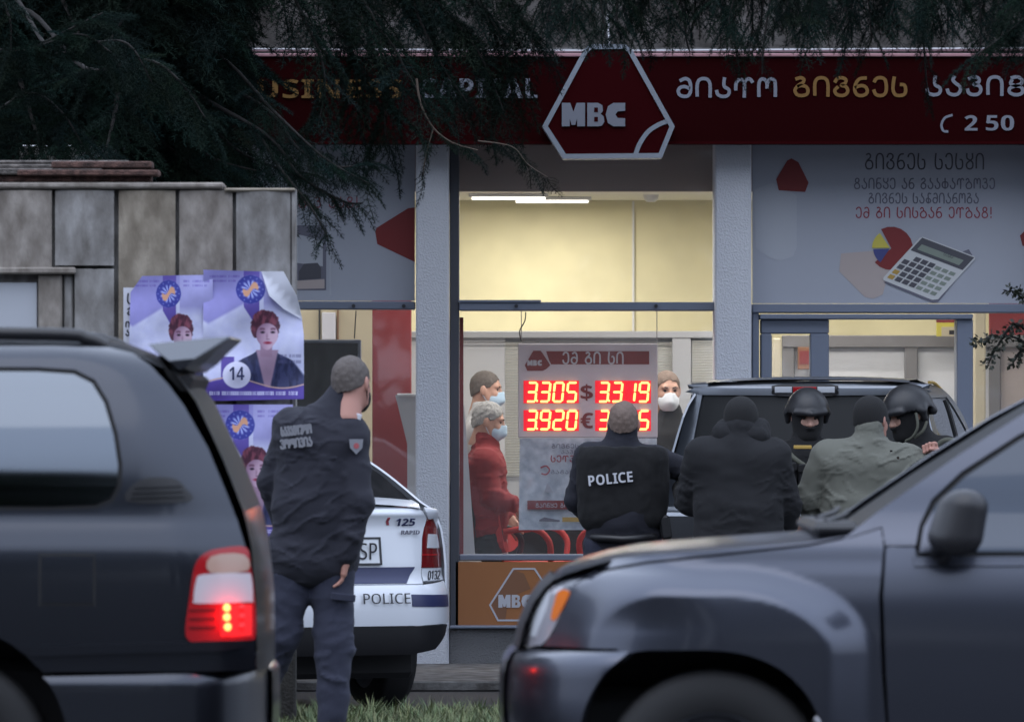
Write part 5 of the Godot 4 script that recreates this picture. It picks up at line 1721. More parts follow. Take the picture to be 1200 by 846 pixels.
	var bp := PackedVector2Array(pg.call([[49, 793], [160, 791], [250, 788], [304, 786], [311, 792], [312.4, 800]]))
	bp.append_array(PackedVector2Array([Vector2(bx - 0.004, 0.5), Vector2(bx - 0.02, 0.38), Vector2(bx - 0.5, 0.36), Vector2(X.call(88), 0.40)]))
	for k in 7: if arch[k].y > 0.42 and arch[k].y < Y.call(794): bp.append(arch[k])
	mb = MB.new()
	mb.patch(bp, bf, 0.03, front, 0.02)
	both("rear_bumper", mb, M.suv_paint, o)
	mb = MB.new()
	var rows := []
	for e in [[0.715, -0.10], [0.71, -0.02], [0.69, -0.004], [0.55, -0.002], [0.42, -0.01], [0.37, -0.05]]: rows.append([bx + e[1], e[0], 0.36, 0.01])
	mb.across(rows)
	part("bumper_middle", mb, M.suv_paint, o)
	# rear end
	rows = []
	for e in [[600, 0.015], [640, 0.02], [700, 0.025], [760, 0.025], [790, 0.025]]: rows.append([look(back, Y.call(e[0])) + 0.004, Y.call(e[0]), look(prof, Y.call(e[0])) - 0.11, e[1]])
	mb = MB.new(); mb.across(rows); part("tailgate", mb, M.suv_paint, o)
	rows = []
	for e in [[428, 0.01], [470, 0.012], [540, 0.015], [600, 0.015]]: rows.append([look(back, Y.call(e[0])) + 0.003, Y.call(e[0]), look(prof, Y.call(e[0])) - 0.11, e[1]])
	mb = MB.new(); mb.across(rows); part("rear_window", mb, M.tinted_glass, o)
	# roof
	rows = []
	for e in [[-800, 418, 0.02], [-700, 409, 0.03], [-500, 404, 0.035], [-186, 403, 0.035], [0, 403, 0.03], [90, 404, 0.03], [130, 408, 0.025], [160, 418, 0.02], [185, 430, 0.02]]:
		var yy: float = Y.call(e[1])
		rows.append([X.call(e[0]), yy, zf.call(minf(X.call(e[0]), look(back, yy)), yy), e[2]])
	mb = MB.new(); mb.across(rows, 20); part("roof", mb, M.suv_paint, o)
	# spoiler
	var spo: PackedVector2Array = pg.call([[165, 402], [200, 398], [262, 392.5], [263, 395], [246, 410], [233, 424], [219, 434], [204, 437], [192, 431], [178, 414]])
	mb = MB.new()
	mb.prism(spo, -0.52, 0.52)
	var heart: Vector2 = pg.call([[205, 431]])[0]
	for s in [1.0, -1.0]:   # ends that slope away upwards
		for k in spo.size():
			var a := spo[k]
			var b := spo[(k + 1) % spo.size()]
			var a2 := heart.lerp(a, 0.3)
			var b2 := heart.lerp(b, 0.3)
			mb.qo(Vector3(a.x, a.y, 0.52 * s), Vector3(b.x, b.y, 0.52 * s), Vector3(b2.x, b2.y, 0.66 * s), Vector3(a2.x, a2.y, 0.66 * s), Vector3(0, 0.3, s))
			mb.to(Vector3(heart.x, heart.y, 0.66 * s), Vector3(a2.x, a2.y, 0.66 * s), Vector3(b2.x, b2.y, 0.66 * s), Vector3(0, 0, s))
	part("roof_spoiler", mb, M.suv_paint, o)
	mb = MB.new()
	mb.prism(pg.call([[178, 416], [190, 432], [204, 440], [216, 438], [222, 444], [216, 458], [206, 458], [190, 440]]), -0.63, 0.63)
	part("spoiler_gap_shade", mb, M.black_plastic, o)  # black bar standing in for the shade in the gap under the spoiler
	for s in [1.0, -1.0]:
		mb = MB.new()
		mb.tube(curve3([Vector3(X.call(-700), Y.call(404), 0.6 * s), Vector3(X.call(-680), Y.call(392), 0.6 * s), Vector3(X.call(-300), Y.call(388), 0.62 * s), Vector3(X.call(40), Y.call(390), 0.62 * s), Vector3(X.call(95), Y.call(396), 0.62 * s), Vector3(X.call(118), Y.call(405), 0.62 * s)]), [0.024], 10)
		part("roof_rail", mb, M.black_plastic, o)
	# the rest of the body, out of the picture to the left
	var fb := PackedVector2Array(pg.call([[-190, 600], [-190, 788]]))
	fb.append_array(PackedVector2Array([Vector2(X.call(-210), 0.42), Vector2(farch[1].x + 0.02, 0.42)]))
	for k in range(1, 24): fb.append(farch[k])
	fb.append_array(pg.call([[-1290, 860], [-1296, 740], [-1285, 655], [-1100, 632], [-830, 600]]))
	mb = MB.new(); mb.patch(fb, skin.call(0.0), 0.06, front); both("front_body_side", mb, M.suv_paint, o)
	mb = MB.new(); mb.patch(pg.call([[-190, 598], [-800, 598], [-640, 432], [-190, 430]]), skin.call(-0.004), 0.06, front, 0.01); both("door_window", mb, M.film_glass, o)
	mb = MB.new(); mb.patch(pg.call([[-188, 429], [-640, 431], [-804, 598], [-828, 598], [-700, 440], [-640, 412], [-188, 405]]), skin.call(0.0), 0.06, front); both("window_frame", mb, M.suv_paint, o)
	rows = []
	for e in [[-1296, 860, 0.93], [-1300, 760, 0.95], [-1294, 700, 0.9], [-1284, 656, 0.86]]: rows.append([X.call(e[0]), Y.call(e[1]), e[2], 0.06])
	mb = MB.new(); mb.across(rows); part("front_end", mb, M.suv_paint, o)
	rows = []
	for e in [[-1284, 656, 0.86], [-1200, 642, 0.9], [-1000, 622, 0.91], [-820, 602, 0.92]]: rows.append([X.call(e[0]), Y.call(e[1]), e[2], 0.05])
	mb = MB.new(); mb.across(rows); part("bonnet", mb, M.suv_paint, o)
	rows = []
	for e in [[-820, 602, 0.92], [-760, 540, 0.87], [-690, 470, 0.8], [-640, 420, 0.72]]: rows.append([X.call(e[0]), Y.call(e[1]), e[2], 0.05])
	mb = MB.new(); mb.across(rows); part("windscreen", mb, M.dark_glass, o)
	mb = MB.new()
	mb.box(Vector3(X.call(-480), 0.55, 0), Vector3(4.4, 0.4, 1.25), 0.05)
	part("underbody", mb, M.black_rubber, o)
	arch_liner(o, arch, 0.94, 0.55)
	arch_liner(o, farch, 0.94, 0.55)
	for s in [1.0, -1.0]:
		wheel(o, Vector3(X.call(-70), 0.385, 0.8 * s), 0.385, 0.27, s)
		wheel(o, Vector3(X.call(-70) - 2.85, 0.385, 0.8 * s), 0.385, 0.27, s)

# ---- the dark car in the right foreground, its nose towards the left
const ND := 22.9
func front_suv() -> void:
	var xc := (1240.0 - 600.0) * ND / F
	var o := thing("foreground_suv", "dark blue-grey off-road car with blistered wing and orange indicator in its headlamp", "car", Vector3(xc, 0, -(ND + 0.92)))
	var X := func(px: float) -> float: return (px - 600.0) * ND / F - xc
	var Y := func(py: float) -> float: return EYE + (HZ - py) * ND / F
	var pg := func(a: Array) -> PackedVector2Array:
		var r := PackedVector2Array()
		for e in a: r.append(Vector2(X.call(e[0]), Y.call(e[1])))
		return r
	var base := [[0.35, 0.825], [0.6, 0.852], [0.85, 0.858], [0.98, 0.852], [1.08, 0.838], [1.13, 0.826], [1.19, 0.812], [1.24, 0.785], [1.29, 0.765], [1.4, 0.735], [1.55, 0.685], [1.68, 0.63], [1.76, 0.56], [1.82, 0.45]]
	var nose := []
	for e in [[900, 604], [790, 604], [772, 605], [762, 607], [730, 615], [705, 628], [690, 640], [678, 655], [668, 675], [655, 690]]: nose.append([Y.call(e[0]), X.call(e[1])])
	var bc: float = X.call(834)
	var zf := func(x: float, y: float) -> float:
		# blister over the wheel: a raised field with round corners whose shoulder faces the sky
		var q := Vector2((absf(x - bc) - 0.465) * (0.6 if x > bc else 0.8) + 0.25, absf(y - 0.17) - 0.90 + 0.25)
		var e := Vector2(maxf(q.x, 0.0), maxf(q.y, 0.0)).length() + minf(maxf(q.x, q.y), 0.0) - 0.25
		var z := look(base, y) + 0.088 * (1.0 - smoothstep(-0.056, 0.056, e))
		var u := clampf((x - look(nose, y)) / lerpf(0.72, 0.46, smoothstep(0.90, 1.12, y)), 0.012, 1.0)
		return z * pow(1.0 - pow(1.0 - u, 2.6), 0.44)
	var skin := func(lift: float) -> Callable: return func(x: float, y: float) -> Vector3: return Vector3(x, y, zf.call(x, y) + lift)
	var front := Vector3(-0.3, 0, 1)
	var arch := PackedVector2Array()
	for e in [[986, 905], [972, 872], [961, 843], [945, 813], [916, 785], [878, 768], [838, 762], [790, 762], [745, 764], [716, 782], [697, 806], [684, 836], [678, 868], [674, 905]]: arch.append(Vector2(X.call(e[0]), Y.call(e[1])))
	arch = smooth(arch, 3)
	var f := PackedVector2Array(pg.call([[672, 692], [700, 674], [760, 662], [850, 652], [950, 641], [1000, 631], [1036, 620], [1038, 642], [1032, 700], [1035, 790], [1042, 872], [1042, 905]]))
	var topk := 0
	for k in arch.size():
		f.append(arch[k])
		if arch[k].x < X.call(742) and arch[k].y < Y.call(764):
			break
	f.append_array(pg.call([[722, 761], [638, 762], [652, 742]]))
	var mb := MB.new()
	mb.patch(f, skin.call(0.0), 0.013, front, 0.016)
	both("front_wing", mb, M.front_paint, o)
	# headlamp
	mb = MB.new()
	mb.patch(smooth(pg.call([[647, 692], [668, 694], [662, 712], [650, 740], [635, 761], [611, 761], [617, 732], [631, 706]]), 2, true), skin.call(0.002), 0.016, front, 0.03)
	both("headlamp", mb, M.lens_clear, o)
	mb = MB.new()
	mb.patch(smooth(pg.call([[655, 697], [668, 696], [660, 716], [651, 731], [646, 728], [650, 712]]), 2, true), skin.call(0.008), 0.012, front, 0.006)
	both("indicator", mb, M.lens_orange, o)
	mb = MB.new()
	mb.patch(pg.call([[634, 705], [646, 697], [640, 720], [628, 752], [622, 752], [624, 730]]), skin.call(0.007), 0.014, front, 0.004)
	both("lamp_reflector", mb, M.lens_white, o)
	# bumper
	var bn := []
	for e in [[930, 600], [846, 587], [800, 588], [782, 591], [772, 598], [765, 612]]: bn.append([Y.call(e[0]), X.call(e[1])])
	var bf := func(x: float, y: float) -> Vector3:
		var u := clampf((x - look(bn, y)) / 0.55, 0.015, 1.0)
		return Vector3(x, y, (0.935 - 0.03 * pow(maxf(0.0, (y - 0.80) / 0.05), 2.0)) * pow(1.0 - pow(1.0 - u, 2.6), 0.46))
	var b := PackedVector2Array(pg.call([[738, 764], [614, 767], [600, 772], [592, 784], [589.5, 800], [588.5, 846], [594, 885], [604, 905], [674, 905]]))
	for k in range(arch.size() - 1, -1, -1):
		if arch[k].x < X.call(716) and arch[k].y < Y.call(768): b.append(arch[k])
	mb = MB.new()
	mb.patch(b, bf, 0.022, front, 0.025)
	both("front_bumper", mb, M.front_paint, o)
	var rows := []
	for e in [[905, 605], [880, 594], [846, 588], [800, 589], [784, 592], [772, 599], [766, 612]]: rows.append([X.call(e[1]) + 0.003, Y.call(e[0]), 0.30, 0.015])
	mb = MB.new(); mb.across(rows); part("bumper_middle", mb, M.front_paint, o)
	rows = []
	for e in [[766, 606], [740, 612], [712, 624], [694, 637], [682, 650]]: rows.append([X.call(e[1]) + 0.006, Y.call(e[0]), 0.36, 0.02])
	mb = MB.new(); mb.across(rows); part("grille", mb, M.black_plastic, o)
	# bonnet
	rows = []
	for e in [[650, 686, 0.01], [662, 678, 0.015], [684, 669, 0.02], [720, 659, 0.022], [760, 651, 0.022], [850, 644, 0.022], [950, 636, 0.02], [1006, 628, 0.015]]:
		var x: float = X.call(e[0])
		var y: float = Y.call(e[1])
		rows.append([x, y, zf.call(x, y) if e[0] > 690 else 0.36 + (e[0] - 650) * 0.0068, e[2]])
	mb = MB.new(); mb.across(rows, 24); part("bonnet", mb, M.front_paint, o)
	mb = MB.new()
	mb.patch(pg.call([[638, 703], [672, 696], [704, 675], [700, 662], [676, 666], [655, 677], [642, 690]]), skin.call(-0.005), 0.02, front, 0.0)
	both("lamp_surround", mb, M.front_paint, o)
	# bonnet side between seam and edge
	mb = MB.new()
	mb.patch(pg.call([[672, 689], [690, 668], [720, 658], [760, 651], [850, 644], [950, 636], [1004, 627], [1030, 618], [1000, 628], [950, 638], [850, 649], [760, 659], [700, 671]]), skin.call(0.001), 0.03, front, 0.01)
	both("bonnet_edge", mb, M.front_paint, o)
	# scuttle and wiper
	mb = MB.new()
	mb.box(Vector3(X.call(985), Y.call(622), 0), Vector3(0.16, 0.05, 1.40), 0.02)
	part("scuttle", mb, M.black_plastic, o)
	for z in [0.5, -0.2]:
		mb = MB.new()
		mb.tube([Vector3(X.call(975), Y.call(614), z), Vector3(X.call(1000), Y.call(608), z - 0.25), Vector3(X.call(1010), Y.call(604), z - 0.5)], [0.01], 6)
		part("wiper", mb, M.black_plastic, o)
	# pillar, window, door
	mb = MB.new()
	mb.patch(pg.call([[990, 633], [1004, 622], [1030, 602], [1060, 581], [1130, 533], [1200, 489], [1290, 440], [1400, 408], [1500, 398], [1500, 412], [1400, 424], [1300, 460], [1200, 510], [1132, 553], [1096, 586], [1081, 616], [1076, 640], [1040, 640], [1037, 618]]), skin.call(0.0), 0.03, front, 0.014)
	both("windscreen_pillar", mb, M.front_paint, o)
	var win: PackedVector2Array = pg.call([[1078, 652], [1083, 617], [1098, 588], [1134, 555], [1200, 512], [1300, 462], [1400, 426], [1490, 414], [1490, 652]])
	mb = MB.new(); mb.patch(win, skin.call(-0.01), 0.05, front, 0.01); both("window_seal", mb, M.black_rubber, o)
	mb = MB.new(); mb.patch(Geometry2D.offset_polygon(win, -0.014)[0], skin.call(-0.004), 0.04, front, 0.004); both("door_window", mb, M.film_glass_dim, o)
	mb = MB.new(); mb.patch(pg.call([[1080, 648], [1086, 618], [1098, 598], [1108, 648]]), skin.call(0.002), 0.03, front, 0.01); both("mirror_sail", mb, M.front_paint, o)
	mb = MB.new(); mb.patch(pg.call([[1106, 588], [1110, 585], [1118, 648], [1112, 648]]), skin.call(0.002), 0.03, front, 0.01); both("window_divider", mb, M.black_rubber, o)
	mb = MB.new(); mb.patch(pg.call([[1041, 642], [1075, 642], [1077, 653], [1490, 653], [1490, 905], [1047, 905], [1040, 790], [1037, 700]]), skin.call(0.0), 0.05, front, 0.016); both("front_door", mb, M.front_paint, o)
	mb = MB.new(); mb.patch(pg.call([[1072, 653], [1490, 651], [1490, 662], [1074, 664]]), skin.call(0.012), 0.03, front, 0.014); both("belt_moulding", mb, M.front_paint, o)
	mb = MB.new(); mb.patch(pg.call([[1260, 690], [1340, 688], [1340, 704], [1260, 706]]), skin.call(0.03), 0.03, front, 0.03); both("door_handle", mb, M.front_paint, o)
	# door mirrors
	for s in [1.0, -1.0]:
		var sd := Sdf.new(Vector3(-0.16, -0.16, -0.14), Vector3(0.16, 0.16, 0.14), 0.009)
		sd.cone(Vector3(-0.035, -0.045, -0.02), Vector3(-0.015, 0.055, -0.02), 0.045, 0.035, 0.06)
		sd.cone(Vector3(0.03, -0.045, 0.03), Vector3(0.045, 0.055, 0.03), 0.05, 0.045, 0.06)
		sd.cone(Vector3(-0.01, -0.05, 0.03), Vector3(0.02, 0.055, 0.03), 0.05, 0.05, 0.06)
		sd.cone(Vector3(-0.01, -0.05, -0.06), Vector3(-0.03, -0.12, -0.13), 0.03, 0.025, 0.05)
		mb = MB.new()
		sd.mesh_into(mb)
		part("door_mirror", mb, M.mirror_shell, o, Transform3D(Basis.from_scale(Vector3(1.12, 0.98, s)), Vector3(X.call(1119), Y.call(613), 0.97 * s)))
		mb = MB.new()
		mb.tube([Vector3(X.call(1104), Y.call(646), 0.84 * s), Vector3(X.call(1108), Y.call(630), 0.95 * s)], [0.035, 0.03], 8)
		part("mirror_arm", mb, M.black_plastic, o)
	# rest of the car, to the right of the picture
	var rr := PackedVector2Array()
	var rarch := PackedVector2Array()
	for k in 25:
		var a := deg_to_rad(lerpf(-8.0, 188.0, k / 24.0))
		rarch.append(Vector2(X.call(838) + 2.85 + 0.46 * cos(a), 0.42 + 0.46 * sin(a)))
	rr.append_array(pg.call([[1494, 653], [2225, 640], [2244, 700], [2248, 890]]))
	for p in rarch: rr.append(p)
	rr.append_array(pg.call([[1494, 905]]))
	mb = MB.new(); mb.patch(rr, skin.call(0.0), 0.08, front); both("rear_body_side", mb, M.front_paint, o)
	mb = MB.new(); mb.patch(pg.call([[1494, 652], [1494, 415], [1900, 415], [2120, 450], [2200, 640]]), skin.call(-0.004), 0.08, front); both("rear_side_window", mb, M.dark_glass, o)
	mb = MB.new(); mb.patch(pg.call([[1494, 413], [1494, 398], [1900, 398], [2130, 430], [2226, 640], [2202, 640], [2122, 449], [1900, 413]]), skin.call(0.0), 0.08, front); both("rear_window_frame", mb, M.front_paint, o)
	rows = []
	for e in [[1010, 625, 0.75], [1100, 562, 0.68], [1200, 498, 0.62], [1300, 438, 0.55], [1400, 408, 0.5]]: rows.append([X.call(e[0]), Y.call(e[1]), zf.call(X.call(e[0]), Y.call(e[1])) - 0.02, 0.004])
	mb = MB.new(); mb.across(rows); part("windscreen", mb, M.tinted_glass, o)
	rows = []
	for e in [[1400, 408], [1500, 398], [1900, 398], [2130, 430]]: rows.append([X.call(e[0]), Y.call(e[1]), zf.call(X.call(e[0]), Y.call(e[1])), 0.04])
	mb = MB.new(); mb.across(rows); part("roof", mb, M.front_paint, o)
	rows = []
	for e in [[2130, 430], [2226, 640], [2244, 700], [2250, 890]]: rows.append([X.call(e[0]), Y.call(e[1]), zf.call(X.call(e[0]), Y.call(e[1])), 0.05])
	mb = MB.new(); mb.across(rows); part("tailgate", mb, M.front_paint, o)
	mb = MB.new()
	mb.box(Vector3(X.call(1420), 0.52, 0), Vector3(4.3, 0.36, 1.15), 0.05)
	part("underbody", mb, M.black_rubber, o)
	for s in [1.0, -1.0]:
		mb = MB.new()
		mb.tube([Vector3(X.call(962), Y.call(846), 0.82 * s), Vector3(X.call(985), Y.call(862), 0.88 * s), Vector3(X.call(1700), Y.call(880), 0.88 * s)], [0.035], 10)
		part("side_step", mb, M.steel, o)
	arch_liner(o, arch, 0.86, 0.45)
	arch_liner(o, rarch, 0.86, 0.5)
	for s in [1.0, -1.0]:
		wheel(o, Vector3(X.call(838), 0.385, 0.76 * s), 0.385, 0.26, s)
		wheel(o, Vector3(X.call(838) + 2.85, 0.385, 0.76 * s), 0.385, 0.26, s)

# ---- white police car behind the wall, its rear towards the street. Local z points to the rear.
func police_car() -> void:
	var o := thing("police_car", "white police car with dark blue stripes parked tail out by the column", "car", Vector3((384.0 - 600.0) * 36.4 / F, 0, -36.4), deg_to_rad(25.0))
	var prof := [[0.22, -0.10], [0.32, -0.03], [0.42, 0.0], [0.55, 0.01], [0.64, 0.0], [0.70, -0.035], [0.74, -0.075], [0.80, -0.085], [0.95, -0.11], [1.03, -0.12], [1.07, -0.10], [1.10, -0.105], [1.13, -0.2], [1.2, -0.4]]
	var zr := func(x: float, y: float) -> float:
		var e := maxf(0.0, (absf(x) - 0.42) / 0.42)
		return look(prof, y) - 0.30 * pow(e, 2.6)
	var skin := func(lift: float) -> Callable: return func(x: float, y: float) -> Vector3: return Vector3(x, y, zr.call(x, y) + lift)
	var back := Vector3(0, 0, 1)
	var put := func(called: String, a: PackedVector2Array, lift: float, m: Material, cell := 0.04, depth := 0.012) -> MeshInstance3D:
		var mb := MB.new()
		mb.patch(a, skin.call(lift), cell, back, depth)
		return part(called, mb, m, o)
	put.call("rear_bumper", poly([[-0.83, 0.488], [-0.5, 0.482], [0.5, 0.482], [0.83, 0.488], [0.835, 0.66], [0.82, 0.715], [0.6, 0.70], [-0.6, 0.70], [-0.82, 0.715], [-0.835, 0.66]]), 0.0, M.police_white)
	put.call("lower_bumper", poly([[-0.82, 0.478], [-0.78, 0.42], [-0.68, 0.35], [-0.5, 0.325], [0.5, 0.325], [0.68, 0.35], [0.78, 0.42], [0.82, 0.478], [0.5, 0.478], [-0.5, 0.478]]), -0.006, M.black_plastic)
	put.call("boot_lid", poly([[-0.585, 0.705], [0.585, 0.705], [0.60, 0.80], [0.62, 0.95], [0.66, 1.05], [0.60, 1.11], [0.3, 1.125], [-0.3, 1.125], [-0.60, 1.11], [-0.66, 1.05], [-0.62, 0.95], [-0.60, 0.80]]), 0.0, M.police_white)
	for s in [-1.0, 1.0]:
		var lamp := poly([[0.60 * s, 0.79], [0.845 * s, 0.785], [0.85 * s, 0.88], [0.80 * s, 0.99], [0.72 * s, 1.045], [0.665 * s, 1.045], [0.625 * s, 0.95]])
		put.call("tail_lamp", lamp, 0.004, M.lens_dark_red, 0.03)
		put.call("tail_lamp_window", poly([[0.655 * s, 0.895], [0.80 * s, 0.89], [0.775 * s, 0.965], [0.675 * s, 0.97]]), 0.009, M.lens_white, 0.03, 0.006)
		put.call("lamp_divider", poly([[0.61 * s, 0.855], [0.845 * s, 0.85], [0.845 * s, 0.858], [0.61 * s, 0.863]]), 0.008, M.lens_red, 0.03, 0.004)
		put.call("rear_wing", poly([[0.60 * s, 0.72], [0.84 * s, 0.72], [0.845 * s, 0.782], [0.603 * s, 0.787]]), 0.0, M.police_white, 0.03)
		put.call("rear_wing", poly([[0.675 * s, 1.05], [0.73 * s, 1.05], [0.80 * s, 0.995], [0.82 * s, 1.0], [0.78 * s, 1.1], [0.66 * s, 1.115], [0.645 * s, 1.09]]), 0.0, M.police_white, 0.03)
	put.call("number_plate", poly([[-0.20, 0.815], [0.345, 0.815], [0.345, 0.95], [-0.20, 0.95]]), 0.012, M.plate_white, 0.05)
	for e in [[-0.2, 0.345, 0.808, 0.818], [-0.2, 0.345, 0.947, 0.957], [0.338, 0.35, 0.808, 0.957]]:
		put.call("plate_frame", poly([[e[0], e[2]], [e[1], e[2]], [e[1], e[3]], [e[0], e[3]]]), 0.016, M.ink, 0.05, 0.008)
	var put_text := func(called: String, s: String, bold: bool, x0: float, x1: float, y0: float, hh: float, m: Material) -> void:
		var xm := (x0 + x1) * 0.5
		var a := Vector3(x0, y0, zr.call(x0, y0 + hh * 0.5))
		var b := Vector3(x1, y0, zr.call(x1, y0 + hh * 0.5))
		var top := Vector3(xm, y0 + hh, zr.call(xm, y0 + hh))
		var ux := (b - a).normalized()
		var uy := (top - (a + b) * 0.5)
		uy = (uy - ux * uy.dot(ux)).normalized()
		var mid := Vector3(xm, y0 + hh * 0.5, zr.call(xm, y0 + hh * 0.5))
		var uz := ux.cross(uy)
		var w := a.distance_to(b)
		latin(called, s, bold, -w * 0.5, w * 0.5, -hh * 0.5, hh, m, o, Transform3D(Basis(ux, uy, uz), mid + uz * 0.012), 0.004)
	latin("plate_letters", "-SP", false, 0.185, 0.32, 0.838, 0.088, M.ink, o, Transform3D(Basis(), Vector3(0, 0, -0.078)), 0.004)
	put_text.call("lettering", "POLICE", false, 0.20, 0.475, 0.60, 0.055, M.ink)
	put_text.call("lettering", "0132", false, 0.625, 0.745, 0.724, 0.05, M.ink)
	put_text.call("lettering", "125", true, 0.44, 0.56, 1.02, 0.042, M.police_blue)
	put_text.call("lettering", "RAPID", true, 0.47, 0.59, 0.972, 0.022, M.print_grey)
	put.call("handset_mark", poly([[0.395, 1.02], [0.41, 1.02], [0.405, 1.04], [0.41, 1.06], [0.395, 1.06], [0.388, 1.04]]), 0.004, M.print_text_red, 0.03, 0.003)
	put.call("blue_stripe", poly([[-0.56, 0.71], [0.48, 0.71], [0.55, 0.79], [0.55, 0.795], [-0.56, 0.795]]), 0.005, M.police_blue, 0.04, 0.004)
	put.call("blue_stripe", poly([[0.49, 0.585], [0.83, 0.575], [0.83, 0.64], [0.49, 0.65]]), 0.004, M.police_blue, 0.04, 0.003)
	# sides, cabin, front
	var sp := [[0.2, 0.80], [0.4, 0.84], [0.6, 0.85], [0.9, 0.845], [1.05, 0.82], [1.12, 0.78], [1.3, 0.70], [1.46, 0.58]]
	var sf := func(z: float, y: float) -> Vector3: return Vector3(look(sp, y) * (1.0 - 0.10 * pow(clampf((-3.0 - z) / 0.9, 0.0, 1.2), 2.0)), y, z)
	var arches := []
	for zc in [-0.95, -3.15]:
		var a := PackedVector2Array()
		for k in 17:
			var t := deg_to_rad(lerpf(0.0, 180.0, k / 16.0))
			a.append(Vector2(zc + 0.35 * cos(t), 0.33 + 0.35 * sin(t)))
		arches.append(a)
	var side := PackedVector2Array([Vector2(-0.37, 1.09), Vector2(-0.34, 0.8), Vector2(-0.33, 0.5), Vector2(-0.42, 0.38)])
	side.append_array(arches[0])
	side.append_array(PackedVector2Array([Vector2(-1.35, 0.25), Vector2(-2.75, 0.25)]))
	side.append_array(arches[1])
	side.append_array(PackedVector2Array([Vector2(-3.75, 0.3), Vector2(-3.85, 0.6), Vector2(-3.7, 0.78), Vector2(-2.85, 0.98), Vector2(-1.2, 1.1)]))
	var mb := MB.new()
	mb.patch(side, sf, 0.08, Vector3(1, 0, 0))
	part("body_side", mb, M.police_white, o)
	var ml := MB.new()
	ml.add(mb, Transform3D(Basis.from_scale(Vector3(-1, 1, 1)), Vector3.ZERO))
	part("body_side", ml, M.police_white, o)
	for e in [[[[-0.62, 1.12], [-1.15, 1.41], [-2.1, 1.42], [-2.75, 1.06], [-1.3, 1.10]], "side_window", M.dark_glass, 0.0], [[[-0.36, 1.09], [-0.5, 1.14], [-1.1, 1.43], [-1.5, 1.47], [-1.5, 1.44], [-1.15, 1.412], [-0.63, 1.12], [-0.8, 1.09]], "rear_pillar", M.police_white, 0.004], [[[-1.5, 1.47], [-2.2, 1.46], [-2.85, 1.06], [-2.76, 1.06], [-2.1, 1.425], [-1.5, 1.445]], "window_frame", M.police_white, 0.004]]:
		mb = MB.new()
		var lift: float = e[3]
		var sg := func(z: float, y: float) -> Vector3: return sf.call(z, y) + Vector3(lift, 0, 0)
		mb.patch(poly(e[0]), sg, 0.06, Vector3(1, 0, 0))
		part(e[1], mb, e[2], o)
		ml = MB.new()
		ml.add(mb, Transform3D(Basis.from_scale(Vector3(-1, 1, 1)), Vector3.ZERO))
		part(e[1], ml, e[2], o)
	var turn := Transform3D(Basis(Vector3.UP, PI / 2), Vector3.ZERO)   # across() runs along x: turn it to z
	for e in [[[[-0.13, 1.11, 0.60], [-0.25, 1.135, 0.64], [-0.42, 1.15, 0.68]], "boot_shelf", M.police_white], [[[-0.40, 1.15, 0.66], [-0.7, 1.27, 0.64], [-1.05, 1.41, 0.58]], "rear_window", M.dark_glass], [[[-1.05, 1.41, 0.60], [-1.4, 1.465, 0.57], [-2.2, 1.455, 0.57]], "roof", M.police_white], [[[-2.2, 1.455, 0.58], [-2.6, 1.22, 0.68], [-2.85, 1.03, 0.76]], "windscreen", M.dark_glass], [[[-2.85, 1.0, 0.8], [-3.4, 0.92, 0.78], [-3.75, 0.78, 0.72]], "bonnet", M.police_white], [[[-3.74, 0.78, 0.72], [-3.88, 0.6, 0.74], [-3.85, 0.3, 0.74]], "front_end", M.police_white]]:
		var rows := []
		for r in e[0]: rows.append([-r[0], r[1], r[2], 0.03])
		mb = MB.new()
		mb.across(rows)
		var t2 := MB.new()
		t2.add(mb, turn)
		part(e[1], t2, e[2], o)
	mb = MB.new()
	mb.box(Vector3(0, 0.34, -2.0), Vector3(1.3, 0.3, 3.4), 0.03)
	part("underbody", mb, M.black_rubber, o)
	for zc in [-0.95, -3.15]:
		for s in [-1.0, 1.0]:
			var hub := Node3D.new()
			hub.name = "wheel"
			hub.position = Vector3(0.72 * s, 0.31, zc)
			hub.rotation = Vector3(0, 0, -PI / 2 * s)
			o.add_child(hub, true)
			mb = MB.new()
			mb.lathe([Vector2(0.2, -0.1), Vector2(0.29, -0.1), Vector2(0.31, -0.06), Vector2(0.31, 0.06), Vector2(0.29, 0.1), Vector2(0.2, 0.1)], 28)
			part("tyre", mb, M.black_rubber, hub)
			mb = MB.new()
			mb.lathe([Vector2(0.2, 0.09), Vector2(0.17, 0.06), Vector2(0.08, 0.08), Vector2(0.0, 0.09)], 24)
			mb.lathe([Vector2(0.2, -0.09), Vector2(0.0, -0.05)], 24)
			part("rim", mb, M.rim_alloy, hub)

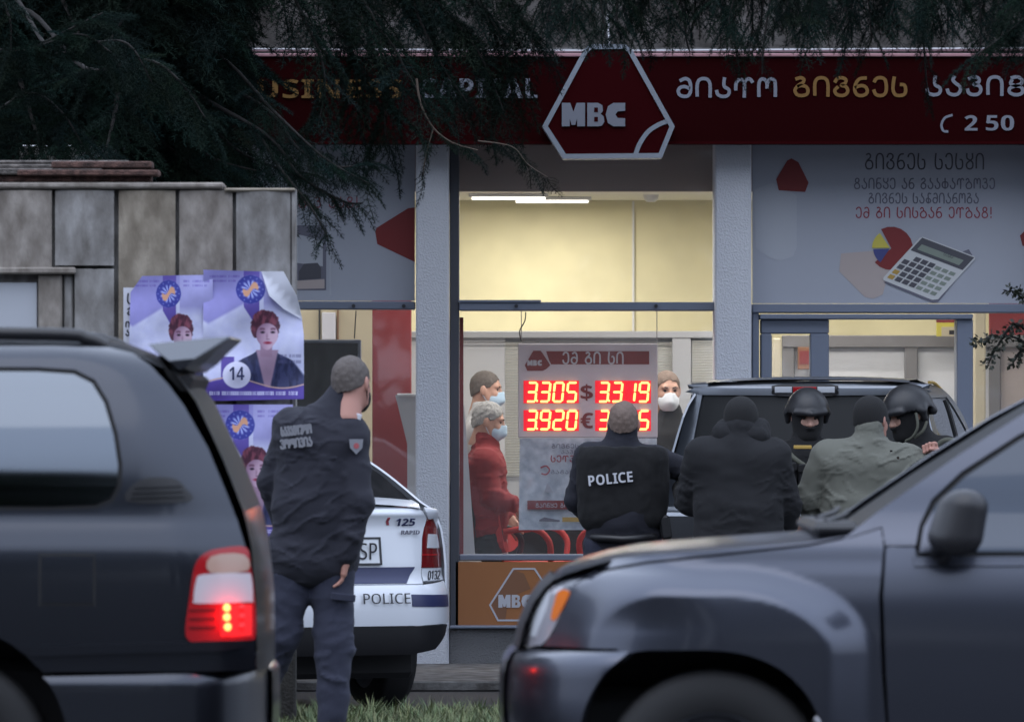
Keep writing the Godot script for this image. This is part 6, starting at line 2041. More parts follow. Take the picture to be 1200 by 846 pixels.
# ---- silver-grey pickup truck among the officers. Local z points to the rear; origin under the cab's rear window.
func pickup_truck() -> void:
	var cd := 39.2
	var o := thing("pickup_truck", "silver-grey double cab pickup truck in the midst of the officers", "truck", Vector3((940.0 - 600.0) * cd / F, 0, -cd), deg_to_rad(-12.0))
	var top := 1.805
	var rp := [[0.9, 0.02], [1.1, 0.0], [1.3, -0.035], [1.6, -0.10], [1.72, -0.125], [1.76, -0.12], [1.79, -0.14], [1.81, -0.24]]
	var rf := func(lift: float) -> Callable: return func(x: float, y: float) -> Vector3: return Vector3(x, y, look(rp, y) - 0.10 * pow(absf(x) / 0.72, 3.0) + lift)
	var back := Vector3(0, 0, 1)
	var mb := MB.new()
	mb.patch(poly([[-0.80, 1.0], [-0.69, 1.725], [0.69, 1.725], [0.80, 1.0]]), rf.call(-0.02), 0.06, back)
	part("rear_glass_seal", mb, M.black_rubber, o)
	mb = MB.new()
	mb.patch(smooth(poly([[-0.70, 1.15], [-0.66, 1.5], [-0.625, 1.70], [-0.55, 1.725], [0.55, 1.725], [0.625, 1.70], [0.66, 1.5], [0.70, 1.15]]), 3, true), rf.call(-0.012), 0.05, back)
	part("rear_window", mb, M.tinted_glass, o)
	for s in [-1.0, 1.0]:
		mb = MB.new()
		mb.patch(poly([[0.70 * s, 1.1], [0.655 * s, 1.5], [0.615 * s, 1.735], [0.665 * s, 1.77], [0.72 * s, 1.6], [0.79 * s, 1.3], [0.83 * s, 1.0]]), rf.call(0.0), 0.04, back)
		part("cab_pillar", mb, M.pickup_paint, o)
	mb = MB.new()
	mb.patch(smooth(poly([[-0.665, 1.765], [-0.62, 1.725], [0.62, 1.725], [0.665, 1.765], [0.60, 1.80], [-0.60, 1.80]]), 2, true), rf.call(0.004), 0.04, back, 0.03)
	part("roof_edge", mb, M.pickup_paint, o)
	# high stop lamp: two clear windows and a red one
	mb = MB.new()
	mb.patch(smooth(poly([[-0.19, 1.755], [-0.16, 1.72], [0.16, 1.72], [0.19, 1.755], [0.16, 1.785], [-0.16, 1.785]]), 3, true), rf.call(0.016), 0.03, back, 0.02)
	part("lamp_housing", mb, M.black_plastic, o)
	for e in [[-0.175, -0.075, "lens_white"], [-0.068, 0.068, "lens_red"], [0.075, 0.175, "lens_white"]]:
		mb = MB.new()
		mb.patch(poly([[e[0], 1.738], [e[1], 1.738], [e[1], 1.772], [e[0], 1.772]]), rf.call(0.022), 0.03, back, 0.006)
		part("stop_lamp_window", mb, M[e[2]], o)
	# bed
	for e in [["tailgate", Vector3(0, 0.82, 1.46), Vector3(1.62, 0.50, 0.06)], ["bed_side", Vector3(-0.84, 0.80, 0.72), Vector3(0.08, 0.56, 1.5)], ["bed_side", Vector3(0.84, 0.80, 0.72), Vector3(0.08, 0.56, 1.5)], ["bed_floor", Vector3(0, 0.60, 0.74), Vector3(1.6, 0.06, 1.5)], ["cab_back", Vector3(0, 0.8, -0.06), Vector3(1.64, 0.56, 0.1)]]:
		mb = MB.new()
		mb.box(e[1], e[2], 0.02)
		part(e[0], mb, M.pickup_paint, o)
	mb = MB.new()
	mb.box(Vector3(0, 0.5, 1.56), Vector3(1.66, 0.18, 0.18), 0.03)
	part("rear_bumper", mb, M.steel, o)
	for s in [-1.0, 1.0]:
		mb = MB.new()
		mb.box(Vector3(0.83 * s, 0.86, 1.475), Vector3(0.10, 0.36, 0.08), 0.02)
		part("tail_lamp", mb, M.lens_red, o)
	# cab sides, roof, bonnet
	var sp := [[0.35, 0.84], [0.6, 0.88], [0.95, 0.88], [1.1, 0.855], [1.3, 0.80], [1.55, 0.735], [1.7, 0.685], [1.77, 0.63], [1.81, 0.55]]
	var sf := func(lift: float) -> Callable: return func(z: float, y: float) -> Vector3: return Vector3(look(sp, y) + lift, y, z)
	var side := PackedVector2Array([Vector2(-0.04, 1.12), Vector2(-0.04, 0.4), Vector2(-2.0, 0.4)])
	for k in 17:
		var t := deg_to_rad(lerpf(0.0, 180.0, k / 16.0))
		side.append(Vector2(-2.45 + 0.42 * cos(t), 0.42 + 0.42 * sin(t)))
	side.append_array(PackedVector2Array([Vector2(-3.0, 0.5), Vector2(-3.05, 0.95), Vector2(-1.9, 1.1)]))
	var glassp := poly([[-0.22, 1.15], [-0.30, 1.63], [-0.42, 1.70], [-1.1, 1.71], [-1.45, 1.52], [-1.85, 1.14]])
	for e in [[side, "body_side", M.pickup_paint, 0.0], [glassp, "side_window", M.dark_glass, -0.006], [poly([[-0.03, 1.12], [-0.12, 1.6], [-0.2, 1.74], [-0.4, 1.785], [-1.15, 1.785], [-1.5, 1.60], [-1.95, 1.13], [-1.86, 1.13], [-1.45, 1.53], [-1.1, 1.715], [-0.42, 1.705], [-0.29, 1.63], [-0.21, 1.12]]), "window_frame", M.pickup_paint, 0.0], [poly([[-0.95, 1.14], [-0.98, 1.70], [-1.05, 1.70], [-1.02, 1.14]]), "door_pillar", M.black_rubber, 0.004]]:
		mb = MB.new()
		mb.patch(e[0], sf.call(e[3]), 0.06, Vector3(1, 0, 0))
		part(e[1], mb, e[2], o)
		var ml := MB.new()
		ml.add(mb, Transform3D(Basis.from_scale(Vector3(-1, 1, 1)), Vector3.ZERO))
		part(e[1], ml, e[2], o)
	mb = MB.new()
	mb.tube(curve3([Vector3(0.605, 1.80, -0.9), Vector3(0.62, 1.775, -1.16), Vector3(0.71, 1.58, -1.52), Vector3(0.835, 1.16, -1.95)]), [0.010], 6)
	part("roof_trim", mb, M.print_gold, o)
	var turn := Transform3D(Basis(Vector3.UP, PI / 2), Vector3.ZERO)
	for e in [[[[-0.17, 1.795, 0.60], [-0.3, 1.81, 0.58], [-0.7, 1.815, 0.56], [-1.15, 1.79, 0.56]], "roof", M.pickup_paint], [[[-1.15, 1.79, 0.58], [-1.5, 1.6, 0.68], [-1.95, 1.13, 0.80]], "windscreen", M.dark_glass], [[[-1.95, 1.12, 0.84], [-2.5, 1.08, 0.84], [-3.05, 0.95, 0.80]], "bonnet", M.pickup_paint], [[[-3.05, 0.95, 0.80], [-3.1, 0.6, 0.82], [-3.0, 0.4, 0.8]], "front_end", M.pickup_paint]]:
		var rows := []
		for r in e[0]: rows.append([-r[0], r[1], r[2], 0.02])
		mb = MB.new()
		mb.across(rows)
		var t2 := MB.new()
		t2.add(mb, turn)
		part(e[1], t2, e[2], o)
	mb = MB.new()
	mb.box(Vector3(0, 0.45, -0.7), Vector3(1.3, 0.24, 4.4), 0.03)
	part("underbody", mb, M.black_rubber, o)
	for zc in [0.72, -2.45]:
		for s in [-1.0, 1.0]:
			var hub := Node3D.new()
			hub.name = "wheel"
			hub.position = Vector3(0.78 * s, 0.36, zc)
			hub.rotation = Vector3(0, 0, -PI / 2 * s)
			o.add_child(hub, true)
			mb = MB.new()
			mb.lathe([Vector2(0.22, -0.12), Vector2(0.33, -0.12), Vector2(0.36, -0.07), Vector2(0.36, 0.07), Vector2(0.33, 0.12), Vector2(0.22, 0.12)], 28)
			part("tyre", mb, M.black_rubber, hub)
			mb = MB.new()
			mb.lathe([Vector2(0.22, 0.1), Vector2(0.18, 0.06), Vector2(0.0, 0.09)], 24)
			mb.lathe([Vector2(0.22, -0.1), Vector2(0.0, -0.05)], 24)
			part("rim", mb, M.rim_alloy, hub)

# ------------------------------------------------------------------ people
# Templates in head space: origin between the ears, +z the face, +y up, metres.
func templates() -> void:
	var lo := Vector3(-0.12, -0.17, -0.14)
	var hi := Vector3(0.12, 0.15, 0.15)
	var s := Sdf.new(lo, hi, 0.0055)
	s.ell(Vector3(0, 0.03, -0.012), Vector3(0.076, 0.092, 0.096), 0.02)
	s.ell(Vector3(0, -0.045, 0.028), Vector3(0.057, 0.075, 0.058), 0.04)
	s.cone(Vector3(-0.018, -0.098, 0.058), Vector3(0.018, -0.098, 0.058), 0.021, 0.021, 0.03)
	s.cone(Vector3(-0.036, 0.027, 0.076), Vector3(0.036, 0.027, 0.076), 0.014, 0.014, 0.02)
	for e in [-1.0, 1.0]:
		s.ell(Vector3(0.036 * e, -0.028, 0.062), Vector3(0.02, 0.022, 0.02), 0.025)
		s.cone(Vector3(0.058 * e, -0.02, 0.0), Vector3(0.045 * e, -0.08, 0.035), 0.016, 0.014, 0.03)
		s.ell(Vector3(0.030 * e, 0.006, 0.094), Vector3(0.016, 0.010, 0.016), 0.012, Basis(), true)
		s.ell(Vector3(0.080 * e, -0.004, -0.008), Vector3(0.010, 0.032, 0.020), 0.008, Basis(Vector3.UP, -0.35 * e))
	s.cone(Vector3(0, 0.012, 0.086), Vector3(0, -0.028, 0.107), 0.009, 0.014, 0.014)
	s.cone(Vector3(-0.012, -0.032, 0.094), Vector3(0.012, -0.032, 0.094), 0.009, 0.009, 0.01)
	s.cone(Vector3(-0.02, -0.062, 0.080), Vector3(0.02, -0.062, 0.080), 0.010, 0.010, 0.012)
	s.cone(Vector3(0, -0.05, -0.025), Vector3(0, -0.16, -0.045), 0.058, 0.062, 0.04)
	T.head = MB.new()
	s.mesh_into(T.head)
	T.eyes = MB.new()
	for e in [-1.0, 1.0]:
		T.eyes.lathe([Vector2(0.0, 0.012), Vector2(0.007, 0.0105), Vector2(0.011, 0.004), Vector2(0.012, 0.0)], 10, Transform3D(Basis(Vector3.RIGHT, PI / 2), Vector3(0.031 * e, 0.006, 0.0715)))
		T.eyes.tube([Vector3(0.014 * e, 0.024, 0.094), Vector3(0.034 * e, 0.029, 0.090), Vector3(0.05 * e, 0.022, 0.078)], [0.003, 0.004, 0.002], 5)
	var tuft := FastNoiseLite.new()
	tuft.seed = 3
	tuft.frequency = 1.0
	tuft.fractal_octaves = 3
	var shell := func(grow: float, clips: Array, cut: Array) -> MB:
		var q := Sdf.new(lo - Vector3.ONE * 0.05, hi + Vector3.ONE * 0.05, 0.0065)
		q.ell(Vector3(0, 0.03, -0.012), Vector3(0.076, 0.092, 0.096) + Vector3.ONE * grow, 0.02)
		q.ell(Vector3(0, -0.045, 0.028), Vector3(0.057, 0.075, 0.058) + Vector3.ONE * grow, 0.04)
		q.cone(Vector3(0, -0.04, -0.03), Vector3(0, -0.14, -0.04), 0.058 + grow, 0.062 + grow, 0.05)
		if grow > 0.007: q.cone(Vector3(-0.016, -0.098, 0.058), Vector3(0.016, -0.098, 0.058), 0.021 + grow, 0.021 + grow, 0.03)
		if grow > 0.007: q.cone(Vector3(0, 0.012, 0.082), Vector3(0, -0.03, 0.098), 0.012 + grow * 0.8, 0.016 + grow * 0.7, 0.02)
		for c in clips: q.clip(c[0].normalized(), c[1])
		for c in cut: q.ell(c[0], c[1], 0.006, Basis(), true)
		var m := MB.new()
		if grow == 0.005 or grow == 0.009: q.mesh_into(m, Transform3D(), grow * 0.9, tuft, Vector3(38, 26, 38))   # hair: uneven edge and tufts
		else: q.mesh_into(m)
		return m
	# short hair: the skull's cover down to the nape, open at the face and round the ears
	var ears := [[Vector3(0.088, -0.022, 0.004), Vector3(0.020, 0.040, 0.030)], [Vector3(-0.088, -0.022, 0.004), Vector3(0.020, 0.040, 0.030)]]
	T.crop = shell.call(0.005, [[Vector3(0, -1.0, 0.55), -0.002]], [[Vector3(0, -0.062, 0.100), Vector3(0.125, 0.134, 0.100)]] + ears)
	T.full = shell.call(0.009, [[Vector3(0, -1.0, 0.55), 0.004]], [[Vector3(0, -0.064, 0.106), Vector3(0.125, 0.134, 0.100)]] + ears)
	T.beanie = shell.call(0.013, [[Vector3(0, -1.0, 0.25), 0.012]], [])
	T.beanie_low = shell.call(0.014, [[Vector3(0, -1.0, 0.10), 0.062]], [[Vector3(0, -0.035, 0.11), Vector3(0.075, 0.055, 0.06)]])
	T.balaclava = shell.call(0.014, [[Vector3(0, -1, 0), 0.19]], [[Vector3(0, -0.010, 0.118), Vector3(0.066, 0.032, 0.062)]])
	# helmet
	var hq := Sdf.new(Vector3(-0.18, -0.12, -0.2), Vector3(0.18, 0.2, 0.2), 0.0075)
	hq.ell(Vector3(0, 0.035, -0.012), Vector3(0.118, 0.122, 0.140), 0.02)
	hq.clip(Vector3(0, -1.0, 0.0), -0.022)
	hq.cone(Vector3(-0.108, 0.01, -0.03), Vector3(-0.106, -0.035, -0.04), 0.022, 0.016, 0.04)
	hq.cone(Vector3(0.108, 0.01, -0.03), Vector3(0.106, -0.035, -0.04), 0.022, 0.016, 0.04)
	hq.cone(Vector3(-0.075, -0.012, -0.118), Vector3(0.075, -0.012, -0.118), 0.02, 0.02, 0.05)
	hq.cone(Vector3(-0.085, 0.032, 0.085), Vector3(0.0, 0.030, 0.135), 0.014, 0.013, 0.02)
	hq.cone(Vector3(0.085, 0.032, 0.085), Vector3(0.0, 0.030, 0.135), 0.014, 0.013, 0.02)
	T.helmet = MB.new()
	hq.mesh_into(T.helmet, Transform3D(Basis(), Vector3(0, 0.008, 0)))
	# face mask with pleats and ear loops
	var mq := Sdf.new(lo, hi + Vector3(0, 0, 0.04), 0.0055)
	mq.ell(Vector3(0, -0.058, 0.040), Vector3(0.066, 0.075, 0.068), 0.02)
	mq.cone(Vector3(0, -0.01, 0.098), Vector3(0, -0.06, 0.105), 0.021, 0.024, 0.03)
	mq.clip(Vector3(0, 1, -0.15), -0.022)
	mq.clip(Vector3(0, -1, 0.1), 0.128)
	mq.clip(Vector3(0, 0, -1), -0.028)
	T.mask = MB.new()
	mq.mesh_into(T.mask)
	for e in [-1.0, 1.0]:
		T.mask.tube([Vector3(0.062 * e, -0.022, 0.034), Vector3(0.082 * e, 0.012, 0.0), Vector3(0.086 * e, 0.018, -0.012)], [0.0022], 5)
		T.mask.tube([Vector3(0.056 * e, -0.095, 0.036), Vector3(0.082 * e, -0.036, -0.006)], [0.0022], 5)
	# hands: wrist at the origin, fingers along -y, palm towards +z, thumb on +x
	for fist in [false, true]:
		var q := Sdf.new(Vector3(-0.08, -0.22, -0.06), Vector3(0.09, 0.04, 0.1), 0.0045)
		q.cone(Vector3(0, 0.03, 0), Vector3(0, -0.01, 0), 0.027, 0.027, 0.02)
		q.cone(Vector3(-0.022, -0.02, 0), Vector3(-0.028, -0.075, 0), 0.018, 0.015, 0.02)
		q.cone(Vector3(0.018, -0.02, 0), Vector3(0.026, -0.078, 0), 0.019, 0.015, 0.02)
		q.cone(Vector3(0, -0.02, 0), Vector3(0, -0.078, 0), 0.018, 0.016, 0.02)
		for k in 4:
			var bx := 0.030 - 0.0195 * k
			var ln: float = [0.040, 0.045, 0.042, 0.033][k]
			var kn := Vector3(bx, -0.082 + absf(k - 1.2) * 0.004, -0.002)
			var p1: Vector3
			var p2v: Vector3
			var p3: Vector3
			if fist:
				p1 = kn + Vector3(0, -0.012, 0.034)
				p2v = p1 + Vector3(-0.002, 0.030, 0.012)
				p3 = p2v + Vector3(0, 0.006, -0.020)
			else:
				p1 = kn + Vector3(0.002, -ln, 0.006)
				p2v = p1 + Vector3(0, -ln * 0.62, 0.014)
				p3 = p2v + Vector3(0, -ln * 0.42, 0.016)
			q.cone(kn, p1, 0.0098, 0.009, 0.006)
			q.cone(p1, p2v, 0.009, 0.0082, 0.005)
			q.cone(p2v, p3, 0.0082, 0.0072, 0.005)
		var t0 := Vector3(0.026, -0.022, 0.006)
		if fist:
			q.cone(t0, Vector3(0.040, -0.052, 0.030), 0.014, 0.011, 0.012)
			q.cone(Vector3(0.040, -0.052, 0.030), Vector3(0.012, -0.066, 0.052), 0.011, 0.009, 0.006)
		else:
			q.cone(t0, Vector3(0.048, -0.058, 0.016), 0.014, 0.011, 0.012)
			q.cone(Vector3(0.048, -0.058, 0.016), Vector3(0.050, -0.088, 0.024), 0.011, 0.0085, 0.006)
		var hm := MB.new()
		q.mesh_into(hm)
		T["fist" if fist else "hand"] = hm

# a: joints as photo column, row and metres further off; letters l / r are the sides as seen in the picture
func person(label: String, d: float, ground_y: float, a: Dictionary, group := "") -> Node3D:
	var hip: Array = a.hl
	var base := Vector3((0.5 * (a.al[0] + a.ar[0]) - 600.0) * d / F, ground_y, -d)
	var o := thing("person", label, "person", base, 0.0, group)
	var J := {}
	for k in ["nk", "sl", "sr", "el", "er", "wl", "wr", "hl", "hr", "kl", "kr", "al", "ar"]:
		var e: Array = a[k]
		J[k] = P(e[0], e[1], d + e[2]) - base
	for k in ["al", "ar"]:   # feet stand on the ground
		J[k].y = maxf(J[k].y, 0.09)
	var hp: Vector3 = P(a.head[0], a.head[1], d + a.head[2]) - base
	var hb := Basis.from_euler(Vector3(deg_to_rad(a.get("pitch", 0.0)), deg_to_rad(a.yaw), deg_to_rad(a.get("roll", 0.0)))).scaled(Vector3.ONE * float(a.get("hs", 1.0)))
	var hx := Transform3D(hb, hp)
	var fat: float = a.get("fat", 1.0)
	var lo := Vector3.ONE * 9.0
	var hi := -Vector3.ONE * 9.0
	for k in J:
		lo = lo.min(J[k]); hi = hi.max(J[k])
	var pad := Vector3.ONE * 0.22
	# body
	var s := Sdf.new(lo - pad, hi + pad, 0.021)
	s.cone(hp + hb * Vector3(0, -0.09, -0.03), J.nk, 0.05, 0.045, 0.03)
	var mid: Vector3 = (J.hl + J.hr) * 0.5
	s.cone(J.nk + Vector3(0, -0.03, 0), mid, 0.05, 0.08, 0.03)
	s.cone(J.sl, J.sr, 0.05, 0.05, 0.05)
	s.cone(J.hl, J.hr, 0.07, 0.07, 0.05)
	for k in ["l", "r"]:
		s.cone(J["s" + k], J["e" + k], 0.046, 0.038, 0.03)
		s.cone(J["e" + k], J["w" + k], 0.038, 0.027, 0.03)
		s.cone(J["h" + k], J["k" + k], 0.07, 0.05, 0.03)
		s.cone(J["k" + k], J["a" + k], 0.05, 0.04, 0.03)
	var mb := MB.new()
	s.mesh_into(mb)
	mb.add(T.head, hx)
	for k in ["l", "r"]:
		var dir: Vector3 = (J["w" + k] - J["e" + k]).normalized()
		var tw: Vector3 = a.get("palm_" + k, Vector3(0.0, 0.0, -1.0))
		var z := (tw - dir * tw.dot(dir)).normalized()
		var y := -dir
		var x := y.cross(z)
		var mir: float = a.get("thumb_" + k, 1.0)
		mb.add(T[a.get("hand_" + k, "hand")], Transform3D(Basis(x * mir, y, z), J["w" + k] + dir * 0.015))
	var am := mb.mesh(M[a.get("skin", "skin")])
	var eyes := MB.new()
	eyes.add(T.eyes, hx)
	eyes.mesh(M.eye_dark, am)
	inst("body", am, null, o)
	# top garment
	var nz := FastNoiseLite.new()
	nz.seed = int(a.head[0])
	nz.noise_type = FastNoiseLite.TYPE_SIMPLEX_SMOOTH
	nz.frequency = 1.0
	nz.fractal_type = FastNoiseLite.FRACTAL_FBM
	nz.fractal_octaves = 2
	var tlo := lo
	tlo.y = minf(J.hl.y, minf(J.wl.y, J.wr.y)) - 0.02
	s = Sdf.new(tlo - pad, hi + pad, 0.012)
	var cr := 0.108 * fat
	var drop: float = a.get("hem", 0.04)
	s.cone(J.sl, J.sr, 0.078 * fat, 0.078 * fat, 0.06)
	for t in [0.2, 0.5, 0.8]:
		var up: Vector3 = J.sl.lerp(J.sr, t) + Vector3(0, -0.07, 0)
		var dn: Vector3 = J.hl.lerp(J.hr, t) + Vector3(0, -drop * 0.5, 0)
		s.cone(up, up.lerp(dn, 0.55), cr * 1.03, cr, 0.08)
		s.cone(up.lerp(dn, 0.55), dn, cr, cr * 1.02, 0.08)
	s.cone(J.nk + (hp - J.nk).normalized() * float(a.get("collar", 0.05)) * 0.75, (J.sl + J.sr) * 0.5, a.get("neck", 0.079), 0.10, 0.05)
	s.cone(J.hl, J.hr, 0.112 * fat, 0.112 * fat, 0.05)
	for k in ["l", "r"]:
		s.cone(J["s" + k], J["e" + k], 0.075 * fat, 0.062 * fat, 0.018)
		s.cone(J["e" + k], J["w" + k], 0.062 * fat, 0.048 * fat, 0.02)
	creases(s, J, cr, int(a.head[0]) + 1)
	mb = MB.new()
	s.mesh_into(mb, Transform3D(), a.get("fold", 0.010), nz, Vector3(3.2, 6.0, 3.2), a.get("crease", 0.010))
	part(a.get("top_name", "jacket"), mb, M[a.top], o)
	# trousers
	var plo := lo
	var phi := hi
	phi.y = maxf(J.hl.y, J.hr.y) + 0.1
	s = Sdf.new(plo - pad * Vector3(1, 0.4, 1), phi + pad * Vector3(1, 0.2, 1), 0.015)
	s.cone(J.hl, J.hr, 0.105, 0.105, 0.05)
	for k in ["l", "r"]:
		s.cone(J["h" + k], J["k" + k], 0.112, 0.088, 0.035)
		s.cone(J["k" + k], J["a" + k] + Vector3(0, 0.03, 0), 0.088, 0.074, 0.04)
	for k in ["l", "r"]:
		limb_creases(s, J["h" + k], J["k" + k], J["a" + k], 0.098, 0.086, 0.076, int(a.head[0]) + 5, 8)
	mb = MB.new()
	s.mesh_into(mb, Transform3D(), a.get("fold", 0.010), nz, Vector3(4.0, 7.0, 4.0), 0.011)
	part("trousers", mb, M[a.pants], o)
	# boots
	var toe: Vector3 = Basis(Vector3.UP, deg_to_rad(a.get("feet", a.yaw))) * Vector3(0, 0, 1)
	for k in ["l", "r"]:
		var an: Vector3 = J["a" + k]
		s = Sdf.new(an - Vector3(0.28, 0.16, 0.28), an + Vector3(0.28, 0.2, 0.28), 0.016)
		s.cone(an + Vector3(0, 0.08, 0), an, 0.058, 0.052, 0.03)
		s.cone(an + Vector3(0, -0.045, 0) - toe * 0.05, an + Vector3(0, -0.05, 0) + toe * 0.15, 0.042, 0.036, 0.05)
		mb = MB.new()
		s.mesh_into(mb)
		part("boot", mb, M.black_rubber, o)
	# head wear
	for e in a.get("wear", []):
		mb = MB.new()
		mb.add(T[e[1]], hx)
		part(e[0], mb, M[e[2]], o)
	o.set_meta("_keep", 0)
	o.remove_meta("_keep")
	J.hx = hx
	J.base = base
	o.set_meta("_joints", J)
	return o

# raised folds of cloth round the elbows
func creases(s: Sdf, J: Dictionary, cr: float, sd: int) -> void:
	for k in ["l", "r"]:
		limb_creases(s, J["s" + k], J["e" + k], J["w" + k], 0.070 * cr / 0.108, 0.060 * cr / 0.108, 0.046 * cr / 0.108, sd + 3, 9)

func limb_creases(s: Sdf, a: Vector3, b: Vector3, c: Vector3, ra: float, rb: float, rc: float, sd: int, count: int) -> void:
	var r := RandomNumberGenerator.new()
	r.seed = sd
	for k in count:
		var f := clampf(1.0 + r.randfn() * 0.45, 0.15, 1.9)     # most of them near the joint
		var p := a.lerp(b, f) if f < 1.0 else b.lerp(c, f - 1.0)
		var rad := lerpf(ra, rb, f) if f < 1.0 else lerpf(rb, rc, f - 1.0)
		var d := (b - a).normalized() if f < 1.0 else (c - b).normalized()
		var u := d.cross(Vector3(0.3, 0.2, 1.0)).normalized()
		var w := d.cross(u)
		var a0 := r.randf() * TAU
		var span := r.randf_range(0.9, 2.0)
		var tilt := r.randf_range(-0.05, 0.05)
		var last := Vector3.ZERO
		for j in 5:
			var t := j / 4.0
			var q := p + (u * cos(a0 + span * t) + w * sin(a0 + span * t)) * rad + d * tilt * t
			if j > 0: s.cone(last, q, 0.011 * (1.15 - t * 0.6), 0.011 * (1.0 - t * 0.6), 0.016)
			last = q

func people() -> void:
	# walking officer in the street, back to the camera
	var d := 32.4
	var A := {"head": [412, 450, 0.0], "yaw": 152.0, "pitch": 6.0, "roll": -4.0, "hs": 1.06, "nk": [409, 474, -0.035],
		"sl": [343, 502, 0.02], "sr": [408, 508, -0.05], "el": [320, 566, 0.08], "er": [419, 588, -0.12], "wl": [338, 632, 0.22], "wr": [406, 650, -0.10],
		"hl": [343, 648, 0.0], "hr": [389, 652, 0.0], "kl": [331, 742, 0.0], "kr": [391, 752, -0.03], "al": [299, 824, 0.12], "ar": [389, 862, -0.05],
		"top": "navy_cloth", "pants": "navy_trousers", "fat": 1.17, "crease": 0.012, "hem": 0.03, "collar": 0.13, "skin": "skin_pink", "feet": 160.0,
		"wear": [["hair", "crop", "hair_dark"], ["face_mask", "mask", "black_cloth"]], "palm_r": Vector3(-1, 0, 0.2), "thumb_r": -1.0}
	var o := person("officer walking away in a navy jacket with grey lettering on the back", d, 0.07, A)
	var J: Dictionary = o.get_meta("_joints")
	# pale shirt collar standing a little above the jacket's
	var mb := MB.new()
	var rel := func(px: float, py: float, dz: float) -> Vector3: return P(px, py, d + dz) - J.base
	var up: Vector3 = (J.hx.origin - J.nk).normalized()
	var sx := up.cross(Vector3(0, 0, 1)).normalized()
	var sz := sx.cross(up)
	var ring := []
	for q in 25:
		var ang := TAU * q / 24.0
		ring.append(J.nk + up * 0.150 + sx * cos(ang) * 0.066 + sz * sin(ang) * 0.070 + Vector3(0, 0.012 * cos(ang), 0))
	mb.tube(ring, [0.009], 6, false)
	part("shirt_collar", mb, M.shirt_blue, o)
	# lettering on the back, laid on the cloth
	var back := Transform3D(Basis(Vector3.UP, deg_to_rad(-22.0)) * Basis(Vector3(0, 0, 1), 0.10), rel.call(347, 512, -0.164))
	mb = MB.new()
	var letters := MB.new()
	var k := 0
	for row in [["საპატრულო", -0.075, 0.078, 0.012, 0.040], ["პოლიცია".replace("ც", "ვ"), -0.085, 0.075, -0.048, 0.04]]:
		georgian(letters, row[0], row[1], row[2], row[3], row[4], 0.0095, back, 0.002, 0.16)
	part("back_lettering", letters, M.patch_grey, o)
	# shoulder flash and sleeve badge
	var sb := MB.new()
	sb.prism(poly([[-0.035, 0.03], [0.035, 0.03], [0.03, -0.012], [0.0, -0.042], [-0.03, -0.012]]), 0.0, 0.004, Transform3D(Basis(Vector3.UP, 0.35), rel.call(417, 522, -0.172)))
	part("sleeve_badge", sb, M.patch_grey, o)
	sb = MB.new()
	sb.prism(ellipse(0, -0.002, 0.014, 0.014, 10), 0.004, 0.006, Transform3D(Basis(Vector3.UP, 0.35), rel.call(417, 522, -0.172)))
	part("sleeve_badge", sb, M.badge_red, o)
	sb = MB.new()
	sb.box(rel.call(415, 487, -0.10), Vector3(0.07, 0.03, 0.012), 0.004, Basis(Vector3(0, 0, 1), -0.3))
	part("shoulder_flash", sb, M.reflective_grey, o)
	# trouser pocket flap
	sb = MB.new()
	sb.box(rel.call(402, 700, -0.125), Vector3(0.12, 0.035, 0.012), 0.004, Basis(Vector3(0, 0, 1), -0.12) * Basis(Vector3.UP, 0.3))
	part("pocket_flap", sb, M.navy_trousers, o)

	# officer with the vest
	d = 37.0
	A = {"head": [731, 497, 0.0], "yaw": 176.0, "nk": [729, 516, -0.03], "hs": 1.0,
		"sl": [689, 536, 0.0], "sr": [768, 538, 0.0], "el": [675, 586, 0.05], "er": [808, 553, 0.10], "wl": [698, 606, 0.24], "wr": [850, 552, 0.26],
		"hl": [708, 640, 0.02], "hr": [752, 640, 0.02], "kl": [705, 740, 0.0], "kr": [755, 740, 0.0], "al": [703, 826, 0.0], "ar": [757, 826, 0.0],
		"top": "navy_sweater", "top_name": "sweater", "pants": "navy_trousers", "fat": 1.0, "collar": 0.085, "hem": 0.05, "skin": "skin_pink", "wear": [["hair", "crop", "hair_brown"]]}
	o = person("officer seen from behind in a black vest marked POLICE before the rate board", d, 0.0, A)
	J = o.get_meta("_joints")
	var s := Sdf.new(Vector3(-0.5, 0.7, -0.45), Vector3(0.5, 1.6, 0.45), 0.014)
	var rv := func(px: float, py: float, dz: float) -> Vector3: return P(px, py, 37.0 + dz) - J.base
	for e in [[702, 534], [729, 530], [757, 535]]:
		s.cone(rv.call(e[0], e[1] + 6, 0.0), rv.call(e[0] * 0.9 + 73, 600, 0.0), 0.135, 0.130, 0.06)
	s.clip(Vector3(0, 1, 0), rv.call(729, 523, 0.0).y)
	s.clip(Vector3(0, -1, 0), -rv.call(729, 622, 0.0).y)
	mb = MB.new()
	var nz := FastNoiseLite.new()
	nz.seed = 9
	nz.frequency = 1.0
	s.mesh_into(mb, Transform3D(), 0.012, nz, Vector3(9, 6, 9))
	part("vest", mb, M.black_cloth, o)
	latin("vest_lettering", "POLICE", true, -0.12, 0.12, -0.03, 0.056, M.reflective_grey, o, Transform3D(Basis(Vector3(0, 0, 1), 0.10), rv.call(715.5, 560.5, -0.149)), 0.006)
	mb = MB.new()
	mb.tube([rv.call(690, 628, 0.02), rv.call(700, 630, -0.12), rv.call(730, 632, -0.145), rv.call(762, 630, -0.12), rv.call(772, 628, 0.02)], [0.022], 8)
	part("belt", mb, M.black_plastic, o)
	mb = MB.new()
	mb.box(rv.call(780, 618, -0.05), Vector3(0.06, 0.13, 0.07), 0.012, Basis(Vector3(0, 0, 1), 0.15))
	part("holster", mb, M.black_plastic, o)

	# man in the black jacket and hood
	d = 36.7
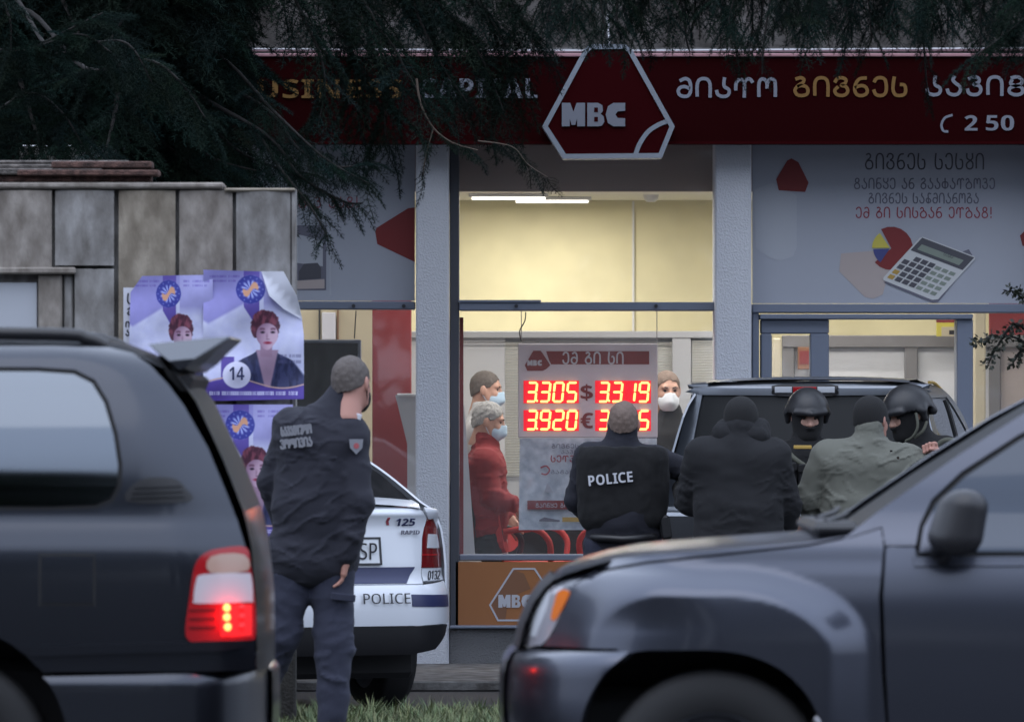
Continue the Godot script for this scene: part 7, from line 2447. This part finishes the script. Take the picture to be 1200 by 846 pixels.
	A = {"head": [869, 495, 0.08], "yaw": 168.0, "pitch": 8.0, "hs": 1.04, "nk": [867, 515, -0.03],
		"sl": [823, 533, 0.02], "sr": [906, 535, 0.02], "el": [811, 588, 0.10], "er": [922, 594, 0.06], "wl": [800, 575, 0.35], "wr": [918, 640, 0.2],
		"hl": [842, 640, -0.03], "hr": [890, 640, -0.03], "kl": [842, 742, 0.0], "kr": [892, 742, 0.0], "al": [840, 830, 0.0], "ar": [894, 830, 0.0],
		"top": "black_jacket", "pants": "dark_trousers", "fat": 1.26, "neck": 0.092, "crease": 0.012, "collar": 0.11, "hem": 0.10, "wear": [["knit_cap", "beanie_low", "knit_black"]]}
	o = person("man in a bulky black jacket and black knit cap beside the vest officer", d, 0.0, A)

	J = o.get_meta("_joints")
	s = Sdf.new(Vector3(-0.4, 1.1, -0.35), Vector3(0.4, 1.75, 0.35), 0.013)
	s.cone(P(848, 511, d) - J.base, P(890, 513, d) - J.base, 0.062, 0.058, 0.04)
	s.cone(P(852, 505, d + 0.06) - J.base, P(888, 505, d + 0.06) - J.base, 0.07, 0.07, 0.05)
	mb = MB.new()
	s.mesh_into(mb, Transform3D(), 0.012, nz, Vector3(8, 6, 8))
	part("hood", mb, M.black_jacket, o)

	# helmeted officer facing the camera
	d = 37.9
	A = {"head": [947, 489, 0.0], "yaw": 6.0, "pitch": 8.0, "nk": [945, 520, 0.03],
		"sl": [912, 535, 0.02], "sr": [979, 535, 0.02], "el": [905, 590, -0.05], "er": [988, 588, -0.05], "wl": [930, 610, -0.22], "wr": [965, 612, -0.22],
		"hl": [927, 640, 0.02], "hr": [966, 640, 0.02], "kl": [925, 740, 0.0], "kr": [968, 740, 0.0], "al": [923, 820, 0.0], "ar": [970, 820, 0.0],
		"top": "black_cloth", "pants": "black_cloth", "fat": 1.05, "collar": 0.05, "wear": [["balaclava", "balaclava", "knit_black"], ["helmet", "helmet", "helmet_shell"]], "palm_l": Vector3(1, 0, 0), "palm_r": Vector3(-1, 0, 0)}
	o = person("officer in a black helmet and balaclava facing the street", d, 0.0, A)
	J = o.get_meta("_joints")
	mb = MB.new()
	mb.box(P(941, 524, 37.76) - J.base, Vector3(0.10, 0.02, 0.01), 0.003)
	part("chest_label", mb, M.print_gold, o)
	for e in [[925, 560, 0.10], [945, 562, 0.10], [966, 560, 0.09]]:
		mb = MB.new()
		mb.box(P(e[0], e[1], 37.74) - J.base, Vector3(0.085, 0.15, 0.06), 0.014)
		part("pouch", mb, M.black_plastic, o)
		mb = MB.new()
		mb.box(P(e[0], e[1] - 13, 37.70) - J.base, Vector3(0.088, 0.05, 0.02), 0.008)
		part("pouch_flap", mb, M.black_cloth, o)
	mb = MB.new()
	mb.tube(curve3([P(918, 520, 37.84) - J.base, P(930, 536, 37.75) - J.base, P(955, 556, 37.72) - J.base, P(976, 590, 37.74) - J.base]), [0.014], 6)
	part("sling", mb, M.strap_olive, o)

	# man in the olive jacket, fist raised
	d = 36.9
	A = {"head": [1022, 493, 0.06], "yaw": 146.0, "pitch": 6.0, "roll": -5.0, "hs": 1.02, "nk": [1017, 512, -0.02],
		"sl": [971, 535, 0.0], "sr": [1064, 541, 0.0], "el": [948, 584, 0.02], "er": [1108, 575, 0.0], "wl": [958, 622, 0.16], "wr": [1097, 541, -0.02],
		"hl": [988, 630, -0.02], "hr": [1040, 632, -0.02], "kl": [985, 738, 0.0], "kr": [1042, 738, 0.0], "al": [982, 828, 0.0], "ar": [1044, 828, 0.0],
		"top": "olive_cloth", "pants": "dark_trousers", "fat": 1.2, "crease": 0.016, "collar": 0.07, "hem": 0.08, "skin": "skin_pink", "wear": [["knit_cap", "beanie", "knit_black"]], "hand_r": "fist", "palm_r": Vector3(-0.4, 0, 1.0), "thumb_r": -1.0}
	person("man in an olive jacket and black knit cap with one fist raised", d, 0.0, A)

	# second helmeted officer, turned to the left
	d = 38.0
	A = {"head": [1064, 487, 0.0], "yaw": -62.0, "pitch": 14.0, "nk": [1078, 517, 0.03], "hs": 1.06,
		"sl": [1060, 536, 0.05], "sr": [1108, 532, -0.06], "el": [1050, 585, 0.0], "er": [1118, 580, -0.08], "wl": [1035, 600, -0.1], "wr": [1095, 615, -0.12],
		"hl": [1068, 640, 0.05], "hr": [1108, 640, -0.03], "kl": [1065, 740, 0.0], "kr": [1110, 740, 0.0], "al": [1062, 820, 0.05], "ar": [1112, 820, -0.05],
		"top": "black_cloth", "pants": "black_cloth", "fat": 1.22, "collar": 0.06, "wear": [["balaclava", "balaclava", "knit_black"], ["helmet", "helmet", "helmet_shell"]]}
	o = person("officer in a black helmet turned sideways behind the raised fist", d, 0.0, A)
	J = o.get_meta("_joints")
	mb = MB.new()
	mb.tube(curve3([P(1074, 484, 37.88) - J.base, P(1076, 500, 37.86) - J.base, P(1070, 512, 37.87) - J.base, P(1062, 517, 37.9) - J.base]), [0.009], 6)
	mb.tube(curve3([P(1087, 494, 37.9) - J.base, P(1082, 505, 37.88) - J.base, P(1072, 513, 37.88) - J.base]), [0.009], 6)
	part("chin_strap", mb, M.strap_olive, o)
	mb = MB.new()
	mb.tube(curve3([P(1094, 528, 37.80) - J.base, P(1106, 517, 37.78) - J.base, P(1119, 517, 37.78) - J.base, P(1128, 526, 37.82) - J.base]), [0.016], 8)
	part("sling", mb, M.strap_olive, o)

	# inside the shop
	d = 43.75
	A = {"head": [573, 494, 0.0], "yaw": 84.0, "pitch": 10.0, "hs": 1.0, "nk": [569, 521, 0.0],
		"sl": [569, 540, 0.16], "sr": [568, 540, -0.16], "el": [578, 578, 0.2], "er": [576, 584, -0.2], "wl": [594, 604, 0.1], "wr": [600, 590, -0.14],
		"hl": [569, 618, 0.09], "hr": [569, 618, -0.09], "kl": [570, 690, 0.1], "kr": [570, 690, -0.1], "al": [566, 732, 0.1], "ar": [568, 732, -0.1],
		"top": "red_cloth", "pants": "dark_trousers", "crease": 0.010, "fat": 1.06, "collar": 0.05, "wear": [["hair", "full", "hair_grey"], ["face_mask", "mask", "mask_blue"]], "palm_r": Vector3(0, 0, -1)}
	o = person("grey-haired man in a red jacket and face mask standing inside the window", d, 0.2, A)
	J = o.get_meta("_joints")
	for e in [[578, 0.012], [585, 0.012]]:
		mb = MB.new()
		mb.tube([P(553, e[0] - 1, d - 0.06) - J.base, P(562, e[0], d - 0.135) - J.base, P(573, e[0] + 0.5, d - 0.15) - J.base], [e[1]], 6)
		part("white_stripe", mb, M.white_cloth, o)
	d = 44.6
	A = {"head": [570, 457, 0.0], "yaw": 80.0, "pitch": 4.0, "hs": 1.0, "nk": [565, 484, 0.0],
		"sl": [563, 504, 0.17], "sr": [562, 504, -0.17], "el": [566, 560, 0.2], "er": [566, 560, -0.2], "wl": [590, 590, 0.1], "wr": [590, 590, -0.1],
		"hl": [563, 600, 0.09], "hr": [563, 600, -0.09], "kl": [565, 670, 0.1], "kr": [565, 670, -0.1], "al": [562, 725, 0.1], "ar": [564, 725, -0.1],
		"top": "white_cloth", "crease": 0.007, "top_name": "shirt", "pants": "dark_trousers", "fat": 0.96, "collar": 0.04, "wear": [["hair", "crop", "hair_dark"], ["beard", "mask", "hair_dark"], ["face_mask", "mask", "mask_blue"]]}
	A.wear.remove_at(1)
	person("dark-haired man in a white shirt and face mask behind the red jacket", d, 0.2, A)
	d = 44.4
	A = {"head": [782, 458, 0.0], "yaw": 12.0, "pitch": 4.0, "hs": 1.05, "nk": [786, 489, 0.03],
		"sl": [756, 506, 0.02], "sr": [818, 506, 0.02], "el": [752, 565, 0.0], "er": [824, 565, 0.0], "wl": [765, 610, -0.1], "wr": [812, 612, -0.1],
		"hl": [768, 612, 0.02], "hr": [806, 612, 0.02], "kl": [766, 675, 0.0], "kr": [808, 675, 0.0], "al": [764, 728, 0.0], "ar": [810, 728, 0.0],
		"top": "black_jacket", "pants": "dark_trousers", "fat": 1.0, "collar": 0.05, "wear": [["hair", "crop", "hair_brown"], ["face_mask", "mask", "mask_white"]]}
	person("man in a black jacket and white face mask looking out beside the rate board", d, 0.2, A)
	for c in get_children():
		if c.has_meta("_joints"): c.remove_meta("_joints")

# ------------------------------------------------------------------ trees
# a flat spray of cedar twigs along +x, about 0.4 m long, needles standing off every twig
func cedar_spray(sd: int) -> ArrayMesh:
	var r := RandomNumberGenerator.new()
	r.seed = sd
	var mb := MB.new()
	var needles := func(a: Vector3, b: Vector3) -> void:
		var ln := a.distance_to(b)
		var c := int(ln / 0.0085)
		var dir := (b - a).normalized()
		for k in c:
			var p := a.lerp(b, (k + r.randf()) / c)
			for j in 3:
				var q := Vector3(r.randf_range(-1, 1), r.randf_range(-0.8, 1), r.randf_range(-1, 1)).normalized()
				var tip := p + (dir * 0.55 + q * 0.8).normalized() * r.randf_range(0.022, 0.036)
				var side := (tip - p).cross(Vector3(r.randf_range(-1, 1), r.randf_range(-1, 1), r.randf_range(-1, 1))).normalized() * 0.0021
				mb.tri(p - side, p + side, tip)
	var spine := func(t: float) -> Vector3: return Vector3(t, -0.28 * t * t, 0.03 * sin(t * 9.0))
	var last: Vector3 = spine.call(0.0)
	for k in 7:
		var nx: Vector3 = spine.call((k + 1) * 0.06)
		mb.tube([last, nx], [0.0028], 3, false)
		needles.call(last, nx)
		for s in [-1.0, 1.0]:
			var ln := (0.17 - 0.019 * k) * r.randf_range(0.7, 1.15)
			var tip: Vector3 = last + Vector3(ln * 0.62, -0.06 * ln - 0.9 * ln * ln, ln * 0.75 * s)
			var m: Vector3 = last.lerp(tip, 0.5) + Vector3(0, 0.012, 0)
			needles.call(last, m); needles.call(m, tip)
		last = nx
	return mb.mesh()

func scatter(called: String, mesh: Mesh, m: Material, list: Array, tints: Array, parent: Node) -> MultiMeshInstance3D:
	var mm := MultiMesh.new()
	mm.transform_format = MultiMesh.TRANSFORM_3D
	mm.use_colors = true
	mm.mesh = mesh
	mm.instance_count = list.size()
	for k in list.size():
		mm.set_instance_transform(k, list[k])
		mm.set_instance_color(k, tints[k])
	var g := MultiMeshInstance3D.new()
	g.name = called
	g.multimesh = mm
	g.material_override = m
	g.set_meta("kind", "stuff")
	parent.add_child(g, true)
	return g

# a limb along pts: wood into mb, sprays into the lists
func bough(mb: MB, pts: Array, r0: float, list: Array, tints: Array, step: float, size: float, bare := 0.0) -> void:
	var path := curve3(pts, 6)
	var radii := []
	for k in path.size(): radii.append(lerpf(r0, 0.004, float(k) / (path.size() - 1)))
	mb.tube(path, radii, 6, false)
	var total := 0.0
	for k in path.size() - 1: total += path[k].distance_to(path[k + 1])
	var run := 0.0
	var nxt := total * bare
	var side := 1.0
	for k in path.size() - 1:
		var a: Vector3 = path[k]
		var b: Vector3 = path[k + 1]
		var ln := a.distance_to(b)
		while nxt < run + ln:
			var p := a.lerp(b, (nxt - run) / maxf(ln, 1e-5))
			var dir := (b - a).normalized()
			var hor := dir.cross(Vector3.UP).normalized() * side
			if hor.length() < 0.5: hor = Vector3.RIGHT * side
			side = -side
			var out := (dir * rng.randf_range(0.3, 0.9) + hor * rng.randf_range(0.2, 1.0) + Vector3(0, rng.randf_range(-0.75, 0.05), 0)).normalized()
			var up := (Vector3.UP + Vector3(rng.randf_range(-0.4, 0.4), 0, rng.randf_range(-0.4, 0.4))).normalized()
			var z := out.cross(up).normalized()
			var bs := Basis(out, z.cross(out), z).scaled(Vector3.ONE * size * rng.randf_range(0.7, 1.25))
			list.append(Transform3D(bs, p))
			var c := rng.randf_range(0.55, 1.45)
			tints.append(Color(c * rng.randf_range(0.8, 1.15), c, c * rng.randf_range(0.85, 1.2)))
			nxt += step * rng.randf_range(0.6, 1.4)
		run += ln

# the points of a bough that shows, led back to the trunk; returns how much of it bears no needles
func to_trunk(s: Array, at: Vector3, pts: Array) -> float:
	for e in s: pts.append(P(e[0], e[1], e[2]) - at)
	var out := 0.0
	for k in pts.size() - 1: out += pts[k].distance_to(pts[k + 1])
	var p0: Vector3 = pts[0]
	var root := Vector3(0, p0.y + 0.5, 0)
	pts.insert(0, root.lerp(p0, 0.5) + Vector3(0, 0.15, 0))
	pts.insert(0, root)
	var inner: float = pts[0].distance_to(pts[1]) + pts[1].distance_to(pts[2])
	return inner / (inner + out)

func trees() -> void:
	var spray := cedar_spray(4)
	# cedar behind the concrete wall: its lower boughs hang before the shop front
	var at := Vector3(-3.1, 0, -39.6)
	var t := thing("cedar_tree", "large dark cedar rising behind the concrete wall, boughs over the shop sign", "tree", at)
	var wood := MB.new()
	wood.tube([Vector3(0, -0.1, 0), Vector3(0.03, 2.0, 0), Vector3(0.0, 5.0, 0.05), Vector3(-0.1, 9.0, 0), Vector3(0, 12.0, 0)], [0.30, 0.24, 0.19, 0.11, 0.02], 12)
	part("trunk", wood, M.bark, t)
	var limbs := MB.new()
	var list := []
	var tints := []
	for k in 102:   # the mass of the crown
		var low := k < 84
		var y := rng.randf_range(3.3, 5.0) if low else rng.randf_range(5.0, 10.0)
		var az := rng.randf() * TAU
		if low and k % 3 > 0: az = rng.randf_range(-0.9, 1.15)      # towards the street and along the front
		var ln := rng.randf_range(1.3, 3.0) if low else rng.randf_range(1.5, 3.4) * (1.0 - (y - 5.0) / 7.0)
		var dir := Vector3(cos(az), 0, sin(az))
		if dir.z < -0.45: dir = Vector3(dir.x, 0, -0.45 * 0.6).normalized(); 
		var p0 := Vector3(0, y, 0)
		var sag := rng.randf_range(0.25, 0.7)
		var p1 := p0 + dir * ln * 0.5 + Vector3(0, 0.10, 0)
		var p2v := p0 + dir * ln + Vector3(0, -sag, 0)
		if at.z + p2v.z < -42.0: p2v.z = -42.0 - at.z
		if p2v.y < 2.95: p2v.y = 2.95
		if low and p2v.x > 1.5: p2v.x = rng.randf_range(0.8, 1.65)
		bough(limbs, [p0, p1, p2v], 0.035, list, tints, 0.042 if low else 0.12, 1.05 if low else 1.4)
	# boughs that show singly: photo columns, rows and distances of points along each
	var shown := [
		[[250, 60, 38.6], [320, 130, 38.2], [380, 185, 38.0], [432, 215, 37.9]],
		[[300, 120, 38.4], [350, 175, 38.2], [395, 195, 38.0], [446, 190, 37.9]],
		[[280, 140, 38.3], [330, 200, 38.0], [362, 240, 37.9], [384, 278, 37.8]],
		[[300, 150, 38.2], [350, 205, 38.1], [400, 235, 38.0], [425, 238, 37.9]],
		[[200, 100, 38.6], [270, 170, 38.4], [320, 195, 38.3], [370, 205, 38.2]],
		[[150, 90, 38.6], [210, 150, 38.4], [250, 185, 38.3], [300, 200, 38.2]],
		[[350, -60, 39.5], [420, 20, 39.3], [445, 90, 39.2], [452, 165, 39.1]],
		[[330, -80, 39.6], [390, 10, 39.5], [415, 80, 39.3], [420, 150, 39.2]],
		[[420, -80, 39.6], [500, -10, 39.5], [560, 60, 39.4], [590, 130, 39.3]],
		[[460, -80, 39.8], [540, -20, 39.6], [585, 40, 39.5], [600, 110, 39.4]],
		[[450, -60, 39.5], [490, 20, 39.4], [520, 80, 39.3], [548, 120, 39.2]],
		[[520, -90, 39.8], [580, -20, 39.7], [615, 30, 39.6], [630, 70, 39.5]],
		[[380, -40, 39.2], [450, 40, 39.0], [480, 90, 38.9], [500, 125, 38.8]],
		[[300, -60, 39.0], [360, 30, 38.8], [380, 90, 38.7], [372, 150, 38.6]],
		[[400, -60, 40.2], [470, 0, 40.0], [530, 30, 39.9], [570, 80, 39.9]]]
	for s in shown:
		var pts := []
		var bare := to_trunk(s, at, pts)
		var low_end: bool = s[3][1] > 186
		bough(limbs, pts, 0.016, list, tints, 0.030, 0.50 if low_end else 0.80, bare)
	# nearer, lighter boughs on the left
	for s in [[[-60, 40, 35.6], [20, 60, 35.4], [90, 40, 35.3], [130, 62, 35.2]], [[-40, 120, 35.8], [20, 70, 35.6], [60, 45, 35.4], [120, 15, 35.3]], [[60, 60, 36.0], [110, 50, 35.8], [150, 52, 35.7], [178, 98, 35.6]], [[-80, -40, 35.2], [-10, -10, 35.0], [10, 20, 34.9], [12, 58, 34.9]], [[100, 80, 36.2], [170, 70, 36.0], [210, 95, 35.9], [240, 138, 35.8]], [[-40, 150, 36.2], [30, 110, 36.0], [70, 130, 35.9], [95, 168, 35.8]]]:
		var pts := []
		var bare := to_trunk(s, at, pts)
		bough(limbs, pts, 0.016, list, tints, 0.022, 0.60, bare)
	part("limbs", limbs, M.bark, t)
	scatter("crown", spray, M.cedar_needles, list, tints, t)
	# a bare twig hanging before the sign, with a few needles at its end
	var tw := MB.new()
	var tl := []
	var tt := []
	bough(tw, [P(488, 92, 38.8) - at, P(493, 122, 38.8) - at, P(508, 150, 38.8) - at, P(530, 167, 38.8) - at, P(560, 176, 38.8) - at], 0.008, tl, tt, 0.06, 0.5, 0.6)
	bough(tw, [P(560, 165, 38.9) - at, P(600, 172, 38.9) - at, P(618, 192, 38.9) - at, P(642, 208, 38.9) - at], 0.005, tl, tt, 0.05, 0.42, 0.2)
	bough(tw, [P(508, 150, 38.8) - at, P(500, 178, 38.8) - at, P(495, 205, 38.8) - at], 0.004, tl, tt, 0.05, 0.4, 0.2)
	part("hanging_twig", tw, M.twig_wood, t)
	scatter("twig_needles", spray, M.cedar_needles, tl, tt, t)

	# second cedar beyond the right edge, with drooping ends along the top of the sign
	at = Vector3(7.4, 0, -37.6)
	t = thing("cedar_tree", "cedar whose drooping branch ends hang along the top right of the sign", "tree", at)
	wood = MB.new()
	wood.tube([Vector3(0, -0.1, 0), Vector3(0.0, 3.0, 0), Vector3(0.1, 6.0, 0.05), Vector3(0, 11.0, 0)], [0.28, 0.22, 0.16, 0.02], 12)
	part("trunk", wood, M.bark, t)
	limbs = MB.new()
	list = []
	tints = []
	for k in 16:
		var y := rng.randf_range(4.6, 9.0)
		var az := rng.randf() * TAU
		var ln := rng.randf_range(2.0, 4.6) * (1.0 - (y - 4.6) / 8.0)
		var dir := Vector3(cos(az), 0, sin(az))
		bough(limbs, [Vector3(0, y, 0), dir * ln * 0.5 + Vector3(0, y + 0.15, 0), dir * ln + Vector3(0, y - 0.4, 0)], 0.04, list, tints, 0.12, 1.4)
	for e in [4.3, 4.5, 4.75]:   # long level limbs reaching across above the frame
		var z0: float = rng.randf_range(-0.6, 0.4)
		bough(limbs, [Vector3(0, e, 0), Vector3(-2.5, e + 0.25, z0), Vector3(-5.0, e + 0.1, z0 - 0.8), Vector3(-7.4, e - 0.1, z0 - 1.4)], 0.05, list, tints, 0.05, 1.2)
	var px := 640.0
	while px < 1215.0:   # hanging ends
		var dd := rng.randf_range(37.6, 39.6)
		var foot := rng.randf_range(22.0, 62.0)
		if rng.randf() < 0.16: foot = rng.randf_range(70.0, 135.0)
		var x1 := px + rng.randf_range(-12.0, 12.0)
		bough(limbs, [P(px - 14, -75, dd) - at, P(px, -30, dd - 0.05) - at, P(x1, foot * 0.5, dd - 0.1) - at, P(x1 + rng.randf_range(-6, 6), foot - 14.0, dd - 0.1) - at], 0.008, list, tints, 0.036 if foot < 66.0 else 0.06, 0.55 if foot < 66.0 else 0.36)
		px += rng.randf_range(6.0, 15.0)
	for s in [[[1260, -30, 34.0], [1215, 10, 34.0], [1180, 40, 34.0], [1140, 68, 34.0]], [[1230, -60, 34.2], [1200, -20, 34.2], [1185, 15, 34.1], [1190, 50, 34.1]], [[1130, -60, 34.6], [1105, -30, 34.6], [1090, -5, 34.6], [1082, 12, 34.6]]]:
		var pts := []
		var bare := to_trunk(s, at, pts)
		bough(limbs, pts, 0.016, list, tints, 0.024, 0.55, bare)
	part("limbs", limbs, M.bark, t)
	scatter("crown", spray, M.cedar_needles, list, tints, t)

	# broad-leaved trees behind the camera: their dark line is what the car windows mirror
	var leafm := MB.new()
	for k in 60:
		var p := Vector3(rng.randfn(), rng.randfn(), rng.randfn()) * 0.32
		var a := Vector3(rng.randf_range(-1, 1), rng.randf_range(-1, 1), rng.randf_range(-1, 1)).normalized()
		var b := a.cross(Vector3(0.3, 1, 0.2)).normalized()
		mb_leaf(leafm, p, a, b, 0.27)
	var clump := leafm.mesh()
	var crown := []
	var ct := []
	for k in 620:
		var u := Vector3(rng.randfn(), rng.randfn(), rng.randfn()).normalized() * pow(rng.randf(), 0.4)
		crown.append(Transform3D(Basis(Vector3.UP, rng.randf() * TAU), Vector3(u.x * 3.7, 6.8 + u.y * 6.5, u.z * 3.0)))
		var c := rng.randf_range(0.6, 1.3)
		ct.append(Color(c, c, c))
	var first: Node3D
	var k2 := 0
	for e in [[-42, 14, 1.1], [-36, 15, 0.95], [-29.5, 14, 1.05], [-23.5, 13, 0.9], [-18, 15, 1.05], [-12, 14, 0.95], [-6.0, 16, 1.1], [0.5, 17, 0.92], [6.5, 14, 1.05], [12, 16, 0.97], [18, 14, 1.1], [24, 15, 0.9], [30, 14, 1.05], [36, 15, 1.0]]:
		var o: Node3D
		if first == null:
			o = thing("street_tree", "broad dark leafy tree in the row across the street", "tree", Vector3.ZERO, 0.0, "trees across the street")
			var tk := MB.new()
			tk.tube([Vector3(0, -0.1, 0), Vector3(0.05, 3, 0), Vector3(-0.1, 6, 0.1), Vector3(0, 10, 0)], [0.28, 0.2, 0.14, 0.03], 10)
			for j in 7:
				var a := TAU * j / 7.0
				tk.tube([Vector3(0, 4.5 + j * 0.4, 0), Vector3(cos(a) * 1.4, 6.6 + j * 0.4, sin(a) * 1.4), Vector3(cos(a) * 2.6, 8.0 + j * 0.4, sin(a) * 2.4)], [0.09, 0.06, 0.02], 6)
			part("trunk", tk, M.bark, o)
			scatter("crown", clump, M.leaf, crown, ct, o)
			first = o
		else:
			o = first.duplicate()
			o.name = numbered("street_tree")
			add_child(o)
		o.position = Vector3(e[0], 0, e[1])
		o.rotation.y = k2 * 1.7
		o.scale = Vector3.ONE * float(e[2])
		k2 += 1

func mb_leaf(mb: MB, p: Vector3, a: Vector3, b: Vector3, ln: float) -> void:
	mb.tri(p - a * ln * 0.5, p + b * ln * 0.32, p + a * ln * 0.5)
	mb.tri(p - a * ln * 0.5, p + a * ln * 0.5, p - b * ln * 0.32)

func small_things() -> void:
	# leafy shrub at the right edge, one spray of it in view
	var at := Vector3((1330.0 - 600.0) * 36.0 / F, 0, -36.0)
	var t := thing("leafy_shrub", "small dark leafy shrub whose sprays reach in at the right edge", "shrub", at)
	var stems := MB.new()
	var leaves := MB.new()
	var r := RandomNumberGenerator.new()
	r.seed = 21
	var paths := [
		[[1330, 830, 36.0], [1300, 600, 36.0], [1250, 450, 36.0], [1200, 400, 35.9], [1165, 395, 35.9], [1143, 402, 35.9]],
		[[1300, 600, 36.0], [1260, 430, 36.0], [1215, 360, 35.9], [1198, 345, 35.9], [1183, 340, 35.9]],
		[[1250, 450, 36.0], [1215, 400, 36.0], [1190, 380, 35.9], [1170, 405, 35.9], [1158, 428, 35.9]],
		[[1250, 450, 36.0], [1225, 420, 36.0], [1200, 410, 35.95], [1188, 425, 35.95]],
		[[1330, 830, 36.0], [1340, 600, 36.1], [1330, 450, 36.1], [1300, 350, 36.1]],
		[[1330, 830, 36.0], [1370, 600, 36.1], [1390, 450, 36.2], [1400, 380, 36.1]]]
	for s in paths:
		var pts := []
		for e in s: pts.append(P(e[0], e[1], e[2]) - at)
		var path := curve3(pts, 8)
		var rad := []
		for k in path.size(): rad.append(lerpf(0.014, 0.003, float(k) / path.size()))
		stems.tube(path, rad, 6, false)
		for k in path.size():
			if k < path.size() * 0.35: continue
			for j in 8:
				var a := Vector3(r.randf_range(-1, 1), r.randf_range(-1, 0.6), r.randf_range(-1, 1)).normalized()
				mb_leaf(leaves, path[k] + a * 0.03 + Vector3(r.randf_range(-1, 1), r.randf_range(-1, 1), r.randf_range(-1, 1)) * 0.012, a, a.cross(Vector3(r.randf_range(-1, 1), r.randf_range(-1, 1), 0.3)).normalized(), r.randf_range(0.018, 0.036))
	part("stems", stems, M.bark, t)
	part("leaves", leaves, M.leaf_plain, t)
